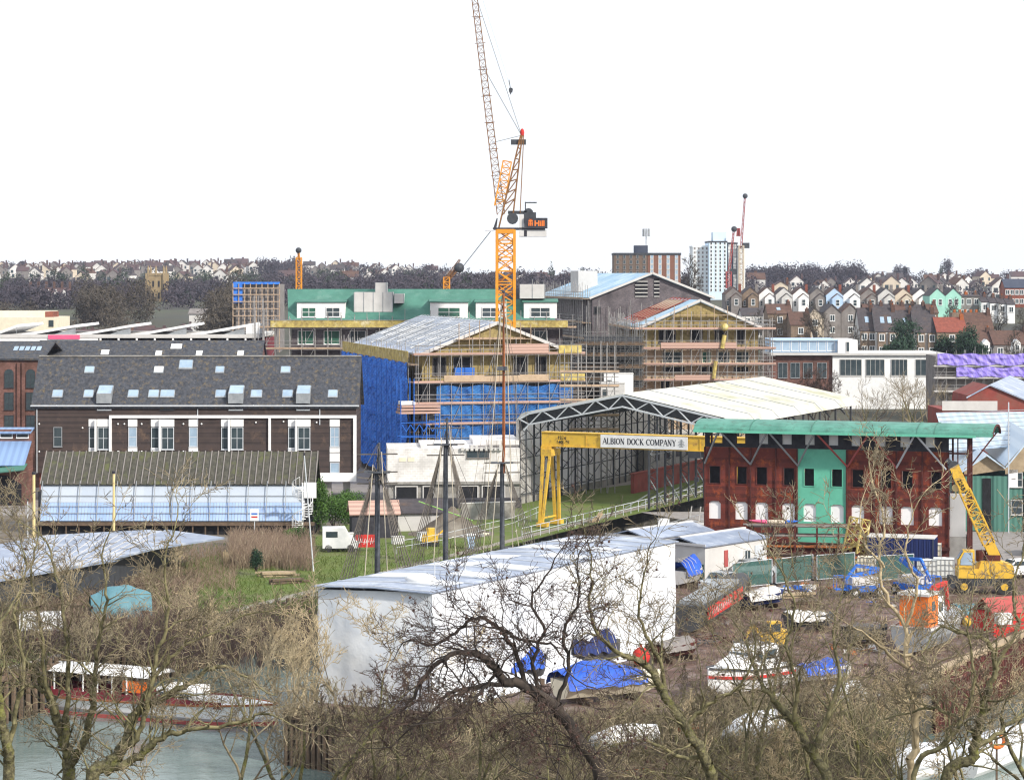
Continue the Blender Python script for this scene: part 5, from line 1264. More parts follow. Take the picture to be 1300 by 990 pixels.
# ================================================================== TOWERS, CHURCH
def block(label, px0, px1, ptop, pbot, d, mt, wins, dep=14, roofm='steel_dark', rz=0, cat='tower block', name='tower_block', extra=None, ws=1.3, wh=1.4, gm='glass', fm_='white'):
    f = Fr(X(px0,d), d, rz); W = f.x(px1); zb = Z(pbot,d); h = Z(ptop,d)-zb
    t = thing(name, label, cat, (f.ox,f.oy,zb-12), f.a)
    q = MB(); q.box(0,W,0,dep,0,h+12); q.build('wall', mt, t)
    q = MB(); q.box(-.15,W+.15,-.15,dep+.15,h+12,h+12.6); q.build('parapet', roofm, t)
    cols, rows = wins
    for i in range(cols):
        for j in range(rows):
            if cols*rows > 100 and (j*cols+i) >= 100: break
            window(t, W*(i+.5)/cols-ws/2, -.03, 12+h*(j+.35)/rows, ws, wh, fm_, gm, 1, 1, .15)
    return t, W, h
t,W,h = block('brown brick tower block with flat roof and window bands behind the grey gable', 780, 822, 324, 372, 620, 'tower_brown', (5,7), ws=.8, wh=1.1, fm_='wall_grey')
q = MB(); q.box(5.5,9,4,9,h+12.6,h+14.6); q.build('lift_room','tower_navy',t)
q = MB(); q.tube((8.6,5,h+14),(8.6,5,h+18.5),.12); 
for k in range(8): a_ = k*.785; q.box(8.6+math.cos(a_)*.8-.15,8.6+math.cos(a_)*.8+.15,5+math.sin(a_)*.8-.15,5+math.sin(a_)*.8+.15,h+17,h+19)
q.build('antenna_mast','steel_grey',t)
t,W,h = block('reddish brick wing of the tower block with white window stacks', 822.3, 864, 324, 372, 620.5, 'tower_red', (4,7), ws=.9, wh=1.3, gm='glass_sky', fm_='wall_pale')
t,W,h = block('pale blue clad residential tower behind the construction cranes', 900, 923, 308, 372, 900, 'tower_blue', (4,13), ws=.9, wh=1.2, dep=18)
q = MB(); q.box(W-5,W,4,12,h+12.6,h+16); q.build('lift_room','tower_blue',t)
block('off white tower block with small windows left of the blue tower', 879.5, 899.7, 314, 372, 904, 'tower_white', (4,11), ws=.9, wh=1.1, dep=16, roofm='tower_white', gm='wall_grey')
block('narrow navy and white striped tower edge right of the blue tower', 923.4, 936, 310, 372, 903, 'tower_navy', (2,14), ws=1.2, wh=1.5, dep=10, gm='far_white')
block('slender white tower slab seen between the two red and white cranes', 936.5, 946, 314, 372, 910, 'tower_white', (2,12), ws=.9, wh=1.2, dep=10, gm='tower_red')
# church tower
d_ = 1000; t = thing('church_tower', 'old stone church tower with corner pinnacles before the wooded hill', 'church tower', (X(198,d_),d_,Z(402,d_)), 0)
h1 = Z(350,d_)-Z(402,d_); q = MB(); q.box(-3.6,3.6,0,7,-4,h1)
for x_,y_ in ((-3.7,-.1),(3.7,-.1),(-3.7,7.1),(3.7,7.1)): q.box(x_-.7,x_+.7,y_-.7,y_+.7,-4,h1+1)
q.build('wall','church',t)
q = MB()
for x_,y_ in ((-3.3,0),(3.3,0),(-3.3,7),(3.3,7),(0,0)): q.tube((x_,y_,h1),(x_,y_,h1+2.4),.5,.45,6); q.tube((x_,y_,h1+2.4),(x_,y_,h1+4.4),.55,.05,6)
q.box(-3.4,3.4,-.2,.1,h1,h1+1.1); q.build('pinnacles','church',t)
for x_ in (-1.8,.6): 
    for z_ in (h1-5,h1-10): window(t, x_, -.03, z_, 1.2, 3, 'church','void',1,1,.2)
# blue wrapped scaffold building far left of the green roof
d_ = 560; f = Fr(X(296,d_),d_,0); W = f.x(355)
t = thing('wrapped_block', 'distant flat topped block inside scaffold with blue sheeting at its left end', 'building', (f.ox,d_,0), 0)
q = MB(); q.box(.5,W,.5,12,0,Z(361,d_)); q.build('wall','wall_grey',t)
q = MB(); q.box(0,2.2,-.2,.45,Z(385,d_),Z(358,d_)); q.box(2.2,W,-.3,.4,Z(361,d_),Z(358,d_)); q.build('sheeting','blue_net',t)
q = MB()
for i in range(9): q.box(W*i/8-.1,W*i/8+.1,-.5,-.25,0,Z(360,d_))
for py in (366,374,383,392,401): q.box(0,W,-.7,-.52,Z(py,d_)-.12,Z(py,d_)+.12)
q.build('scaffold','board',t)
d_ = 640; f = Fr(X(240,d_),d_,0)
t = thing('grey_works_shed', 'small grey shed roofs among bare trees left of the wrapped block', 'shed', (f.ox,d_,0), 0); W = f.x(262)
q = MB(); q.box(0,W,0,8,0,Z(398,d_)); q.build('wall','wall_pale',t); q = MB(); roof_gable(q,0,W,0,8,Z(398,d_),Z(392,d_)); q.build('roof','wall_grey',t)
# victorian mansion on hill left
d_ = 900; f = Fr(X(36,d_),d_,0); W = f.x(86); zb = Z(386,d_)
t = thing('gabled_mansion', 'long gabled stone mansion below the far left hill', 'mansion', (f.ox,d_,zb-3), 0); h = Z(376,d_)-zb+3
q = MB(); q.box(0,W,0,9,0,h)
for i in range(5): q.prism_y([(W*i/5+.3,h),(W*(i+1)/5-.3,h),(W*(i+.5)/5,h+2.6)],-.4,1)
q.build('wall','wall_pale',t); q = MB(); roof_gable(q,0,W,0,9,h,h+3.2); q.build('roof','far_roof',t)
q = MB(); 
for i in range(6): q.box(W*i/5-.4,W*i/5+.4,4,5,h+2,h+5.5)
q.build('chimney','tile_brown',t)
for i in range(5): window(t, W*(i+.5)/5-.6, -.44, h-2.4, 1.2, 1.8, 'far_white','glass',1,1)

# ================================================================== TERRACES ON THE RIGHT
def gable_house(label, px0, px1, ppeak, peave, pbase, d, mt, roofm='tile_brown', group=None, outrig=True, dep=11):
    f = Fr(X(px0,d), d, 0); W = f.x(px1); zb = Z(pbase,d)-2; he = Z(peave,d)-zb; hp = Z(ppeak,d)-zb
    t = thing('terraced_house', label, 'house', (f.ox,d,zb), 0, group)
    q = MB(); q.box(0,W,0,dep,0,he); q.prism_y([(0,he),(W,he),(W/2,hp)],0,dep); q.build('wall', mt, t)
    q = MB(); roof_gable(q, 0, W, 0, dep, he+.02, hp+.1, .12, .14, 'y'); rf = q.build('roof', roofm, t)
    if outrig:
        w0 = W*.30; q = MB(); q.box(w0,W-.35,-2.6,-.003,0,he-.9); q.prism_y([(w0,he-.9),(W-.35,he-.9),((w0+W-.35)/2,he+.25)],-2.6,-.003); o = q.build('rear_wing', mt, t)
        q = MB(); roof_gable(q, w0, W-.35, -2.6, -.2, he-.88, he+.3, .12, .1, 'y'); q.build('wing_roof', roofm, o)
        window(o, (w0+W-.35)/2-.55, -2.63, he-3.2, 1.1, 1.8, 'white', 'glass', 1, 2, .12)
        window(t, w0*.25, -.03, he-3.4, .7, 1.5, 'white', 'glass', 1, 2, .1)
    else:
        for k in (.3,.68): window(t, W*k-.5, -.03, he-2.7, 1.0, 1.7, 'white', 'glass', 1, 2, .12)
    q = MB(); q.box(W-.35,W+.35,dep*.5,dep*.5+1.2,hp-1.6,hp+.9); q.build('chimney','brick_red' if roofm != 'slate_roof' else 'wall_grey',t)
    return t
cols = [('wall_grey','dull grey'),('wall_stone','brownish'),('white','white'),('wall_pale','pale grey'),('white','bright white'),('wall_grey','mid grey'),('wall_blue','pale blue'),('white','clean white'),('wall_grey','shabby grey'),('wall_pale','light grey'),('wall_cream','cream'),('white','snow white')]
ords = ['first','second','third','fourth','fifth','sixth','seventh','eighth','ninth','tenth','eleventh','twelfth']
x_ = 921
for i,(mt_,nm) in enumerate(cols):
    w_ = 21.3 + (.6 if i > 5 else 0)
    gable_house(f'{nm} gabled house, {ords[i]} from the left in the hillside terrace', x_, x_+w_-.6, 364.5+i*.15, 373+i*.15, 402, 660+ (i%3)*1.5, mt_, 'tile_brown' if i % 2 == 0 else 'slate_roof', 'gabled terrace houses on the hillside'); x_ += w_
for i,nm in enumerate(('mint green gabled house beside the last white terrace house','mint green gabled house at the right end of the terrace')):
    gable_house(nm, x_, x_+20, 366, 375, 408, 640+i*.7, 'mint', 'slate_roof', 'gabled terrace houses on the hillside', outrig=False); x_ += 20.2
d_ = 650
def simple_house(label, px0, px1, ptop, peave, pbase, d, mt, roofm, axis='x', nwin=2, name='house', cat='house', group=None, chim=1, dep=9, rows=1, bay=False, skl=0, rz=0):
    f = Fr(X(px0,d), d, rz); W = f.x(px1); zb = Z(pbase,d)-2; he = Z(peave,d)-zb; hp = Z(ptop,d)-zb
    t = thing(name, label, cat, (f.ox,d,zb), f.a, group)
    q = MB(); q.box(0,W,0,dep,0,he)
    if axis == 'x': q.prism_x([(0,he),(dep,he),(dep/2,hp-.1)],0,W)
    else: q.prism_y([(0,he),(W,he),(W/2,hp-.1)],0,dep)
    q.build('wall', mt, t)
    q = MB(); roof_gable(q, 0, W, 0, dep, he+.02, hp, .2, .15, axis); rf = q.build('roof', roofm, t)
    for k in range(nwin):
        for r_ in range(rows):
            if he - 2.3 - r_*2.9 > 0:
                o = window(t, W*(k+.5)/nwin-.65, -.03 if not bay else -.75, he-2.3-r_*2.9, 1.3, 1.6, 'white', 'glass', 2, 1, .14)
    if bay:
        q = MB()
        for k in range(nwin): q.box(W*(k+.5)/nwin-.9,W*(k+.5)/nwin+.9,-.7,-.003,0,he-.35)
        q.build('bay','wall_stone',t)
    for c in range(chim):
        x0 = W*(c+1)/(chim) - .8; q = MB(); q.box(x0,x0+.8,dep*.4,dep*.4+1.4,hp-1.2,hp+.7); o = q.build('chimney','rust_orange' if c%3 == 1 or roofm == 'tile_red' else 'wall_stone' if c%2 else 'tile_brown',rf)
        q = MB(); 
        for p_ in range(3): q.tube((x0+.4,dep*.4+.3+p_*.4,hp+.7),(x0+.4,dep*.4+.3+p_*.4,hp+1.05),.11,n=6)
        q.build('chimney_pots','rust_orange',o)
    for k in range(skl):
        x0 = W*(k+.8)/(skl+1); a_ = (hp-he)/(dep/2); q = MB(); q.slab([(x0,1.6,he+a_*1.6+.12),(x0+.9,1.6,he+a_*1.6+.12),(x0+.9,2.9,he+a_*2.9+.12),(x0,2.9,he+a_*2.9+.12)],.06); q.build('skylight','glass_sky',rf)
    return t
simple_house('plain grey pebbledashed flats right of the mint green houses', 1207, 1244, 374, 376, 404, 645, 'wall_grey','slate_roof', nwin=4, chim=3, rows=2, name='apartment_block', cat='apartment block')
for i,px in enumerate((1246,1257,1268,1279)): simple_house(f'small white house with white chimneys, {ords[i]} right of the grey flats', px, px+9.5, 376+i, 383+i, 404, 642-i, 'white','slate_roof', nwin=1, chim=1, group='white chimneyed houses right of the grey flats')
simple_house('red brick block with dark blue slate roof at the far right edge', 1276, 1330, 354, 365, 384, 760, 'brick_red','tower_navy', nwin=9, chim=0, rows=2, name='brick_block', cat='building')
simple_house('cream gable end house standing above the terrace beside the cranes', 1010-30, 1003, 357, 364, 374, 720, 'wall_cream','far_roof','y', nwin=1)
# middle rows
rows_ = [(942,972,391,400,430,590,'wall_pale','slate_roof',2,0,'pale house with dark slate roof behind the boarded scaffold'),
 (975,1006,386,398,430,570,'wall_stone','tile_brown',1,1,'brown tiled house with one rooflight and a tall stone chimney'),
 (1004,1030,396,412,430,562,'wall_stone','tile_brown',1,0,'dark brown roofed stone house behind the bare tree'),
 (1024,1046,390,402,430,575,'wall_cream','slate_roof',1,0,'cream timbered gable house behind the bare tree'),
 (1046,1068,386,396,428,580,'wall_grey','slate_roof',1,0,'grey gabled house among bare branches below the terrace'),
 (1068,1092,385,396,428,582,'wall_grey','tile_brown',1,0,'grey house with small white framed gable below the terrace'),
 (1092,1112,391,419,448,540,'wall_pale','slate_roof',2,1,'slate roofed bay fronted house at left of the lower terrace'),
 (1112,1140,391,420,448,538,'wall_pale','slate_roof',2,2,'slate roofed bay fronted house with paired rooflights'),
 (1140,1162,394,420,448,541,'wall_stone','slate_roof',2,1,'dark roofed house half hidden behind the big evergreen'),
 (1162,1190,394,421,448,539,'wall_pale','slate_roof',2,0,'slate roofed house with white bay windows beside the red roof'),
 (1190,1228,403,421,448,537,'wall_stone','tile_red',1,0,'house with bright red tiled roof and orange chimneys'),
 (1228,1262,397,420,448,545,'wall_stone','tile_brown',1,0,'sandstone house with curved gable parapets beside the red roof'),
 (1262,1310,420,437,452,515,'wall_grey','tile_brown',3,0,'long brown roof with white dormers at right above the purple netting'),
 (1236,1262,420,437,452,516,'wall_grey','tile_brown',2,0,'brown roofed cottage with white dormer above the purple netting')]
for (a_,b_,pt,pe,pb,d,mt_,rm,nw,sk,lab) in rows_:
    simple_house(lab, a_, b_-.5, pt, pe, pb, d, mt_, rm, 'y' if 'gable' in lab and 'curved' not in lab else 'x', nw, chim=1 if d < 575 else 0, rows=2, bay=('bay' in lab), skl=sk, dep=10)
for i in range(7): simple_house(f'slate roofed house, {ords[i]} from the left in the row between the two terraces', 1098+i*13.5, 1110+i*13.5, 386+(i%2), 397, 420, 595+i%3, 'wall_grey' if i%2 else 'wall_stone', 'slate_roof' if i%3 else 'tile_brown', 'x', 1, group='roofs between the two terraces')
t = thing('yellow_brick_wall', 'pale yellow stone parapet block behind the red tiled roof', 'building', (X(1209,560),560,6), 0); q = MB(); q.box(0,6.6,0,4,0,Z(397,560)-6); q.build('wall','wall_stone',t); q = MB(); 
for i in range(5): q.box(.5+i*1.3,1.0+i*1.3,1,2,Z(397,560)-6,Z(393,560)-6)
q.build('chimney_pots','rust_orange',t)
for px in (1236,1275): 
    t = thing('gable_dormer_house', f'white dormer window set in the brown roof at {"the left" if px == 1236 else "the right"} above the purple netting', 'dormer', (X(px+12,508),508,0), 0)
    q = MB(); z0_,z1_ = Z(446,508),Z(436,508); q.box(0,1.5,0,3,z0_,z1_); q.prism_y([(-.1,z1_),(1.6,z1_),(.75,z1_+.9)],-.05,3); q.build('wall','white',t); window(t,.35,-.04,z0_+.2,.8,1.2,'white','glass',2,1)

# far hillside houses: one small house, copied
def hill_house_proto(mt, rm):
    t = thing('hillside_house', 'tiny hillside house in the far terraces under the skyline', 'house', (0,0,0), 0, 'far houses on the hillsides')
    q = MB(); q.box(-3.2,3.2,0,8,-2,5); q.prism_y([(-3.2,5),(3.2,5),(0,7.6)],0,8)
    q.box(1.6,2.6,-.05,0,2.6,4.2,1); q.box(-2.6,-1.2,-.05,0,2.6,4.2,1); q.box(-2,-.6,-.05,0,.1,2,1); o = q.build('wall',[mt,'glass'],t)
    q = MB(); roof_gable(q,-3.2,3.2,0,8,5.02,7.7,.2,.2,'y'); q.box(2.4,3.2,3,4.2,6,8.6,0); q.build('roof',rm,t); return t
protos = [hill_house_proto(a_,b_) for a_,b_ in (('far_white','far_roof'),('wall_cream','far_roof'),('wall_grey','far_roof'),('wall_pale','tile_brown'),('far_white','slate_roof'))]
g = random.Random(21); cnt = 0; first = [True]*5
def put_house(px, d, rz=0, sc=1.0, kind=None):
    global cnt
    k = g.choice([0,1,2,2,3,3,4]) if kind is None else kind; x = X(px,d)
    o = protos[k] if first[k] else copy_tree(protos[k]); first[k] = False
    o.location = (x, d, zt(x,d)+.2); o.rotation_euler.z = rz; o.scale = (sc,)*3; cnt += 1
for d, a0, a1, st_, pr in ((1780,-8,560,7.5,.72),(1660,-5,330,8,.62),(1550,0,320,9,.55),(1440,0,320,10,.45),(1330,0,560,14,.35),(1500,560,775,9.5,.85),(1600,400,560,12,.55),(1250,640,760,12,.5),(1480,950,1310,10,.5),(1250,960,1310,13,.45),(1050,980,1310,15,.45),(900,1000,1290,18,.4)):
    px = a0
    while px < a1:
        if g.random() < pr and cnt < 275: put_house(px, d+g.uniform(-25,25), g.choice([0,0,R(90),R(20),R(-25)]), g.uniform(.85,1.25))
        px += st_*g.uniform(.8,1.3)
for px in range(75,300,11): put_house(px+g.uniform(-3,3), 560+g.uniform(-40,60), g.choice([0,R(90)]), .62, g.choice([1,3,2]))
# ---- white modern building
d_ = 400; f = Fr(X(980,d_),d_,0); t = thing('white_flat_roofed_block', 'white modern flat roofed building with glazed clerestory and dark brick left wing', 'building', (f.ox,d_,0), 0)
W = f.x(1091); q = MB(); q.box(f.x(1057),f.x(1200),0,16,0,Z(451,d_)); q.box(f.x(1066),W,2,14,Z(451,d_)+.01,Z(432,d_)); q.build('wall','white',t)
q = MB(); q.box(0,f.x(1057)-.02,.5,16,0,Z(452,d_)); q.build('brick_wing','brick_brown',t)
q = MB(); q.box(-.3,f.x(1201),-.5,16,Z(451,d_)+.0,Z(448.5,d_)); q.build('roof_edge','wall_pale',t)
q = MB(); q.box(f.x(981),f.x(1066)-.02,3,13,Z(448,d_),Z(433,d_)); q.box(f.x(981),f.x(1067),2.6,13.3,Z(433,d_),Z(431.5,d_)); q.build('clerestory','wall_blue',t)
for i in range(7): window(t, f.x(984+i*11.5), 2.95, Z(446,d_), 1.35, 1.7, 'white','glass_sky',1,1)
window(t, f.x(1076), 1.95, Z(447,d_), .6, 1.7, 'wall_pale','glass',1,1)
for a_,b_ in ((1066,1094),(1099,1123),(1131,1152),(1162,1190)): window(t, f.x(a_), -.04, Z(477,d_), f.x(b_)-f.x(a_), Z(456,d_)-Z(477,d_), 'wall_pale','glass',4,1)
for a_ in (988,1004,1020,1038): window(t, f.x(a_), .46, Z(480,d_), 1.6, 2.6, 'steel_grey','glass',2,1)
# ---- purple netted scaffold
d_ = 375; f = Fr(X(1188,d_),d_,0); t = thing('scaffolding', 'scaffold hung with purple netting in front of the brown roofed houses', 'scaffolding', (f.ox,d_,0), 0); W = f.x(1330)
scaffold(t,0,W,0,[Z(p_,d_) for p_ in (497,480,465)],Z(446,d_),seed=31,boards='wall_pale',step=2.0,net=[(0,W,Z(463,d_),Z(449,d_)),(3,W,Z(478,d_),Z(466,d_))],netmat='purple_net')
q = MB(); q.box(0,W,.2,9,0,Z(452,d_)); q.build('wall','wall_grey',t)
# ---- red brick gabled warehouse
d_ = 288; f = Fr(X(1196,d_),d_,0); t = thing('brick_warehouse', 'red brick gabled warehouse with blank white sign strip at the right edge', 'warehouse', (f.ox,d_,0), 0)
W = f.x(1332); hA = Z(489,d_); hE = Z(503,d_); xa = f.x(1256)
q = MB(); q.box(0,f.x(1330),0,10,0,Z(520,d_)); q.prism_y([(f.x(1227),Z(520,d_)),(f.x(1330),Z(520,d_)),(f.x(1330),Z(520,d_)),(xa,hA),(f.x(1229),Z(502,d_))],0,10); q.build('wall','paint_red',t)
q = MB(); q.slab([(xa,-.3,hA+.1),(f.x(1330),-.3,Z(519,d_)),(f.x(1330)+8,26,Z(519,d_)),(xa+8,26,hA+.1)],.15); q.slab([(f.x(1226),-.3,Z(504,d_)),(xa-.01,-.3,hA+.1),(xa+7.99,26,hA+.1),(f.x(1226)+8,26,Z(504,d_))],.15); q.build('roof','zinc',t)
q = MB(); q.box(0,f.x(1266),-.12,-.004,Z(521,d_),Z(509,d_)); q.build('blank_sign','wall_pale',t)
# ---- teal industrial shed behind the mobile crane
d_ = 222; f = Fr(X(1228,d_),d_,-6); t = thing('teal_clad_shed', 'tall teal clad boat shed with translucent pitched roofs and timber gables', 'shed', f.loc(), f.a)
def pp_(px,py,off=0): return f.p(px,py,off)
xa = f.x(1252); x1 = f.x(1276); x2 = f.x(1310); x3 = f.x(1345)
zg = pp_(1228,604)[1]; za_ = pp_(1250,578)[1]
q = MB(); q.box(-.2,x3,0,28,0,zg); q.build('wall','teal_clad',t)
q = MB(); q.prism_y([(-.3,zg+.01),(x1,zg+.01+.6),(x1,zg+.9),(xa,za_),(-.3,zg+.7)],-.12,-.01); q.prism_y([(x1,zg+.2),(x3,zg+.9),(x3,za_+1),(x2,za_+1.9),(x1,zg+1.0)],-.12,-.01); q.build('timber_gable','timber_pale',t)
q = MB()
def sl_(a,b,y0,y1): q.slab([(a[0],y0,a[1]),(b[0],y0,b[1]),(b[0],y1,b[1]),(a[0],y1,a[1])],.1)
sl_((-.9,zg+.2),(xa,za_+.1),-.6,28); sl_((x1,zg+.8),(xa+.01,za_+.1),-.6,28); sl_((x1+.02,zg+.9),(x2,za_+2.0),-.6,28); sl_((x3,zg+1.0),(x2+.01,za_+2.0),-.6,28)
rf = q.build('roof','translucent',t)
q = MB(); q.slab([(-1.2,8,zg+1.8),(x3,8,zg+2.6),(x3,26,zg+4.6),(-1.0,26,zg+4.4)],.12); q.build('upper_roof','translucent',rf)
q = MB(); 
for i in range(9): q.bar((-1.0,8+i*2.2,zg+1.95+i*.31),(x3,8+i*2.2,zg+2.75+i*.26),.07)
q.build('roof_bolts','steel_grey',rf)
q = MB(); q.box(.3,x1-2.2,-.1,-.02,.1,zg-.3); q.build('sliding_door','teal_clad',t)
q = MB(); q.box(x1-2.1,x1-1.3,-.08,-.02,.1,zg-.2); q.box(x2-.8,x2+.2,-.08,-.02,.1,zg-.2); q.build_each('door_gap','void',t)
for z_ in (1.6,4.2): window(t, f.x(1283), -.05, z_, 1.1, 1.4, 'wall_pale','glass',1,2)
q = MB(); q.box(f.x(1281),f.x(1292),-.12,-.03,pp_(1285,619)[1],pp_(1285,596)[1]); q.box(f.x(1284),f.x(1289),-.13,-.121,pp_(1285,608)[1],pp_(1285,607)[1],1); q.build('notice_board',['white','wall_grey'],t)
q = MB(); q.tube((f.x(1279),-1,0),(f.x(1279),-1,12.2),.06,n=6); q.build('flagpole','pale_steel',t)

# ================================================================== YARD, BOATS, VEHICLES
def hullmesh(L, B, D, sheer=.3, bow=.35, tr=.75, mb=None, m=0, z0=0, n=14, flare=.9):
    """boat hull, bow at +x, keel at z0"""
    mb = mb or MB(); rings = []
    for i in range(n+1):
        u = i/n; x = -L/2 + L*u; w = B/2*(tr+(1-tr)*min(1,u/.3)) if u < .3 else B/2*(1 if u < 1-bow else max(.03, max(0.0, math.cos((u-(1-bow))/bow*math.pi/2))**.8))
        zt_ = z0+D*(1+sheer*(u**2)) + (.06*D if u < .1 else 0); kz = z0 + (D*.55*((u-.85)/.15)**2 if u > .85 else 0)
        ring = [(x,w,zt_),(x,w*flare,z0+D*.55 if kz < z0+D*.5 else (zt_+kz)/2),(x,w*.62,kz+D*.14),(x,0,kz),(x,-w*.62,kz+D*.14),(x,-w*flare,z0+D*.55 if kz < z0+D*.5 else (zt_+kz)/2),(x,-w,zt_)]
        rings.append(ring)
    mb.loft(rings, m=m, cap=True, closed=True); return mb
def rail_strip(L, B, D, z0, sheer, bow, tr, h=.12, n=20, out=.05, frac=1.0, m=0, mb=None, dz=0):
    mb = mb or MB()
    for sg in (1,-1):
        prev = None
        for i in range(n+1):
            u = i/n; x = -L/2+L*u; w = B/2*(tr+(1-tr)*min(1,u/.3)) if u < .3 else B/2*(1 if u < 1-bow else max(.03, max(0.0, math.cos((u-(1-bow))/bow*math.pi/2))**.8))
            p = Vector((x,(w+out)*sg,z0+D*(1+sheer*u**2)*frac+dz))
            if prev is not None: mb.bar(prev,p,.07,h,m=m)
            prev = p
    return mb

# wooden passenger boat moored at lower left
pb, pa = G(352,922,-3), G(18,893,-3); dr = (pb-pa); L = dr.length; rzb = math.atan2(dr.y,dr.x)
t = thing('passenger_boat', 'long white wooden passenger launch with maroon benches and red waterline moored on the water', 'boat', ((pa.x+pb.x)/2,(pa.y+pb.y)/2,-3.3), rzb)
hullmesh(L, 3.6, 1.3, .28, .3, .65).build('hull','bright_white',t)
rail_strip(L,3.6,1.3,0,.28,.3,.65,.22,frac=.30,out=-.05).build('boot_stripe','red_pale',t)
rail_strip(L,3.6,1.3,0,.28,.3,.65,.12,frac=1.0,out=.05).build('rubbing_strake','varnish',t)
q = MB(); q.box(-L*.42,L*.30,-1.45,1.45,1.28,1.34); q.build('deck','timber_pale',t)
q = MB(); 
for i in range(11): q.box(-L*.38+i*1.0,-L*.38+i*1.0+.35,-1.3,1.3,1.35,1.85)
for s_ in (-1.5,1.42): q.box(-L*.42,L*.34,s_,s_+.08,1.35,1.75)
q.build('bench','maroon',t)
q = MB(); 
q.loft([[(x,-1.5,2.85),(x,-1.0,3.1),(x,0,3.22),(x,1.0,3.1),(x,1.5,2.85),(x,0,2.95)] for x in (-L*.40,-L*.2,0,L*.08)]); q.build('canopy','white',t)
q = MB()
for i in range(8):
    for s_ in (-1.42,1.42): q.bar((-L*.40+i*1.05,s_,1.35),(-L*.40+i*1.05,s_,2.9),.07)
q.build('canopy_post','white',t)
q = MB(); q.box(L*.09,L*.22,-1.1,1.1,1.35,2.3); q.build('wheelhouse','white',t)
q = MB(); q.box(L*.10,L*.21,-1.14,-1.101,1.7,2.15); q.build('wheelhouse_window','glass',t)
q = MB(); q.box(-L*.03,L*.06,-1.35,-1.2,1.9,2.6); q.build('locker','orange',t)
q = MB(); q.box(L*.24,L*.36,-.8,.8,1.36,1.75); q.build('hatch','white',t)
q = MB()
for i in range(9): q.tube((L*.1+i*.45,-1.3+i*.04,1.4),(L*.1+i*.45,-1.3+i*.04,2.1),.025,n=4)
q.tube((L*.1,-1.3,2.1),(L*.1+3.6,-1.0,2.15),.025,n=4); q.build('rail','pale_steel',t)

# small white moored boats, lower edge
def cover_boat(label, pA, pB, z, B=2.4, mt='wrap', hull='white', d_extra=0, group=None):
    a_, b_ = G(*pA,z), G(*pB,z); dr = b_-a_; L = dr.length
    t = thing('covered_boat', label, 'boat', ((a_.x+b_.x)/2,(a_.y+b_.y)/2,z-.3), math.atan2(dr.y,dr.x), group)
    hullmesh(L, B, 1.0, .25, .4, .8).build('hull', hull, t)
    q = MB(); q.loft([[(x,-B*.5*k,1.02),(x,-B*.3*k,1.35+h),(x,0,1.55+h),(x,B*.3*k,1.35+h),(x,B*.5*k,1.02)] for x,k,h in ((-L*.49,.9,0),(-L*.25,1,.25),(0,1,.35),(L*.22,.9,.2),(L*.45,.25,.1))]); q.build('cover', mt, t, smooth=True)
    return t
cover_boat('white boat under a pale sheet at the bottom right, left one of two', (1134,990), (1212,968), -3, 3.2)
cover_boat('white covered boat at the bottom right corner', (1216,985), (1320,940), -3, 3.0)
cover_boat('small white hulled boat lying in the undergrowth below the blue tarpaulins', (757,962), (838,952), 0, 1.8, 'white')
cover_boat('white sheeted boat lying on the yard left of the pilot launch stern', (934,952), (990,930), 0, 2.2)
cover_boat('white sheeted dinghy near the bottom of the yard under the bare branches', (1060,905), (1092,893), 0, 1.8)
t = thing('life_ring', 'orange life ring beside the white boats at bottom right', 'life ring', G(1266,952,-1)[:], 0)
q = MB(); R1, r1 = .36, .1
q.grid(lambda u,v: ((R1+r1*math.cos(v*6.2832))*math.cos(u*6.2832), r1*math.sin(v*6.2832), .5+(R1+r1*math.cos(v*6.2832))*math.sin(u*6.2832)), 18, 8); q.build('ring','orange',t,smooth=True)
q = MB(); q.bar((0,.15,-2.6),(0,.15,.6),.1); q.build('post','timber_old',t)

# pilot launch on the yard
a_, b_ = G(1003,872), G(888,893); dr = b_-a_; L = 6.4
t = thing('pilot_launch', 'white cabin launch with red stripe along its hull propped on the yard', 'boat', ((a_.x+b_.x)/2,(a_.y+b_.y)/2,.25), math.atan2(dr.y,dr.x))
hullmesh(L,2.4,1.25,.3,.42,.85).build('hull','white',t)
rail_strip(L,2.4,1.25,0,.3,.42,.85,.16,frac=.72,out=.0).build('stripe','red',t)
rail_strip(L,2.4,1.25,0,.3,.42,.85,.1,frac=1.02,out=.05).build('rubbing_strake','hull_dark',t)
q = MB(); q.loft([[(x,-.95*k,1.3),(x,-.8*k,1.3+h),(x,.8*k,1.3+h),(x,.95*k,1.3)] for x,k,h in ((-L*.3,1,1.3),(L*.02,1,1.35),(L*.1,.95,.75),(L*.32,.7,.35))]); q.build('cabin','white',t)
q = MB(); 
for s_ in (-.93,.93): q.box(-L*.25,-L*.1,s_-.02,s_+.02,1.85,2.35); q.box(-L*.06,L*.0,s_-.02,s_+.02,1.85,2.35)
q.slab([(L*.025,-.7,1.98+.35),(L*.085,-.7,2.12),(L*.085,.7,2.12),(L*.025,.7,2.33)],-.08); q.build('cabin_window','glass',t)
q = MB(); q.tube((-.6,0,2.6),(-.6,0,3.4),.03); q.box(-1.2,-.2,-.7,.7,2.66,2.72); q.tube((-.4,-.9,2.0),(-.4,-.9,2.5),.13); q.build('mast','wall_grey',t)
q = MB(); 
for x_ in (-2,0,1.6): 
    for s_ in (-1,1): q.bar((x_,s_*1.3,-.25),(x_,s_*.6,.4),.12)
q.box(-2.4,2,-.2,.2,-.25,.02); q.build('cradle','timber_old',t)
t = thing('fender_buoy', 'small red figure shaped buoy hung on the launch cabin', 'buoy', (0,0,0)) if False else None

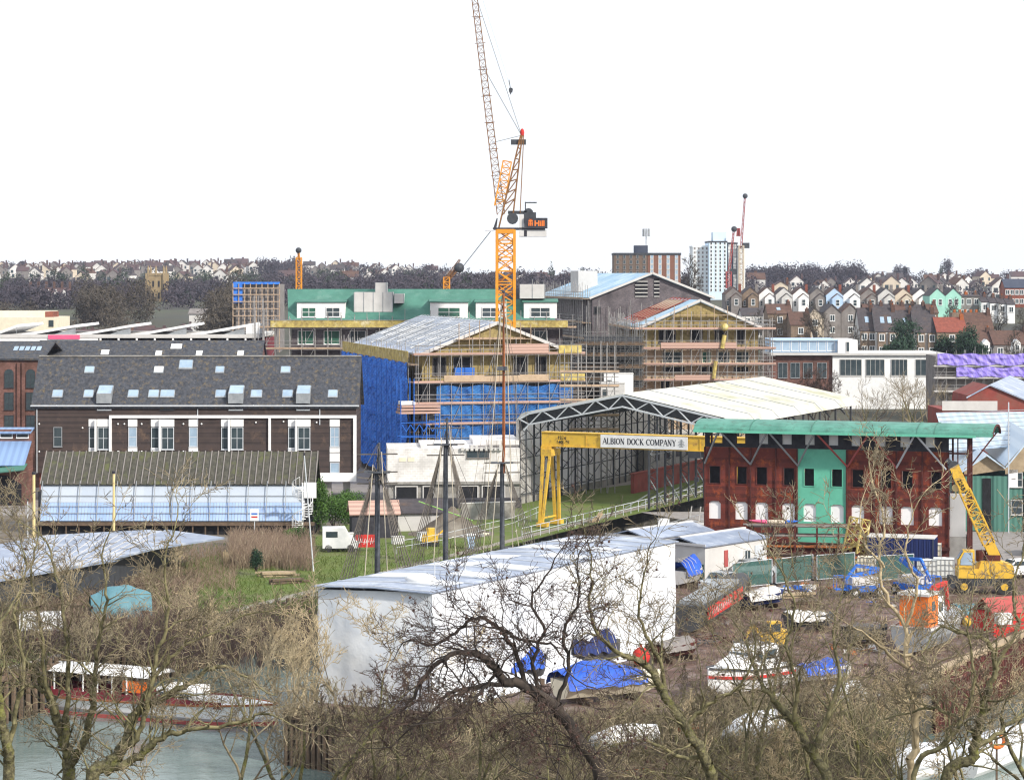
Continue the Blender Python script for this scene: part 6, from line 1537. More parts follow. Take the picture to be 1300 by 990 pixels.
# blue tarpaulined boats beside the wrapped shed
def tarp_boat(label, cpx, ang, L, B, mt='tarp_blue', hull='cream', H=1.0, seed=1, top=1.0):
    c = G(*cpx); t = thing('tarpaulined_boat', label, 'boat', (c.x,c.y,.3), R(ang)); g6 = random.Random(seed)
    hullmesh(L,B,H,.2,.35,.85).build('hull',hull,t)
    ph = g6.uniform(0,6)
    q = MB(); q.grid(lambda u,v: (-L*.52+L*.80*u, (v-.5)*B*1.12*(1 if u<.75 else 1-.7*(u-.75)), H+.05+top*(1-(2*v-1)**2)*(.65+.35*math.sin(u*5+ph))+.10*math.sin(u*23+v*9)*math.sin(v*11+ph) - (.35 if v in (0,1) else 0)), 26, 12); o = q.build('tarpaulin',mt,t,smooth=True)
    q = MB()
    for k in range(5): x = -L*.45+L*.17*k; q.path([(x,-B*.57,H-.3),(x,-B*.3,H+top*.7),(x,0,H+top*1.02),(x,B*.3,H+top*.7),(x,B*.57,H-.3)],.02,4)
    q.build('lashing','rope_pale',o)
    q = MB(); 
    for x_ in (-L*.3,L*.2): q.box(x_-.15,x_+.15,-B*.5,B*.5,-.3,.05)
    q.build('blocks','timber_old',t); return t
tarp_boat('cream boat under a rumpled blue tarpaulin right of the wrapped shed', (775,888), 28, 6.6, 2.5, seed=2)
tarp_boat('small boat bundled under blue tarpaulin against the wrapped shed wall', (664,868), 40, 3.4, 2.0, seed=5, hull='hull_dark')
tarp_boat('dark blue sheeted boat behind the two blue tarpaulins', (752,846), 40, 4.6, 2.0, 'navy', seed=7, hull='hull_dark')
c = G(814,846); t = thing('red_buoy', 'round red mooring buoy beside the blue tarpaulined boat', 'buoy', c[:], 0); q = MB(); q.sphere((0,0,.62),.55,.55,.6); q.tube((0,0,1.15),(0,0,1.4),.08); q.build('float','red',t,smooth=True); q = MB(); q.tube((0,0,.0),(0,0,.14),.3); q.build('stand','timber_old',t)

# narrow hull with red panel
a_, b_ = G(862,812), G(930,768); dr = b_-a_; L = dr.length+1
t = thing('steel_barge', 'dark grey steel barge with a red painted panel along its side', 'barge', ((a_.x+b_.x)/2+.9,(a_.y+b_.y)/2+2.2,.2), math.atan2(dr.y,dr.x))
hullmesh(L,2.2,1.7,.1,.2,.9).build('hull','hull_dark',t)
q = MB(); q.box(-L*.46,L*.2,-.8,.8,1.72,2.05); q.build('cabin','steel_grey',t)
q = MB(); q.box(-L*.45,L*.18,-1.16,-1.11,.75,1.6); q.build('red_panel','red',t)
q = MB(); g7 = random.Random(4)
for k in range(9): x = -L*.4+k*.75; q.bar((x,-1.172,.95+g7.uniform(-.05,.1)),(x+.3,-1.172,1.4),.05,.02); q.bar((x+.3,-1.175,1.4),(x+.45,-1.175,.95),.05,.02)
q.build('painted_scrawl','wall_pale',t)
q = MB(); q.box(-L*.5,L*.4,-.5,.5,-.2,.03); q.build('blocks','timber_old',t)

# portable cabins behind the wrapped shed
def cabin(label, corner, ang, w, dd, h, wallm, lowm='wall_cream', z=0):
    t = thing('portable_cabin', label, 'portable cabin', (corner[0],corner[1],z), R(ang))
    q = MB(); q.box(0,w,0,dd,.0,h); q.build('wall', wallm, t)
    q = MB(); roof_gable(q,0,w,0,dd,h+.02,h+.55,.2,.1,'x'); rf = q.build('roof','zinc',t)
    q = MB(); q.box(-.25,w+.25,dd/2-.12,dd/2+.12,h+.52,h+.62); q.box(-.25,-.2,-.2,dd+.2,h-.05,h+.15); q.build('ridge_cap','wall_pale',rf)
    q = MB(); q.box(-.04,-.003,.1,dd-.1,.1,h*.5); q.build('lower_panel','fence_net',t)
    window(t, w*.62, -.03, h*.42, .9, .9, 'white','glass',2,1); q = MB(); q.box(w*.3,w*.3+.5,-.06,-.003,h*.35,h*.8); q.build('door','red_pale',t)
    q = MB(); q.box(w*.8,w*.95,-.06,-.003,.1,h*.8); q.build('hatch','pale_steel',t)
    return t
c1 = G(895,740); cabin('pale portable cabin with grey ridged roof right of the wrapped shed', (c1.x,c1.y), 50, 8.6, 4.6, 2.9, 'wall_pale')
cabin('second grey roofed portable cabin behind the nearer pale one', (c1.x-4.0,c1.y+4.5), 50, 8.4, 4.2, 3.0, 'wall_pale')
tarp_boat('dinghy under bright blue tarpaulin between the wrapped shed and the cabin', (873,744), 60, 3.6, 1.8, seed=9, hull='wall_pale')

for (lab,cp_,an,L_,B_,tm_,hm_,sd,tp) in (
 ('grey sheeted dinghy on the mud left of the workboat', (1102,818), 35, 3.4,1.5,'wall_grey','hull_dark',31,.35),
 ('open dark hulled dinghy with pale cover behind the mini digger', (1030,800), 20, 3.6,1.6,'wall_pale','hull_dark',32,.3),
 ('small white boat with blue cover in the scrub right of the pilot launch', (1048,868), 30, 3.8,1.7,'tarp_blue','white',33,.4),
 ('dark blue hulled boat under a pale sheet between the barge and the fence', (968,772), 40, 4.2,1.8,'wall_pale','navy',34,.4),
 ('rust red hulled boat under a grey sheet behind the blue tarpaulins', (858,838), 45, 3.8,1.7,'wall_grey','rust_dark',35,.3),
 ('white dinghy under a green sheet left of the red shelter', (1236,790), 25, 3.2,1.5,'tarp_teal','white',36,.3)):
    tarp_boat(lab, cp_, an, L_, B_, tm_, hm_, .75, sd, tp)
# cars
def car(label, loc, ang, mt, L=4.2, group=None):
    t = thing('parked_car', label, 'car', loc, R(ang), group); W = 1.75
    prof = [(-L/2,.45),(-L/2,.85),(-L/2+.25,.95),(-L/2+.9,1.0),(-L/2+1.45,1.42),(L/2-1.5,1.45),(L/2-.55,1.02),(L/2-.1,.9),(L/2,.6),(L/2-.05,.35),(-L/2+.05,.35)]
    q = MB(); rings = []
    for y,k in ((-W/2,0),(-W/2+.1,1),(W/2-.1,1),(W/2,0)): rings.append([(x, y*(1 if z < 1.0 else .84), z*(1 if k else (.985))) for x,z in prof])
    q.loft(rings); q.build('body', mt, t)
    q = MB(); q.slab([(-L/2+.95,-.62,1.03),(-L/2+.95,.62,1.03),(-L/2+1.42,.58,1.42),(-L/2+1.42,-.58,1.42)],-.03); q.slab([(L/2-.62,-.62,1.05),(L/2-.62,.62,1.05),(L/2-1.45,.58,1.46),(L/2-1.45,-.58,1.46)],-.03)
    for s_ in (-1,1): q._add([(-L/2+1.1,s_*W*.432,1.05),(L/2-.8,s_*W*.432,1.05),(L/2-1.55,s_*W*.423,1.38),(-L/2+1.5,s_*W*.423,1.38)],[(0,1,2,3)])
    q.build('windows','glass',t)
    for x in (-L/2+.75,L/2-.8):
        for y in (-W/2+.02,W/2-.02):
            q = MB(); q.tube((x,y-.1,.32),(x,y+.1,.32),.32,n=14); w_ = q.build('wheel','tyre',t); q = MB(); q.tube((x,y-.115,.32),(x,y+.115,.32),.18,n=10); q.build('rim','pale_steel',w_)
    for y in (-.6,.6): q = MB(); q.box(-L/2-.02,-L/2+.1,y-.16,y+.16,.66,.82); q.build('headlight','white',t)
    q = MB(); q.box(-L/2-.03,-L/2+.02,-.4,.4,.45,.62); q.build('grille','black',t); return t
c = G(1298,736); car('white car parked at the right edge beside the yellow mobile crane', (c.x,c.y+1.5,.01), 20, 'car_white')
c = G(1306,705); car('silver car parked before the teal shed at the right edge', (c.x+.8,c.y+1,.01), 70, 'car_silver')
c = G(918,752); car('silver car parked among the boats near the pale cabin', (c.x,c.y+1,.01), 55, 'car_silver')
c = G(955,735); car('grey silver car behind the one by the pale cabin', (c.x,c.y+1,.01), 30, 'steel_grey')

# fences, trailers and stacked stuff
def mesh_panel(label, pA, pB, h=2.0, mt='fence_net', group='temporary mesh fence panels round the yard'):
    a_, b_ = G(*pA), G(*pB); d = b_-a_; L = d.length; t = thing('fence_panel', label, 'fence panel', a_[:], math.atan2(d.y,d.x), group)
    q = MB(); q.path([(0,0,.05),(0,0,h),(L,0,h),(L,0,.05),(0,0,.12)],.035,6); q.build('frame','pale_steel',t)
    q = MB(); q.box(.05,L-.05,-.006,.006,.15,h-.05); q.build('mesh',mt,t)
    q = MB(); q.box(-.25,.25,-.3,.3,0,.12); q.box(L-.25,L+.25,-.3,.3,0,.12); q.build('foot','black',t)
mesh_panel('green netted fence panel left of the pipe rack', (985,742),(1032,736))
mesh_panel('green netted fence panel in front of the pipe rack middle', (1037,737),(1085,733))
mesh_panel('green netted fence panel nearest the pale cabin', (930,748),(980,742))
mesh_panel('bare fence panel before the blue container', (1112,738),(1160,735), mt='ibc' if False else 'fence_net')
# pipe and timber rack
t = thing('pipe_rack', 'rusty rack stacked with long pipes and timbers below the steel facade', 'pipe rack', (G(960,716).x,G(960,716).y+3,0), R(-8))
q = MB(); g8 = random.Random(8)
for i in range(6):
    for z_ in (1.0,1.9,2.7): q.bar((i*1.8,-.6,z_),(i*1.8,1.4,z_),.12)
    for y_ in (-.6,1.4): q.bar((i*1.8,y_,0),(i*1.8,y_,3.0),.14)
q.build('frame','rust_dark',t)
for z_ in (.1,1.1,2.0,2.8):
    q = MB()
    for k in range(8): x0 = g8.uniform(-1,.8); q.tube((x0,-.5+k*.24,z_+.1),(x0+g8.uniform(7.5,10),-.5+k*.24,z_+.1+g8.uniform(0,.1)),.09,n=6,m=k%2)
    q.build('pipes',['rust_orange' if z_ in (.1,1.1) else 'wall_grey','timber_old'],t)
c = G(960,716); t = thing('kayak', 'pink white and blue kayak lying on top of the pipe rack', 'kayak', (c.x+1.6,c.y+1.8,3.12), R(-8))
q = MB(); rings = []
for u in [i/14 for i in range(15)]:
    w = .3*math.sin(math.pi*min(1,max(.03,u)))**.6+.02; x = -2+4.2*u; rings.append([(x,w*math.cos(a*math.pi/4),.2+w*.6*math.sin(a*math.pi/4)+.12*(2*u-1)**2) for a in range(8)])
for k,(a_,b_) in enumerate(((0,6),(5,11),(10,15))): q.loft(rings[a_:b_],m=k)
q.build('hull',['pink','wall_cream','blue_paint'],t,smooth=True)
# tan and cream machinery left of the container
c = G(1086,722); t = thing('truss_section', 'pale yellow lattice truss section beside the blue container', 'truss', (c.x,c.y+1,0), R(-40))
q = MB(); lattice(q,(0,0,1.2),(.3,.5,4.0),1.3,1.2,4,.13,.09); lattice(q,(0,0,1.2),(1.5,2.5,1.3),1.2,1.2,3,.13,.09); q.box(-.6,.6,-.6,.6,0,.6); q.build('lattice','insul_y',t)
def ibc(label, px, py, mt='ibc', s_=1.1, group='white liquid containers by the blue container', z=0, dy=0):
    c = G(px,py); t = thing('liquid_container', label, 'liquid container', (c.x,c.y+dy,z), R(-12), group)
    q = MB(); q.box(-.55*s_,.55*s_,-.5*s_,.5*s_,.17,1.1*s_); q.tube((0,0,1.1*s_),(0,0,1.16*s_),.18); q.build('tank',mt,t)
    q = MB()
    for i in range(6): x = -.57*s_+i*.228*s_; q.bar((x,-.53*s_,.15),(x,-.53*s_,1.12*s_),.03); q.bar((x,.53*s_,.15),(x,.53*s_,1.12*s_),.03)
    for z_ in (.2,.5,.8,1.1): q.bar((-.57*s_,-.53*s_,z_*s_),(.57*s_,-.53*s_,z_*s_),.03); q.bar((.58*s_,-.53*s_,z_*s_),(.58*s_,.53*s_,z_*s_),.03)
    q.build('cage','steel_grey',t); q = MB(); q.box(-.58*s_,.58*s_,-.53*s_,.53*s_,0,.14); q.build('pallet','timber_old',t)
ibc('cream liquid container beside the yellow lattice truss', 1100, 728, 'cream', 1.25)
ibc('white liquid container on the ground before the container doors', 1177, 734, s_=1.35)
ibc('white liquid container at right end of the row near the crane', 1198, 734, s_=1.45)
ibc('cream tank standing behind right of the blue container', 1183, 716, 'cream', 1.5, dy=.5)
# shipping container
a_ = G(1100,728); t = thing('shipping_container', 'dark blue corrugated shipping container with pale roof before the rusty facade', 'shipping container', (G(1101,722).x,G(1101,722).y,0), R(-16))
Lc = 5.4; q = MB(); q.box(0,Lc,0,2.44,.1,2.6)
for i in range(26): q.box(.1+i*.205,.1+i*.205+.1,-.04,-.003,.2,2.5)
q.build('body','navy',t); q = MB(); q.box(-.05,Lc+.05,-.05,2.5,2.602,2.68); q.build('roof','wall_pale',t)
q = MB(); 
for x_ in (.0,Lc-.12): q.box(x_,x_+.12,-.06,.02,0,2.6)
q.box(0,Lc,-.06,-.01,0,.15); q.build('corner_posts','tower_navy',t)
q = MB(); q.box(Lc+.003,Lc+.06,.1,1.2,.15,2.5); q.box(Lc+.003,Lc+.06,1.24,2.34,.15,2.5); 
for y_ in (.4,.9,1.5,2.0): q.tube((Lc+.09,y_,.15),(Lc+.09,y_,2.5),.025,n=5)
q.build('door','navy',t)
# boom lifts
def boom_lift(label, px, py, ang, up):
    c = G(px,py); t = thing('boom_lift', label, 'boom lift', (c.x,c.y,0), R(ang))
    q = MB(); q.box(-1.3,1.3,-.9,.9,.45,.9); q.build('chassis','blue_paint',t)
    for x_ in (-.95,.95):
        for y_ in (-.95,.95): q = MB(); q.tube((x_,y_-.14,.4),(x_,y_+.14,.4),.4,n=14); w_ = q.build('wheel','tyre',t); q = MB(); q.tube((x_,y_-.15,.4),(x_,y_+.15,.4),.2,n=8); q.build('rim','wall_pale',w_)
    q = MB(); q.box(-1.1,.9,-.8,.8,.92,1.5); q.build('turret','wall_pale',t)
    q = MB(); q.bar((-.9,0,1.5),(1.4,.1,1.9+up),.3); q.bar((1.4,.1,1.9+up),(-.6,-.2,2.3+up*.6),.24); q.bar((-.6,-.2,2.3+up*.6),(-1.6,-.3,1.2),.18); q.build('boom','blue_paint',t)
    q = MB(); q.box(-2.3,-1.5,-.7,.1,.6,.66); q.path([(-2.3,-.7,1.6),(-1.5,-.7,1.6),(-1.5,.1,1.6),(-2.3,.1,1.6),(-2.3,-.7,1.6)],.04); 
    for x_,y_ in ((-2.3,-.7),(-1.5,-.7),(-1.5,.1),(-2.3,.1)): q.tube((x_,y_,.6),(x_,y_,1.6),.035)
    q.build('basket','blue_paint',t)
boom_lift('blue boom lift with white turret, left of two parked in the yard', 1096, 757, 10, .1)
boom_lift('blue boom lift with folded arms, right of two beside the crane', 1160, 755, 120, .7)

# yellow mobile crane
c = G(1247,752); t = thing('mobile_crane', 'yellow wheeled mobile crane with raised lattice jib in front of the teal shed', 'mobile crane', (c.x,c.y,0), R(-4))
q = MB(); q.box(-2.2,2.2,-1.1,1.1,.65,1.15); q.box(-2.5,-2.1,-1.2,1.2,.5,1.2); q.build('chassis','steel_dark',t)
for x_ in (-1.5,1.5):
    for y_ in (-1.05,1.05): q = MB(); q.tube((x_,y_-.22,.6),(x_,y_+.22,.6),.6,n=16); w_ = q.build('wheel','tyre',t); q = MB(); q.tube((x_,y_-.23,.6),(x_,y_+.23,.6),.28,n=10); q.build('rim','yellow',w_)
q = MB(); q.prism_y([(-1.9,1.2),(2.15,1.2),(2.3,1.5),(2.2,2.15),(1.3,2.45),(-.2,2.45),(-.4,1.9),(-1.9,1.9)],-1.0,1.0); q.build('body','yellow',t)
q = MB(); q.tube((1.0,-1.1,1.95),(1.0,1.1,1.95),.5,n=14); q.build('counterweight','yellow',t)
q = MB(); q.prism_y([(-1.9,1.95),(-.7,1.95),(-.7,3.3),(-1.5,3.3),(-1.9,2.6)],-1.0,-.1); o = q.build('cab','yellow',t)
q = MB(); q.prism_y([(-1.75,2.2),(-.85,2.2),(-.85,3.15),(-1.45,3.15),(-1.75,2.55)],-1.04,-1.003); q.slab([(-1.93,-.9,2.65),(-1.93,-.2,2.65),(-1.55,-.2,3.25),(-1.55,-.9,3.25)],-.04); q.build('cab_window','glass_sky',o)
q = MB(); q.tube((-.1,0,2.4),(-.1,0,3.2),.4,n=12); q.box(.2,1.3,-.5,.5,2.45,2.9); q.build('winch','rust_dark',t)
jb = Vector((1.0,0,2.6)); jt = Vector(((1211-1247)*c.y/F, 0, Z(592,c.y))); 
q = MB(); a_ = jb.lerp(jt,.16); b_ = jb.lerp(jt,.74); lattice(q,a_,b_,.85,.8,9,.11,.07); q.build('jib_lattice','yellow',t)
q = MB(); 
for s_ in (-.4,.36): q.bar(jb+Vector((0,s_,0)),a_+Vector((0,s_,0)),.07,.8); q.bar(b_+Vector((0,s_,0)),jt+Vector((0,s_,0)),.07,.75)
q.bar(jb,a_,.7,.07); q.build('jib_ends','yellow',t)
q = MB(); q.tube(jt+Vector((0,-.35,0)),jt+Vector((0,.35,0)),.42,n=12); q.bar(jt,jt+Vector((-.5,0,.5)),.35); q.build('jib_sheave','steel_dark',t)
q = MB(); hk_ = Vector((-2.0,0,Z(618,c.y))); q.tube(jt+Vector((-.5,0,.4)),hk_,.03,n=4); q.tube(jt,Vector((.6,0,3.4)),.03,n=4); q.tube(jt+Vector((0,.3,0)),Vector((1.6,.3,2.5)),.03,n=4); q.build('hoist_rope','steel_dark',t)
q = MB(); q.tube(hk_+Vector((0,-.08,-.1)),hk_+Vector((0,.08,-.1)),.28,n=12); q.path([hk_+Vector((0,0,-.3)),hk_+Vector((.05,0,-.7)),hk_+Vector((-.15,0,-.95)),hk_+Vector((-.3,0,-.75))],.05); q.build('hook_block','yellow_pole',t)
text_obj('22RB', .42, t, (b_.lerp(jt,.35)+Vector((-.32,-.46,.15)))[:], 'black', .01).rotation_euler = (R(90), R(64), 0)

# tug / workboat with orange wheelhouse, red tent, engines
a_, b_ = G(1135,842), G(1228,806); dr = b_-a_; L = 8.2
t = thing('workboat', 'grey hulled workboat with orange wheelhouse and red deck crane out of the water', 'boat', ((a_.x+b_.x)/2,(a_.y+b_.y)/2,.3), math.atan2(dr.y,dr.x))
hullmesh(L,2.8,1.5,.25,.35,.9).build('hull','steel_grey',t); rail_strip(L,2.8,1.5,0,.25,.35,.9,.14,frac=1.0).build('rubbing_strake','wall_pale',t)
q = MB(); q.box(-L*.4,-L*.18,-.95,.95,1.5,3.5); o = q.build('wheelhouse','orange',t)
q = MB(); q.box(-L*.18+.003,-L*.03,-.9,.9,1.5,3.2); q.build('wheelhouse_front','white',t)
q = MB(); q.box(-L*.42,-L*.16,-1.05,1.05,3.5,3.65); q.build('wheelhouse_roof','wall_pale',o)
q = MB(); q.box(-L*.32,-L*.26,-.99,-.953,2.5,3.1); q.box(-L*.15,-L*.06,-.94,-.903,2.3,2.9); q.build('window','glass',o)
q = MB(); q.bar((.1,0,1.5),(.1,0,3.6),.3); q.bar((.1,0,3.6),(2.3,-.1,3.7),.26); q.bar((2.3,-.1,3.7),(2.4,-.2,1.9),.2); q.bar((.3,.2,2.6),(1.6,.1,3.5),.16); q.build('deck_crane','red',t)
q = MB(); q.tube((.5,-.3,1.6),(2.6,-.3,1.65),.3,n=8); q.box(.4,2.2,-.2,.8,1.6,2.2); q.build('deck_gear','steel_grey',t)
q = MB(); q.sphere((2.2,-1.55,1.25),.3); q.build('fender','yellow',t,smooth=True); q = MB(); q.sphere((2.8,-1.4,1.35),.25); q.build('fender','orange',t,smooth=True)
q = MB(); q.box(-3,3,-.25,.25,-.3,.03); q.build('blocks','timber_old',t)
c = G(1262,803); t = thing('red_shelter', 'red fabric shelter with pitched top at the right edge of the yard', 'shelter', (c.x,c.y,0), R(25))
q = MB(); q.box(0,3.9,0,2.4,0,1.3); q.build('wall','red',t); q = MB(); roof_gable(q,0,3.9,0,2.4,1.32,2.2,.1,.05,'x'); q.build('roof','red_pale',t)
c = G(1270,806); t = thing('outboard_engine', 'red and white boat engine standing before the red shelter', 'engine', (c.x,c.y-1,0), R(10))
q = MB(); q.box(-.5,.5,-.35,.35,.9,1.6); q.build('cowl','white',t); q = MB(); q.bar((0,0,0),(0,0,.9),.25); q.bar((-.7,0,.1),(.7,0,.5),.15); q.bar((-.5,0,0),(-.3,0,1.4),.14); q.build('leg','red',t)
# yellow boat engine / digger pieces
c = G(983,826); t = thing('mini_digger', 'yellow mini digger parked in the middle of the boatyard', 'digger', (c.x,c.y,0), R(15)); t.scale = (.72,)*3
q = MB(); q.box(-1.0,1.0,-.8,.8,.65,1.5); q.prism_y([(.3,1.5),(1.1,1.5),(1.1,1.9),(.5,1.9)],-.8,.8); q.build('body','yellow',t)
q = MB(); q.box(-.7,.4,-.75,.1,1.502,2.7); o = q.build('cab','yellow',t); q = MB(); q.box(-.6,.3,-.79,-.753,1.8,2.5); q.box(-.745,-.703,-.6,0,1.8,2.5); q.build('window','glass',o)
for y_ in (-.8,.8): q = MB(); q.box(-1.2,1.2,y_-.2,y_+.2,.08,.5); q.tube((-1.2,y_-.2,.29),(-1.2,y_+.2,.29),.22,n=10); q.tube((1.2,y_-.2,.29),(1.2,y_+.2,.29),.22,n=10); q.build('track','tyre',t)
q = MB(); q.bar((-1,0,1.2),(-2.1,-.1,2.4),.25); q.bar((-2.1,-.1,2.4),(-2.9,-.2,1.1),.2); q.build('arm','yellow',t); q = MB(); q.prism_y([(-3.2,1.1),(-2.7,1.1),(-2.6,.5),(-3.1,.4)],-.5,.2); q.build('bucket','steel_dark',t)
c = G(936,852); t = thing('oil_drum', 'small yellow drum left of the mini digger', 'drum', c[:], 0); q = MB(); q.tube((0,0,0),(0,0,.88),.3,n=12); q.build('body','yellow',t); q = MB(); q.tube((0,0,.28),(0,0,.33),.32,n=12); q.tube((0,0,.58),(0,0,.63),.32,n=12); q.build('hoops','steel_dark',t)
def crate(label, px, py, mt, w=1.2, d=1.0, h=.8, ang=10, z=0):
    c = G(px,py,z); t = thing('crate', label, 'crate', c[:], R(ang)); q = MB(); q.box(-w/2,w/2,-d/2,d/2,.08,h); q.build('box',mt,t)
    q = MB(); 
    for x in (-w/2,0,w/2-.08): q.box(x,x+.08,-d/2-.04,-d/2-.003,.0,h+.02)
    for z_ in (.15,h-.12): q.box(-w/2,w/2,-d/2-.07,-d/2-.042,z_,z_+.1)
    q.box(-w/2-.03,w/2+.03,-d/2-.03,d/2+.03,h+.002,h+.06); q.build('battens','timber_old',t)
crate('rust brown crate in the scrub left of the white sheeted boat', 884, 948, 'rust_orange', 1.6, 1.2, 1.3)
crate('yellow crate at the bottom edge below the pilot launch', 937, 995, 'yellow', 1.0, .8, .7)
crate('orange crate at the bottom among branches near the yellow boards', 806, 988, 'orange', 1.8, 1.2, .6, 25)
crate('small dark crate standing alone on the yard mud behind the digger', 1022, 775, 'timber_old', 1.8, 1.0, .7)
def pile_boards(label, px, py, L, ang, mt, n=6, z=0, name='board_stack', cat='board stack'):
    c = G(px,py,z); t = thing(name, label, cat, c[:], R(ang)); g9 = random.Random(int(px)); q = MB()
    for i in range(n): y = (i%3)*.35; z_ = .05+(i//3)*.22; x0 = g9.uniform(-.3,.3); q.bar((x0,y,z_+.05),(x0+L*g9.uniform(.8,1),y+g9.uniform(-.2,.2),z_+.06),.26,.16)
    q.build('boards',mt,t); q = MB(); q.box(.5,.7,-.2,1,-.0,.05); q.box(L*.7,L*.7+.2,-.2,1,0,.05); q.build('bearers','timber_old',t)
pile_boards('long yellow planks at the bottom edge left of centre', 515, 978, 7.5, -6, 'insul_y', 4, 0 if False else -0.0)
pile_boards('yellow boards at the bottom edge under the branches', 662, 988, 4.5, -3, 'insul_y', 6)
pile_boards('felled tree trunks stacked on the grass beside the reed bank', 330, 733, 3.2, 14, 'timber_pale', 6, name='log_pile', cat='log pile')
pile_boards('weathered planks lying at the foot of the reed bank', 344, 742, 3.0, 22, 'timber_old', 5)
pile_boards('pale timber balks beside the steel barge', 960, 762, 5, 20, 'timber_pale', 5)
q = MB(); g10 = random.Random(5)
def scrap(label, px, py, n, spread, mts, seed, cat='scrap heap', name='scrap_heap', size=.6, z=0):
    c = G(px,py,z); t = thing(name, label, cat, c[:], 0); gg = random.Random(seed)
    for k, mt_ in enumerate(mts):
        q = MB()
        for i in range(n):
            x, y = gg.gauss(0,spread), gg.gauss(0,spread*.7); s_ = gg.uniform(.3,1)*size; an = gg.uniform(0,3.1)
            h = s_*gg.uniform(.3,.9); ca, sa = math.cos(an)*s_/2, math.sin(an)*s_/2
            kd = gg.random()
            if kd < .4: q.bar((x-ca*2.2,y-sa*2.2,.05+.002*i),(x+ca*2.2,y+sa*2.2,.05+gg.uniform(0,.3)*s_),.12*s_+.04,.05)
            elif kd < .6: q.tube((x-ca,y-sa,.12*s_+.03),(x+ca,y+sa,.12*s_+.03+.002*i),.12*s_+.03,n=7)
            elif kd < .8: q.slab([(x-ca,y-sa,.03+.002*i),(x+sa,y-ca,.05),(x+ca,y+sa,.06+h*.6),(x-sa,y+ca,.04+h*.5)],.03)
            else: q.prism([(x-ca,y-sa),(x+sa*.6,y-ca*.6),(x+ca,y+sa),(x-sa*.6,y+ca*.6)],0,h*.6+.002*i)
        tag(q.build('scrap',mt_,t), kind='stuff')
scrap('jumble of white and pale sheets and parts by the green fence panels', 998, 748, 9, 1.1, ['white','wall_pale','blue_paint'], 1, size=.9)
scrap('low jumble of rusty parts beneath the green fence panels', 1062, 745, 12, 1.8, ['rust_orange','wall_grey','timber_pale'], 2)
scrap('scattered rusty engine parts on the yard behind the barge', 960, 790, 14, 3.0, ['rust_dark','timber_old','wall_grey'], 3, size=.5)
scrap('scattered debris on the mud left of the workboat', 1080, 800, 16, 3.5, ['rust_dark','wall_grey','timber_pale'], 4, size=.5)
scrap('building rubble and pale sacks on the grass below the podium', 590, 680, 12, 1.6, ['wall_pale','timber_old','cream'], 6, size=.7)
scrap('assorted debris on the yard below the workboat', 1110, 880, 16, 2.8, ['wall_pale','rust_dark','timber_old'], 7, size=.5)
scrap('pallets and scrap at the dock head left of the rusty facade', 880, 700, 10, 1.0, ['wall_pale','blue_paint','insul_y'], 9, size=.7)
scrap('muddle of dark parts and pale offcuts on the mud before the mobile crane', 1190, 770, 16, 2.4, ['rust_dark','wall_pale','hull_dark'], 11, size=.6)
scrap('scatter of rusty offcuts right of the pilot launch', 1040, 860, 18, 3.0, ['rust_dark','timber_pale','wall_grey'], 12, size=.5)
scrap('line of white and blue bits along the foot of the boom lifts', 1125, 762, 10, 1.6, ['wall_pale','blue_paint','timber_pale'], 13, size=.5)
scrap('dark clutter between the steel barge and the pilot launch', 905, 815, 16, 1.8, ['hull_dark','rust_dark','timber_old'], 14, size=.7)
scrap('heap of orange brown fittings left of the workboat', 1098, 826, 12, 1.2, ['rust_orange','wall_pale'], 15, size=.6)
# dock-head staging left of facade and blank white board
for (px,py,lab) in ((889,665,'upper pale steel staging frame left of the rusty facade'),(886,690,'lower pale steel staging frame left of the rusty facade')):
    c = P(px-14,py,226 if py < 680 else 214); t = thing('staging', lab, 'staging', (c.x,c.y,c.z), R(-20))
    q = MB()
    for x_ in (0,.9,1.8): q.bar((x_,0,0),(x_+.25,0,1.7),.09)
    q.bar((0,0,1.1),(2.2,0,1.15),.07); q.box(-.3,2.3,-.2,1.4,-.12,0); q.bar((0,1.3,-6),(0,1.3,-.1),.15); q.bar((2,1.3,-6),(2,1.3,-.1),.15); q.build('frame','wall_pale',t)
c = G(842,712); t = thing('white_board', 'blank white board on posts behind the wrapped shed', 'board', (c.x,c.y,0), R(-10)); q = MB(); q.box(-.45,.5,-.03,.03,2.1 if False else 1.2,3.6); q.build('panel','white',t); q = MB(); q.bar((-.45,.08,0),(-.45,.08,3.6),.08); q.bar((.5,.08,0),(.5,.08,3.6),.08); q.build('post','steel_grey',t)
tag(fence_line([(*R_,0) for R_ in ((7.5,196),(12.6,215),(19,229))], 1.1, 1.8).build('handrail','steel_grey'), 'grey tubular handrail on the near edge of the dry dock', 'railing')
c = G(735,690,-1.9); t = thing('pole_bundle', 'bundle of long poles leaning against the far dry dock wall', 'pole bundle', (c.x,c.y,-3), 0)
q = MB(); tp = P(762,650,231)-Vector((c.x,c.y,-3))
for k in range(14): q.tube((-3.4+k*.33,-1.2+rnd.uniform(-.3,.3),rnd.uniform(0,.2)),(tp.x+rnd.uniform(-.3,.3),tp.y,tp.z+rnd.uniform(-.3,.2)),.05,n=5)
q.build('poles','timber_pale',t)

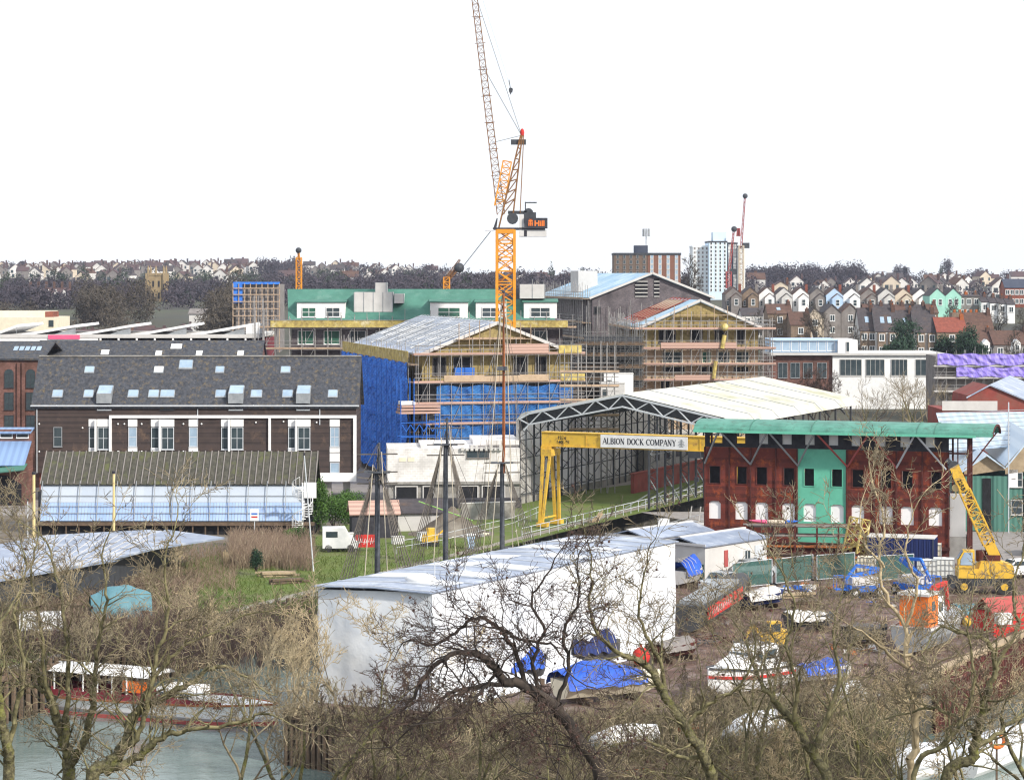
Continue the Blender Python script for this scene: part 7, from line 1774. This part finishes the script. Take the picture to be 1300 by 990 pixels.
# left bank things
c = G(152,782); t = thing('upturned_boat', 'upturned boat under a dull teal tarpaulin on the left bank', 'boat', (c.x,c.y,0), R(18))
q = MB(); q.grid(lambda u,v: (-2.1+4.3*u, (v-.5)*2.6*(.5+.5*math.sin(math.pi*min(1,.12+u*.88))), 2.2*math.sin(math.pi*v)**.7*(.55+.45*math.sin(math.pi*min(1,.1+.8*u)))+.05*math.sin(u*19+v*5)), 22, 14); q.build('tarpaulin','tarp_teal',t,smooth=True)
q = MB(); q.box(-1.9,1.9,-.9,.9,0,.45); q.build('blocks','timber_old',t)
c = G(54,812,-.0); t = thing('tank_box', 'grey box with clean white top on the bank behind the passenger boat', 'tank', (c.x,c.y,0), R(4)); q = MB(); q.box(-1.35,1.25,-.9,.9,0,.75); q.build('base','wall_grey',t); q = MB(); q.box(-1.4,1.3,-.95,.95,.752,1.75); q.build('top','white',t)
def pole(label, px, p0, p1, d, mt, r=.11, dx=0, name='tall_pole', cat='pole'):
    t = thing(name, label, cat, (X(px,d),d,0), 0); q = MB(); q.tube((0,0,0),(dx,0,Z(p1,d)),r,r*.85,8); q.build('shaft',mt,t)
    q = MB(); q.tube((dx,0,Z(p1,d)),(dx,0,Z(p1,d)+.22),r*1.3); q.build('cap','skirt_dark',t)
pole('pale yellow pole at the left end of the corrugated shed', 43, 690, 602, 206, 'yellow_pole', .14)
pole('pale yellow pole standing before the middle of the corrugated shed', 144.5, 676, 601, 206, 'yellow_pole', .12)
pole('thin grey pole left of the corrugated shed', 35, 700, 636, 207, 'pale_steel', .07)
pole('thin leaning pale pole right of the spiral stair', 398, 720, 578, 192, 'pale_steel', .055, -.75)
t = thing('notice_sign', 'small white notice sign with coloured bands on the shed side', 'sign', (X(323,216),216,0), 0); q = MB(); q.box(-.38,.38,-.04,.04,Z(661,216),Z(646,216)); o = q.build('panel','white',t); q = MB(); q.box(-.28,.28,-.05,-.042,Z(657,216),Z(655,216)); q.box(-.28,.28,-.05,-.042,Z(653,216),Z(651,216),1); q.build('bands',['red','blue_paint'],o); q = MB(); q.tube((0,.06,0),(0,.06,Z(646,216)),.04); q.build('post','pale_steel',t)
t = thing('works_van', 'white works van and boxes beside the green bushes', 'van', (X(427,206),206,0), R(5)); q = MB(); q.prism_y([(-1.2,.35),(1.9,.35),(1.9,.9),(1.3,1.1),(.75,2.1),(-1.2,2.1)],-.85,.85); q.build('body','white',t)
q = MB(); q.box(-.9,.1,-.88,-.853,1.3,1.8); q.build('window','glass',t)
for x_ in (-.7,1.2):
    for y_ in (-.75,.75): q = MB(); q.tube((x_,y_-.1,.33),(x_,y_+.1,.33),.33,n=12); q.build('wheel','tyre',t)
for i,(px,py,w_,h_) in enumerate(((419,695,1.0,1.0),(430,697,1.3,.8),(441,690,1.1,.9),(505,690,1.0,.6),(538,686,1.0,.7))):
    lab = ['white box left of the works van front','low white box before the works van','white box between the van and the red banner','pale block just right of the red banner','pale block by the rubble mound'][i]
    c = G(px,py); t = thing('storage_box', lab, 'box', c[:], R(6*i)); q = MB(); q.box(-w_/2,w_/2,-.4,.4,0,h_); q.build('body','white',t); q = MB(); q.box(-w_/2-.04,w_/2+.04,-.44,.44,h_+.002,h_+.08); q.build('lid','wall_pale',t)
t = thing('barrier_banner', 'red barrier banner with white scribbled marks beside the dark hut', 'barrier', (X(466,206),206,0), R(3)); q = MB(); q.box(-1.0,.95,-.03,.03,.35,1.45); o = q.build('banner','red',t)
q = MB(); 
for k in range(9): x=-.85+k*.19; q.bar((x,-.045,.6+.1*(k%3)),(x+.12,-.045,1.2-.08*(k%2)),.04,.02)
q.bar((-.8,-.045,.8),(.8,-.045,.86),.05,.02); q.build('marks','white',o); q = MB(); 
for x in (-1.0,.95): q.bar((x,.08,0),(x,.08,1.5),.08)
q.build('post','steel_grey',t)
d_ = 216; t = thing('timber_hut', 'dark boarded hut with low brown pitched roof behind the left mast', 'hut', (X(447,d_),d_,0), R(8)); q = MB(); q.box(0,4.2,0,3.4,0,2.3); q.build('wall','skirt_dark',t); q = MB(); roof_gable(q,0,4.2,0,3.4,2.32,3.3,.25,.1,'x'); q.build('roof','board_pink',t)
t = thing('grey_roof_store', 'low store with dark grey roof between the hut and the podium', 'shed', (X(500,222),222,0), R(8)); q = MB(); q.box(0,4.8,0,3,0,1.7); q.build('wall','wall_pale',t); q = MB(); q.slab([(-.2,-.3,1.72),(5,-.3,1.72),(5,3.2,2.7),(-.2,3.2,2.7)],.1); q.build('roof','slate_roof',t)
t = thing('concrete_wall', 'pale concrete site wall behind the right hand masts', 'wall', (X(586,232),232,0), R(20)); q = MB(); q.box(0,5.6,0,.25,0,1.6); q.build('panel','conc',t); q = MB(); q.box(-.05,5.65,-.05,.3,1.602,1.7); q.build('coping','wall_pale',t)
t = thing('small_digger', 'small yellow digger half hidden by the rubble mound', 'digger', (X(546,210),210,0), R(0)); q = MB(); q.box(-.7,.7,-.5,.5,.4,1.0); q.box(-.3,.4,-.4,.4,1.0,1.6); q.build('body','yellow',t); q = MB(); q.box(-.8,.8,-.6,.6,0,.38); q.build('track','tyre',t); q = MB(); q.bar((.6,0,.9),(1.3,0,1.5),.14); q.bar((1.3,0,1.5),(1.6,0,.6),.12); q.build('arm','yellow',t)
mnd = MB(); mnd.grid(lambda u,v: ((u-.5)*8,(v-.5)*7, 2.3*math.exp(-((u-.5)**2+(v-.5)**2)*14)*(1+.18*math.sin(u*21)*math.cos(v*17))-.05), 24, 20); tag(mnd.build('earth_mound','ground',None,(X(572,218),220,0),smooth=True), 'mound of dug earth on the grass before the podium building', 'earth mound')
t = thing('wheeled_bin', 'small white wheeled bin on the dock edge between the masts', 'bin', G(598,697)[:], 0); q = MB(); q.loft([[(-.25,-.3,.1),(.25,-.3,.1),(.25,.3,.1),(-.25,.3,.1)],[(-.38,-.4,1.2),(.38,-.4,1.2),(.38,.4,1.2),(-.38,.4,1.2)]]); q.build('body','wall_blue',t); q = MB(); q.box(-.42,.42,-.45,.45,1.202,1.3); q.build('lid','white',t)
tag(fence_line([(X(500,200),204,0),(X(560,205),210,0),(X(650,214),224,0),(X(690,224),236,0)], 1.1, 2.2, .025).build('wire_fence','pale_steel'), 'thin wire fence on posts across the grass behind the masts', 'fence')
tag((lambda q: (q.tube((X(532,200),200,4.9),(X(600,226),226,.6),.05,n=5), q)[1])(MB()).build('green_rope','lime'), 'lime green rope stretched down across the podium openings', 'rope')
tq = MB()
for i in range(30): x = X(283+i*2.15,196); tq.box(x,x+.11,196,196.05,0,1.15+.15*math.sin(i*1.7))
tq.bar((X(283,196),196.1,.8),(X(348,196),196.1,.8),.08)
tag(tq.build('paling_fence','timber_pale'), 'short weathered paling fence behind the reed bank', 'fence')

# ================================================================== VEGETATION
# wooded hills: thousands of bare crowns that read as one mass
g = np.random.default_rng(5); blobs = []
def wood_patch(px0, px1, d0, d1, n, rmin_=3.5, rmax_=6.5, hs=1.0):
    out = []
    for _ in range(n):
        d = g.uniform(d0, d1); px = g.uniform(px0, px1); x = X(px, d); r = g.uniform(rmin_, rmax_); h = r*g.uniform(.9, 1.3)*hs
        out.append((x, d, zt(x, d)+h*.8, r, r, h))
    return out
def wood_obj(name, label, blobs_, mt, n, size):
    o = sliver_cloud(name, blobs_, n, mt, size, seed=len(blobs_)); return tag(o, kind='stuff')
b1 = wood_patch(-20,330,860,1180,270,3,4.6) + wood_patch(330,640,860,1250,420,3,5) + wood_patch(330,640,1250,1500,60,2.5,4) + wood_patch(-20,560,1700,1840,90,2.5,4.5) + wood_patch(640,790,1000,1480,90,3,5)
b1 += wood_patch(330,400,1560,1700,22,4,6,1.0) + wood_patch(420,480,1500,1650,12,3,5,1.0) + wood_patch(480,530,1500,1700,10,3,5) + wood_patch(535,572,1500,1600,9,4,5.5,1.1) + wood_patch(866,886,950,1000,5,4,6,1.0) + wood_patch(-20,330,1400,1720,60,2,3.5)
b2 = wood_patch(950,1090,1300,1700,150,4,7.5) + wood_patch(1090,1310,1500,1800,90,3,5) + wood_patch(940,1310,760,1350,150,2,3.8) + wood_patch(860,960,1000,1400,40,3,5)
b3 = wood_patch(-20,640,900,1500,90,2.5,4.5,1.2)
b4 = wood_patch(110,215,600,760,26,4,5.5,1.1) + wood_patch(255,300,560,700,14,4,6,1.1) + wood_patch(-20,60,600,800,14,2,3.5) + wood_patch(60,330,520,640,30,1.5,2.6)
def clear_(bl): return [b for b in bl if not (183 < 650+b[0]/b[1]*F < 214 and b[1] < 1000 and HY+(CH-(b[2]+b[5]*.9))*F/b[1] < 384)]
b1, b3, b4 = clear_(b1), clear_(b3), clear_(b4)
wood_obj('woods', '', b1, 'far_twig', 150000, .95)
wood_obj('woods', '', b2, 'far_twig', 80000, .9)
wood_obj('woods', '', b3, 'far_green', 22000, .8)
wood_obj('woods', '', b4, 'far_twig2', 42000, .5)
# single skyline trees
def far_tree(label, px, d, r, h, mt, n=900, z=None, size=.5, cat='tree', name='evergreen_tree', seed=1, conic=False, group=None):
    x = X(px,d); zb = zt(x,d) if z is None else z
    t = thing(name, label, cat, (x,d,zb), 0, group); q = MB(); q.tube((0,0,-1),(0,0,h*.6),r*.09,r*.04,6); q.build('trunk','bark_dark',t)
    gg = random.Random(seed); bl = []
    if conic: bl = [(0,0,h*(.2+.75*k/6),r*(1-k/7.5),r*(1-k/7.5),h*.13) for k in range(7)]
    else: bl = [(gg.uniform(-.4,.4)*r,gg.uniform(-.4,.4)*r,h*gg.uniform(.3,.8),r*gg.uniform(.4,.65),r*.6,h*gg.uniform(.15,.28)) for _ in range(9)]
    o = sliver_cloud('crown', bl, n, mt, size, t, seed); return t
for i,(px,d,r,h) in enumerate(((31,1790,5,9),(700,1400,4.5,14),(739,1400,3.6,12),(1140,1650,4,15),(1203,1600,5,19),(1195,1590,3.4,14),(972,1500,5,15),(1150,1660,3.5,14))):
    far_tree(['rounded dark tree on the skyline above the far left houses','broad dark tree on the skyline right of the crane mast','small dark tree on the skyline near the grey gable roof','first of the trio of slim trees on the right skyline','taller rounded tree standing out on the right skyline','dark conifer left of the tall rounded skyline tree','dark conifer on the skyline beside the tower cranes','slim pointed tree on the right skyline, right of the trio'][i], px, d, r, h, 'far_green' if i in (1,2,5,6) else 'far_twig', 700, size=.8, seed=i, conic=i in (1,2,5,6), name='skyline_tree')
for i,(px,d,r,h) in enumerate(((1147,505,4.6,11.5),(1135,500,3.2,6),(1198,503,2.8,7),(1225,500,3.8,9.5),(1240,498,2.6,6))):
    far_tree(['tall dark evergreen in front of the slate roofed terrace','low dark evergreen left of the tall one before the terrace','rounded evergreen beneath the red tiled roof','tall dark conifer right of the red tiled roof','smaller evergreen right of the conifer by the purple netting'][i], px, d, r, h, 'leaf_dark', 2600, size=.4, seed=20+i)
# bare trees in the middle distance
mt1 = bare_tree('bare spreading tree before the stone houses right of the boarded scaffold', (X(1052,480),480,1.5), 41, H=14, r0=.4, kids=5, maxlev=4, rmin=.03, tm='bark_dark', lm='bark_dark', wm_='far_twig2', forks=1)
mt2 = bare_tree('tall slender bare tree with pale stems behind the dock shed roof', (X(1152,330),330,0), 42, H=13, r0=.22, kids=4, maxlev=3, rmin=.022, forks=4, spread=.5, tm='bark', lm='twig', wm_='twig')
mt3 = bare_tree('leafless pale stemmed tree beside the grey gabled hut roofs', (X(1115,318),318,0), 43, H=11, r0=.2, kids=4, maxlev=3, rmin=.022, forks=3, spread=.55, tm='bark', lm='twig_dark', wm_='twig')
mt4 = bare_tree('reddish leafless tree before the dark brick wing of the white building', (X(1030,350),350,0), 44, H=11, r0=.2, kids=5, maxlev=4, rmin=.02, forks=3, tm='bark_dark', lm='twig_dark', wm_='twig_dark')
def again(o, label, px, d, z=0, rz=1.0, sc=1.0):
    c = copy_tree(o); c['label'] = label; c.location = (X(px,d),d,z); c.rotation_euler.z = rz; c.scale = (sc,)*3; return c
again(mt2, 'bare pale stemmed tree rising beside the brick warehouse sign', 1178, 325, 0, 2.0, .95)
again(mt2, 'bare tree with upright stems between the white building windows', 1095, 335, 0, 4.0, .8)
again(mt3, 'thin bare tree directly left of the brick warehouse', 1190, 315, 0, 3.0, .8)
again(mt4, 'dark twiggy tree right of the reddish one beside the white building', 1050, 352, 0, 2.5, .75)
again(mt4, 'dark bare tree at the corner of the white building near the scaffold', 1004, 352, 0, 1.2, .8)
again(mt1, 'broad bare tree below the pale houses left of the evergreens', 1082, 470, 1.5, 2.0, .85)
again(mt1, 'bare tree before the brown roofed house with the dormer', 1285, 470, 1.5, 4.0, .8)
again(mt1, 'bare tree in front of the off white tower block', 876, 640, zt(X(876,640),640), 1.4, 1.25)
for i_,(px_,d_,s_) in enumerate(((1100,560,.6),(1128,575,.55),(1152,600,.6),(1172,566,.6),(1205,590,.55),(1216,610,.6),(1246,570,.6),(1268,560,.7),(1293,540,.7),(960,560,.6),(985,545,.6),(1036,545,.75))): again(mt1, ords[i_]+' of the small bare trees standing between the terraces, counted from the slate roofs', px_, d_, zt(X(px_,d_),d_), i_*1.1, s_)
again(mt1, 'low spreading bare tree by the pale stone gable house', 1020, 470, 1.0, 5.0, .7)
# ivy column, bushes
def bush(label, px, py, r, h, mt, n, size=.13, name='bush', cat='bush', seed=1, sq=1.0):
    c = G(px,py); t = thing(name, label, cat, c[:], 0); gg = random.Random(seed)
    q = MB()
    for k in range(5): q.tube((0,0,0),(gg.uniform(-.5,.5)*r,gg.uniform(-.5,.5)*r,h*.6),.05,.02,5)
    q.build('stem','bark_dark',t)
    bl = [(gg.uniform(-.5,.5)*r,gg.uniform(-.5,.5)*r*sq,h*gg.uniform(.25,.75),r*gg.uniform(.35,.6),r*.5*sq,h*gg.uniform(.2,.34)) for _ in range(10)]
    sliver_cloud('foliage', bl, n, mt, size, t, seed); return t
bush('bright green rounded bush right of the ivy covered post', 424, 672, 2.2, 3.4, 'leaf', 6000, seed=3)
bush('second bright green bush nearest the dark hut', 443, 664, 1.7, 3.4, 'leaf', 4500, seed=4)
bush('small green bush before the spiral stair', 377, 694, 1.5, 1.8, 'leaf', 3000, seed=5)
bush('tall dark ivy column beside the spiral stair', 405, 675, 1.0, 5.2, 'leaf', 4500, seed=6, name='ivy_column', cat='ivy')
bush('small dark conifer in the reed bank', 326, 730, .6, 2.3, 'leaf_dark', 1500, .1, seed=7)
bush('evergreen shrub low on the left bank below the zinc roof', 55, 755, 2.0, 2.2, 'leaf_dark', 2600, .14, seed=8)
# reeds and scrub
def scrub(name, polys, n, mt, h0, h1, seed, lean=.35, zfn=None, r=.018):
    gg = np.random.default_rng(seed); segs = []
    for (px0,px1,py0,py1,share,hh) in polys:
        for _ in range(int(n*share)):
            px = gg.uniform(px0,px1); py = gg.uniform(py0,py1); c = G(px,py); hgt = gg.uniform(h0,h1)*hh
            dx, dy = gg.normal(0,lean,2)*hgt; m_ = (c.x+dx*.4,c.y+dy*.4,hgt*.6); e_ = (c.x+dx,c.y+dy,hgt)
            segs.append(((c.x,c.y,0),m_,r,r*.8)); segs.append((m_,e_,r*.8,r*.35))
            if gg.random() < .6: segs.append((m_,(m_[0]+gg.normal(0,.25),m_[1]+gg.normal(0,.25),m_[2]+gg.uniform(.1,.5)),r*.6,r*.3))
    return tag(segs_obj(name, segs, mt, 3), kind='stuff')
scrub('reeds', [(292,362,690,722,1,1),(360,398,690,725,.3,1.1),(215,290,700,715,.15,.5)], 2600, 'reed', .9, 1.9, 1, .22)
scrub('undergrowth', [(0,250,735,810,1,1),(150,300,715,750,.4,.7)], 5200, 'reed', .25, .9, 21, .5)
scrub('undergrowth', [(0,250,735,830,1,1)], 2600, 'twig_dark', .3, 1.1, 22, .6)
scrub('reeds', [(292,366,690,724,1,1)], 900, 'reed_pale', .8, 1.9, 2, .3)
scrub('undergrowth', [(200,400,790,850,.6,1),(0,220,800,838,.6,1)], 3200, 'twig_dark', .6, 1.6, 3, .5)
scrub('undergrowth', [(430,880,918,1010,1,1),(560,700,900,930,.3,.6)], 5500, 'twig', .3, 1.0, 4, .7)
scrub('undergrowth', [(430,880,918,1010,.8,1),(880,1130,900,1010,1,1.1)], 6500, 'twig_moss', .3, 1.2, 5, .7)
scrub('undergrowth', [(880,1130,900,1010,1,1),(430,860,920,1010,.9,1)], 6500, 'twig_dark', .3, 1.2, 6, .7)
scrub('grass', [(205,700,690,800,1,1)], 8000, 'grass_g', .05, .28, 7, .5, r=.03)
scrub('scrap_weeds', [(860,1260,745,880,1,1)], 2200, 'reed', .1, .5, 8, .6)
# bare shrubs on the bank and yard edge
sh = [bare_tree(('sandy twigged','pale stemmed','mossy stemmed','dark twigged')[i]+' bare shrub in the waterside scrub', (0,0,0), 60+i, name='bare_shrub', cat='shrub', group='bare shrubs along the quay scrub', H=4.2, r0=.075, forks=5, kids=4, maxlev=3, rmin=.014, spread=.6, tm=a_, lm=b_, wm_=c_) for i,(a_,b_,c_) in enumerate((('twig_moss','twig','twig'),('twig_pale','twig_pale','twig_pale'),('bark','twig_moss','twig'),('twig_dark','twig_dark','twig_dark')))]
pl_ = [(372,905,1,1.35),(392,900,1,1.2),(350,880,1,1.0),(330,845,3,1.0),(300,840,0,1.0),(262,838,1,1.0),(228,846,3,.9),(410,930,2,.9),(445,932,0,.7),(480,938,2,.8),(520,940,3,.7),(560,935,2,.7),
       (600,950,0,.9),(640,960,2,1),(690,965,0,.8),(730,985,2,1),(790,975,0,1),(850,960,2,1),(880,985,1,1),(930,975,2,1.1),(975,960,0,1.1),(1010,985,2,1.2),(1050,960,3,1.1),(1085,940,0,1),(1100,985,2,1.2),(1120,915,3,.9),(1010,925,0,.8),(1150,905,2,.6),
       (60,840,3,.9),(110,842,0,.9),(160,835,2,.8),(20,830,2,.9),(90,770,1,1.0),(190,760,0,.8),(30,770,3,1.0),(225,735,1,.8),(1190,890,0,.5)]
for i,(px,py,k,sc) in enumerate(pl_):
    o = sh[k] if not any(True for p_ in pl_[:i] if p_[2] == k) else copy_tree(sh[k])
    o.location = G(px,py)[:]; o.rotation_euler.z = i*1.7; o.scale = (sc,)*3
# ---- foreground trees on the near bank
def fg(label, px, d, seed, **k):
    k.setdefault('kids', 4); k.setdefault('rmin', .014); k.setdefault('wig', .27); k['kids'] = 4
    return bare_tree(label, (X(px,d), d, .4), seed, **k)
fg('thin bare tree between the passenger boat and the wrapped shed', 282, 92, 104, H=12, r0=.20, kids=5, forks=3, lean=(.12,0), lm='twig', wm_='twig')
fg('slender many stemmed tree before the left corner of the wrapped shed', 378, 94, 105, H=13, r0=.17, kids=5, forks=4, lean=(-.05,0), lm='twig', wm_='twig_pale')
fg('dark barked tree with upright twigs carrying seed balls before the wrapped shed', 745, 84, 117, H=12.5, r0=.16, kids=4, forks=2, lean=(-.1,0), spread=.85, tm='bark', lm='bark_dark', wm_='twig_dark', seeds=120)
fg('upright slender tree rising in front of the pale cabins', 985, 90, 109, H=17, r0=.14, kids=5, forks=1, lean=(-.02,0), lm='twig_moss', wm_='twig', seeds=20)
fg('bare tree at the right edge with pale twigs before the red shelter', 1300, 90, 113, H=14, r0=.24, forks=2, lean=(-.15,0), wm_='twig_pale')
fg('low mossy tree at the bottom below the wrapped shed corner', 500, 96, 115, H=8.8, r0=.18, forks=3, lean=(0,0), wm_='twig_dark')
fg('low mossy tree at the bottom left of the arching dark one', 590, 94, 135, H=8.6, r0=.2, forks=3, lean=(-.1,0))

fg('bare tree with upright limbs between the cabin tree and the pale barked one', 1070, 90, 129, H=14, r0=.16, forks=3, lean=(.0,0), lm='twig_moss', wm_='twig')
fg('short mossy tree low in the middle below the blue tarpaulins', 842, 92, 114, H=9, r0=.16, forks=2, lean=(.1,0))
fg('fine twigged tree low before the pilot launch and the scrub', 958, 93, 140, H=8, r0=.14, forks=3, lean=(.1,0), wm_='twig_pale')
fg('fine twigged tree low at the right below the workboat', 1180, 92, 141, H=11, r0=.15, forks=3, lean=(-.1,0), wm_='twig_pale')
# trees whose main limbs follow the photograph (real limbs at their own distance, twigs grown on them)
def guided(label, d, seed, paths, wig=.3, kids=4, **k):
    g_ = random.Random(seed*3); bx = X(paths[0][0][0][0], d); PP = []
    for pts, wa, wb, tw in paths:
        off = g_.uniform(-1.6,1.6); n = len(pts); q = []
        for i,(px,py) in enumerate(pts):
            dd = d + off*(i/max(1,n-1)); p = P(px,py,dd); q.append((p.x-bx, p.y-d, p.z-.4))
        if pts[0][1] >= 985: q.insert(0, (q[0][0]*.9, q[0][1], -.1))
        PP.append((q, wa*.78*d/F/2, wb*.8*d/F/2, tw))
    return bare_tree(label, (bx,d,.4), seed, paths=PP, wig=wig, kids=kids, rmin=.013, maxlev=4, spread=.8, up=.06, **k)
guided('mossy forked tree at the left edge of the picture with a thick trunk', 84, 201, [([(12,995),(9,950),(2,900),(-4,850),(2,790)],20,6,1.4),([(9,950),(22,900),(30,850),(20,780),(34,720)],10,3,1.5),([(5,930),(-8,880),(-20,830)],9,4,1)], seeds=20)
guided('mossy tree in front of the passenger boat with a trunk bending left', 86, 202, [([(88,995),(88,965),(80,938),(70,905),(60,878),(45,852),(25,835),(2,815)],20,7,1.2),([(88,972),(104,945),(117,900),(121,858),(126,810),(136,760),(130,705)],13,3,1.5),([(83,950),(85,900),(87,850),(82,790),(74,740),(60,690)],11,3,1.5),([(62,880),(40,870),(20,866),(0,872)],7,3,1.3),([(70,905),(56,860),(52,800),(40,740),(46,690)],8,2.5,1.4)], seeds=20)
guided('mossy tree leaning right with long curved limbs across the passenger boat', 83, 203, [([(116,998),(140,972),(160,938),(172,905),(196,890),(232,872),(262,852),(290,846)],22,5,1.4),([(150,955),(176,930),(190,880),(200,830),(214,780),(208,720),(222,670)],11,2.5,1.5),([(135,980),(178,958),(205,936),(240,926),(300,918),(330,905)],13,4,1.4),([(172,905),(205,850),(235,820),(275,800),(310,780)],8,2.5,1.5)])
guided('dark barked tree with low arching limbs in front of the wrapped shed', 86, 206, [([(765,998),(742,948),(705,898),(668,872),(640,862),(618,838),(586,829),(552,845),(528,878),(512,902)],22,4,1.5),([(668,872),(655,828),(632,796),(604,783),(578,803),(550,819),(530,812)],9,3,1.5),([(655,868),(600,872),(570,880),(545,905),(520,925)],9,3,1.4),([(690,888),(676,840),(690,800),(676,760),(700,725)],8,2.5,1.6),([(705,898),(722,850),(716,800),(735,760),(730,715)],8,2.5,1.6),([(632,852),(615,872),(590,900),(560,915)],6,2.5,1.4),([(640,800),(660,812),(700,818),(720,850)],6,2.5,1.4)], tm='bark_dark', lm='bark_dark', wm_='twig_dark', seeds=110)
guided('mossy tree with one long limb leaning left before the blue tarpaulined boats', 87, 208, [([(902,998),(895,962),(870,920),(845,885),(826,850),(800,835),(782,826),(758,800),(748,765),(752,720)],18,3,1.4),([(845,885),(838,840),(818,800),(812,760),(822,715)],8,2.5,1.5),([(870,920),(905,890),(940,870),(960,830)],8,3,1.4),([(895,962),(860,958),(820,940),(780,945)],8,3,1.2)], tm='bark', lm='twig_moss', wm_='twig', seeds=20)
guided('mossy limbed tree in front of the scrub left of the pale barked tree', 88, 209, [([(1052,998),(1030,955),(1008,915),(982,888),(965,865),(948,820)],18,4,1.4),([(1030,955),(1052,905),(1066,860),(1058,800),(1070,750)],10,2.5,1.5),([(1008,915),(1012,870),(1000,820),(1008,770),(990,720)],8,2.5,1.4)], tm='bark', lm='twig_moss')
guided('pale barked tree rising high in front of the blue container', 84, 210, [([(1156,998),(1162,935),(1159,872),(1149,832),(1150,795),(1128,765),(1116,712),(1122,662),(1108,612)],13,2.5,1.0),([(1150,795),(1165,745),(1150,700),(1160,650)],6,2,1.2),([(1122,720),(1098,690),(1090,650)],5,2,1.2),([(1157,850),(1122,826),(1095,800)],7,2.5,1.2),([(1149,832),(1185,842),(1215,830)],6,2.5,1.2)], tm='twig_pale', lm='twig_pale', wm_='twig')
guided('thick mossy tree with crooked limbs at the bottom right corner', 83, 212, [([(1198,998),(1232,962),(1240,930),(1250,895),(1262,850),(1255,815),(1228,806),(1196,795)],18,4,1.4),([(1232,955),(1270,928),(1300,905),(1320,880)],10,3,1.3),([(1160,985),(1195,950),(1225,905),(1236,860),(1228,800)],11,3,1.4),([(1240,930),(1205,905),(1180,898),(1150,905)],7,3,1.3),([(1262,850),(1290,800),(1285,750),(1298,700)],8,2.5,1.4)])
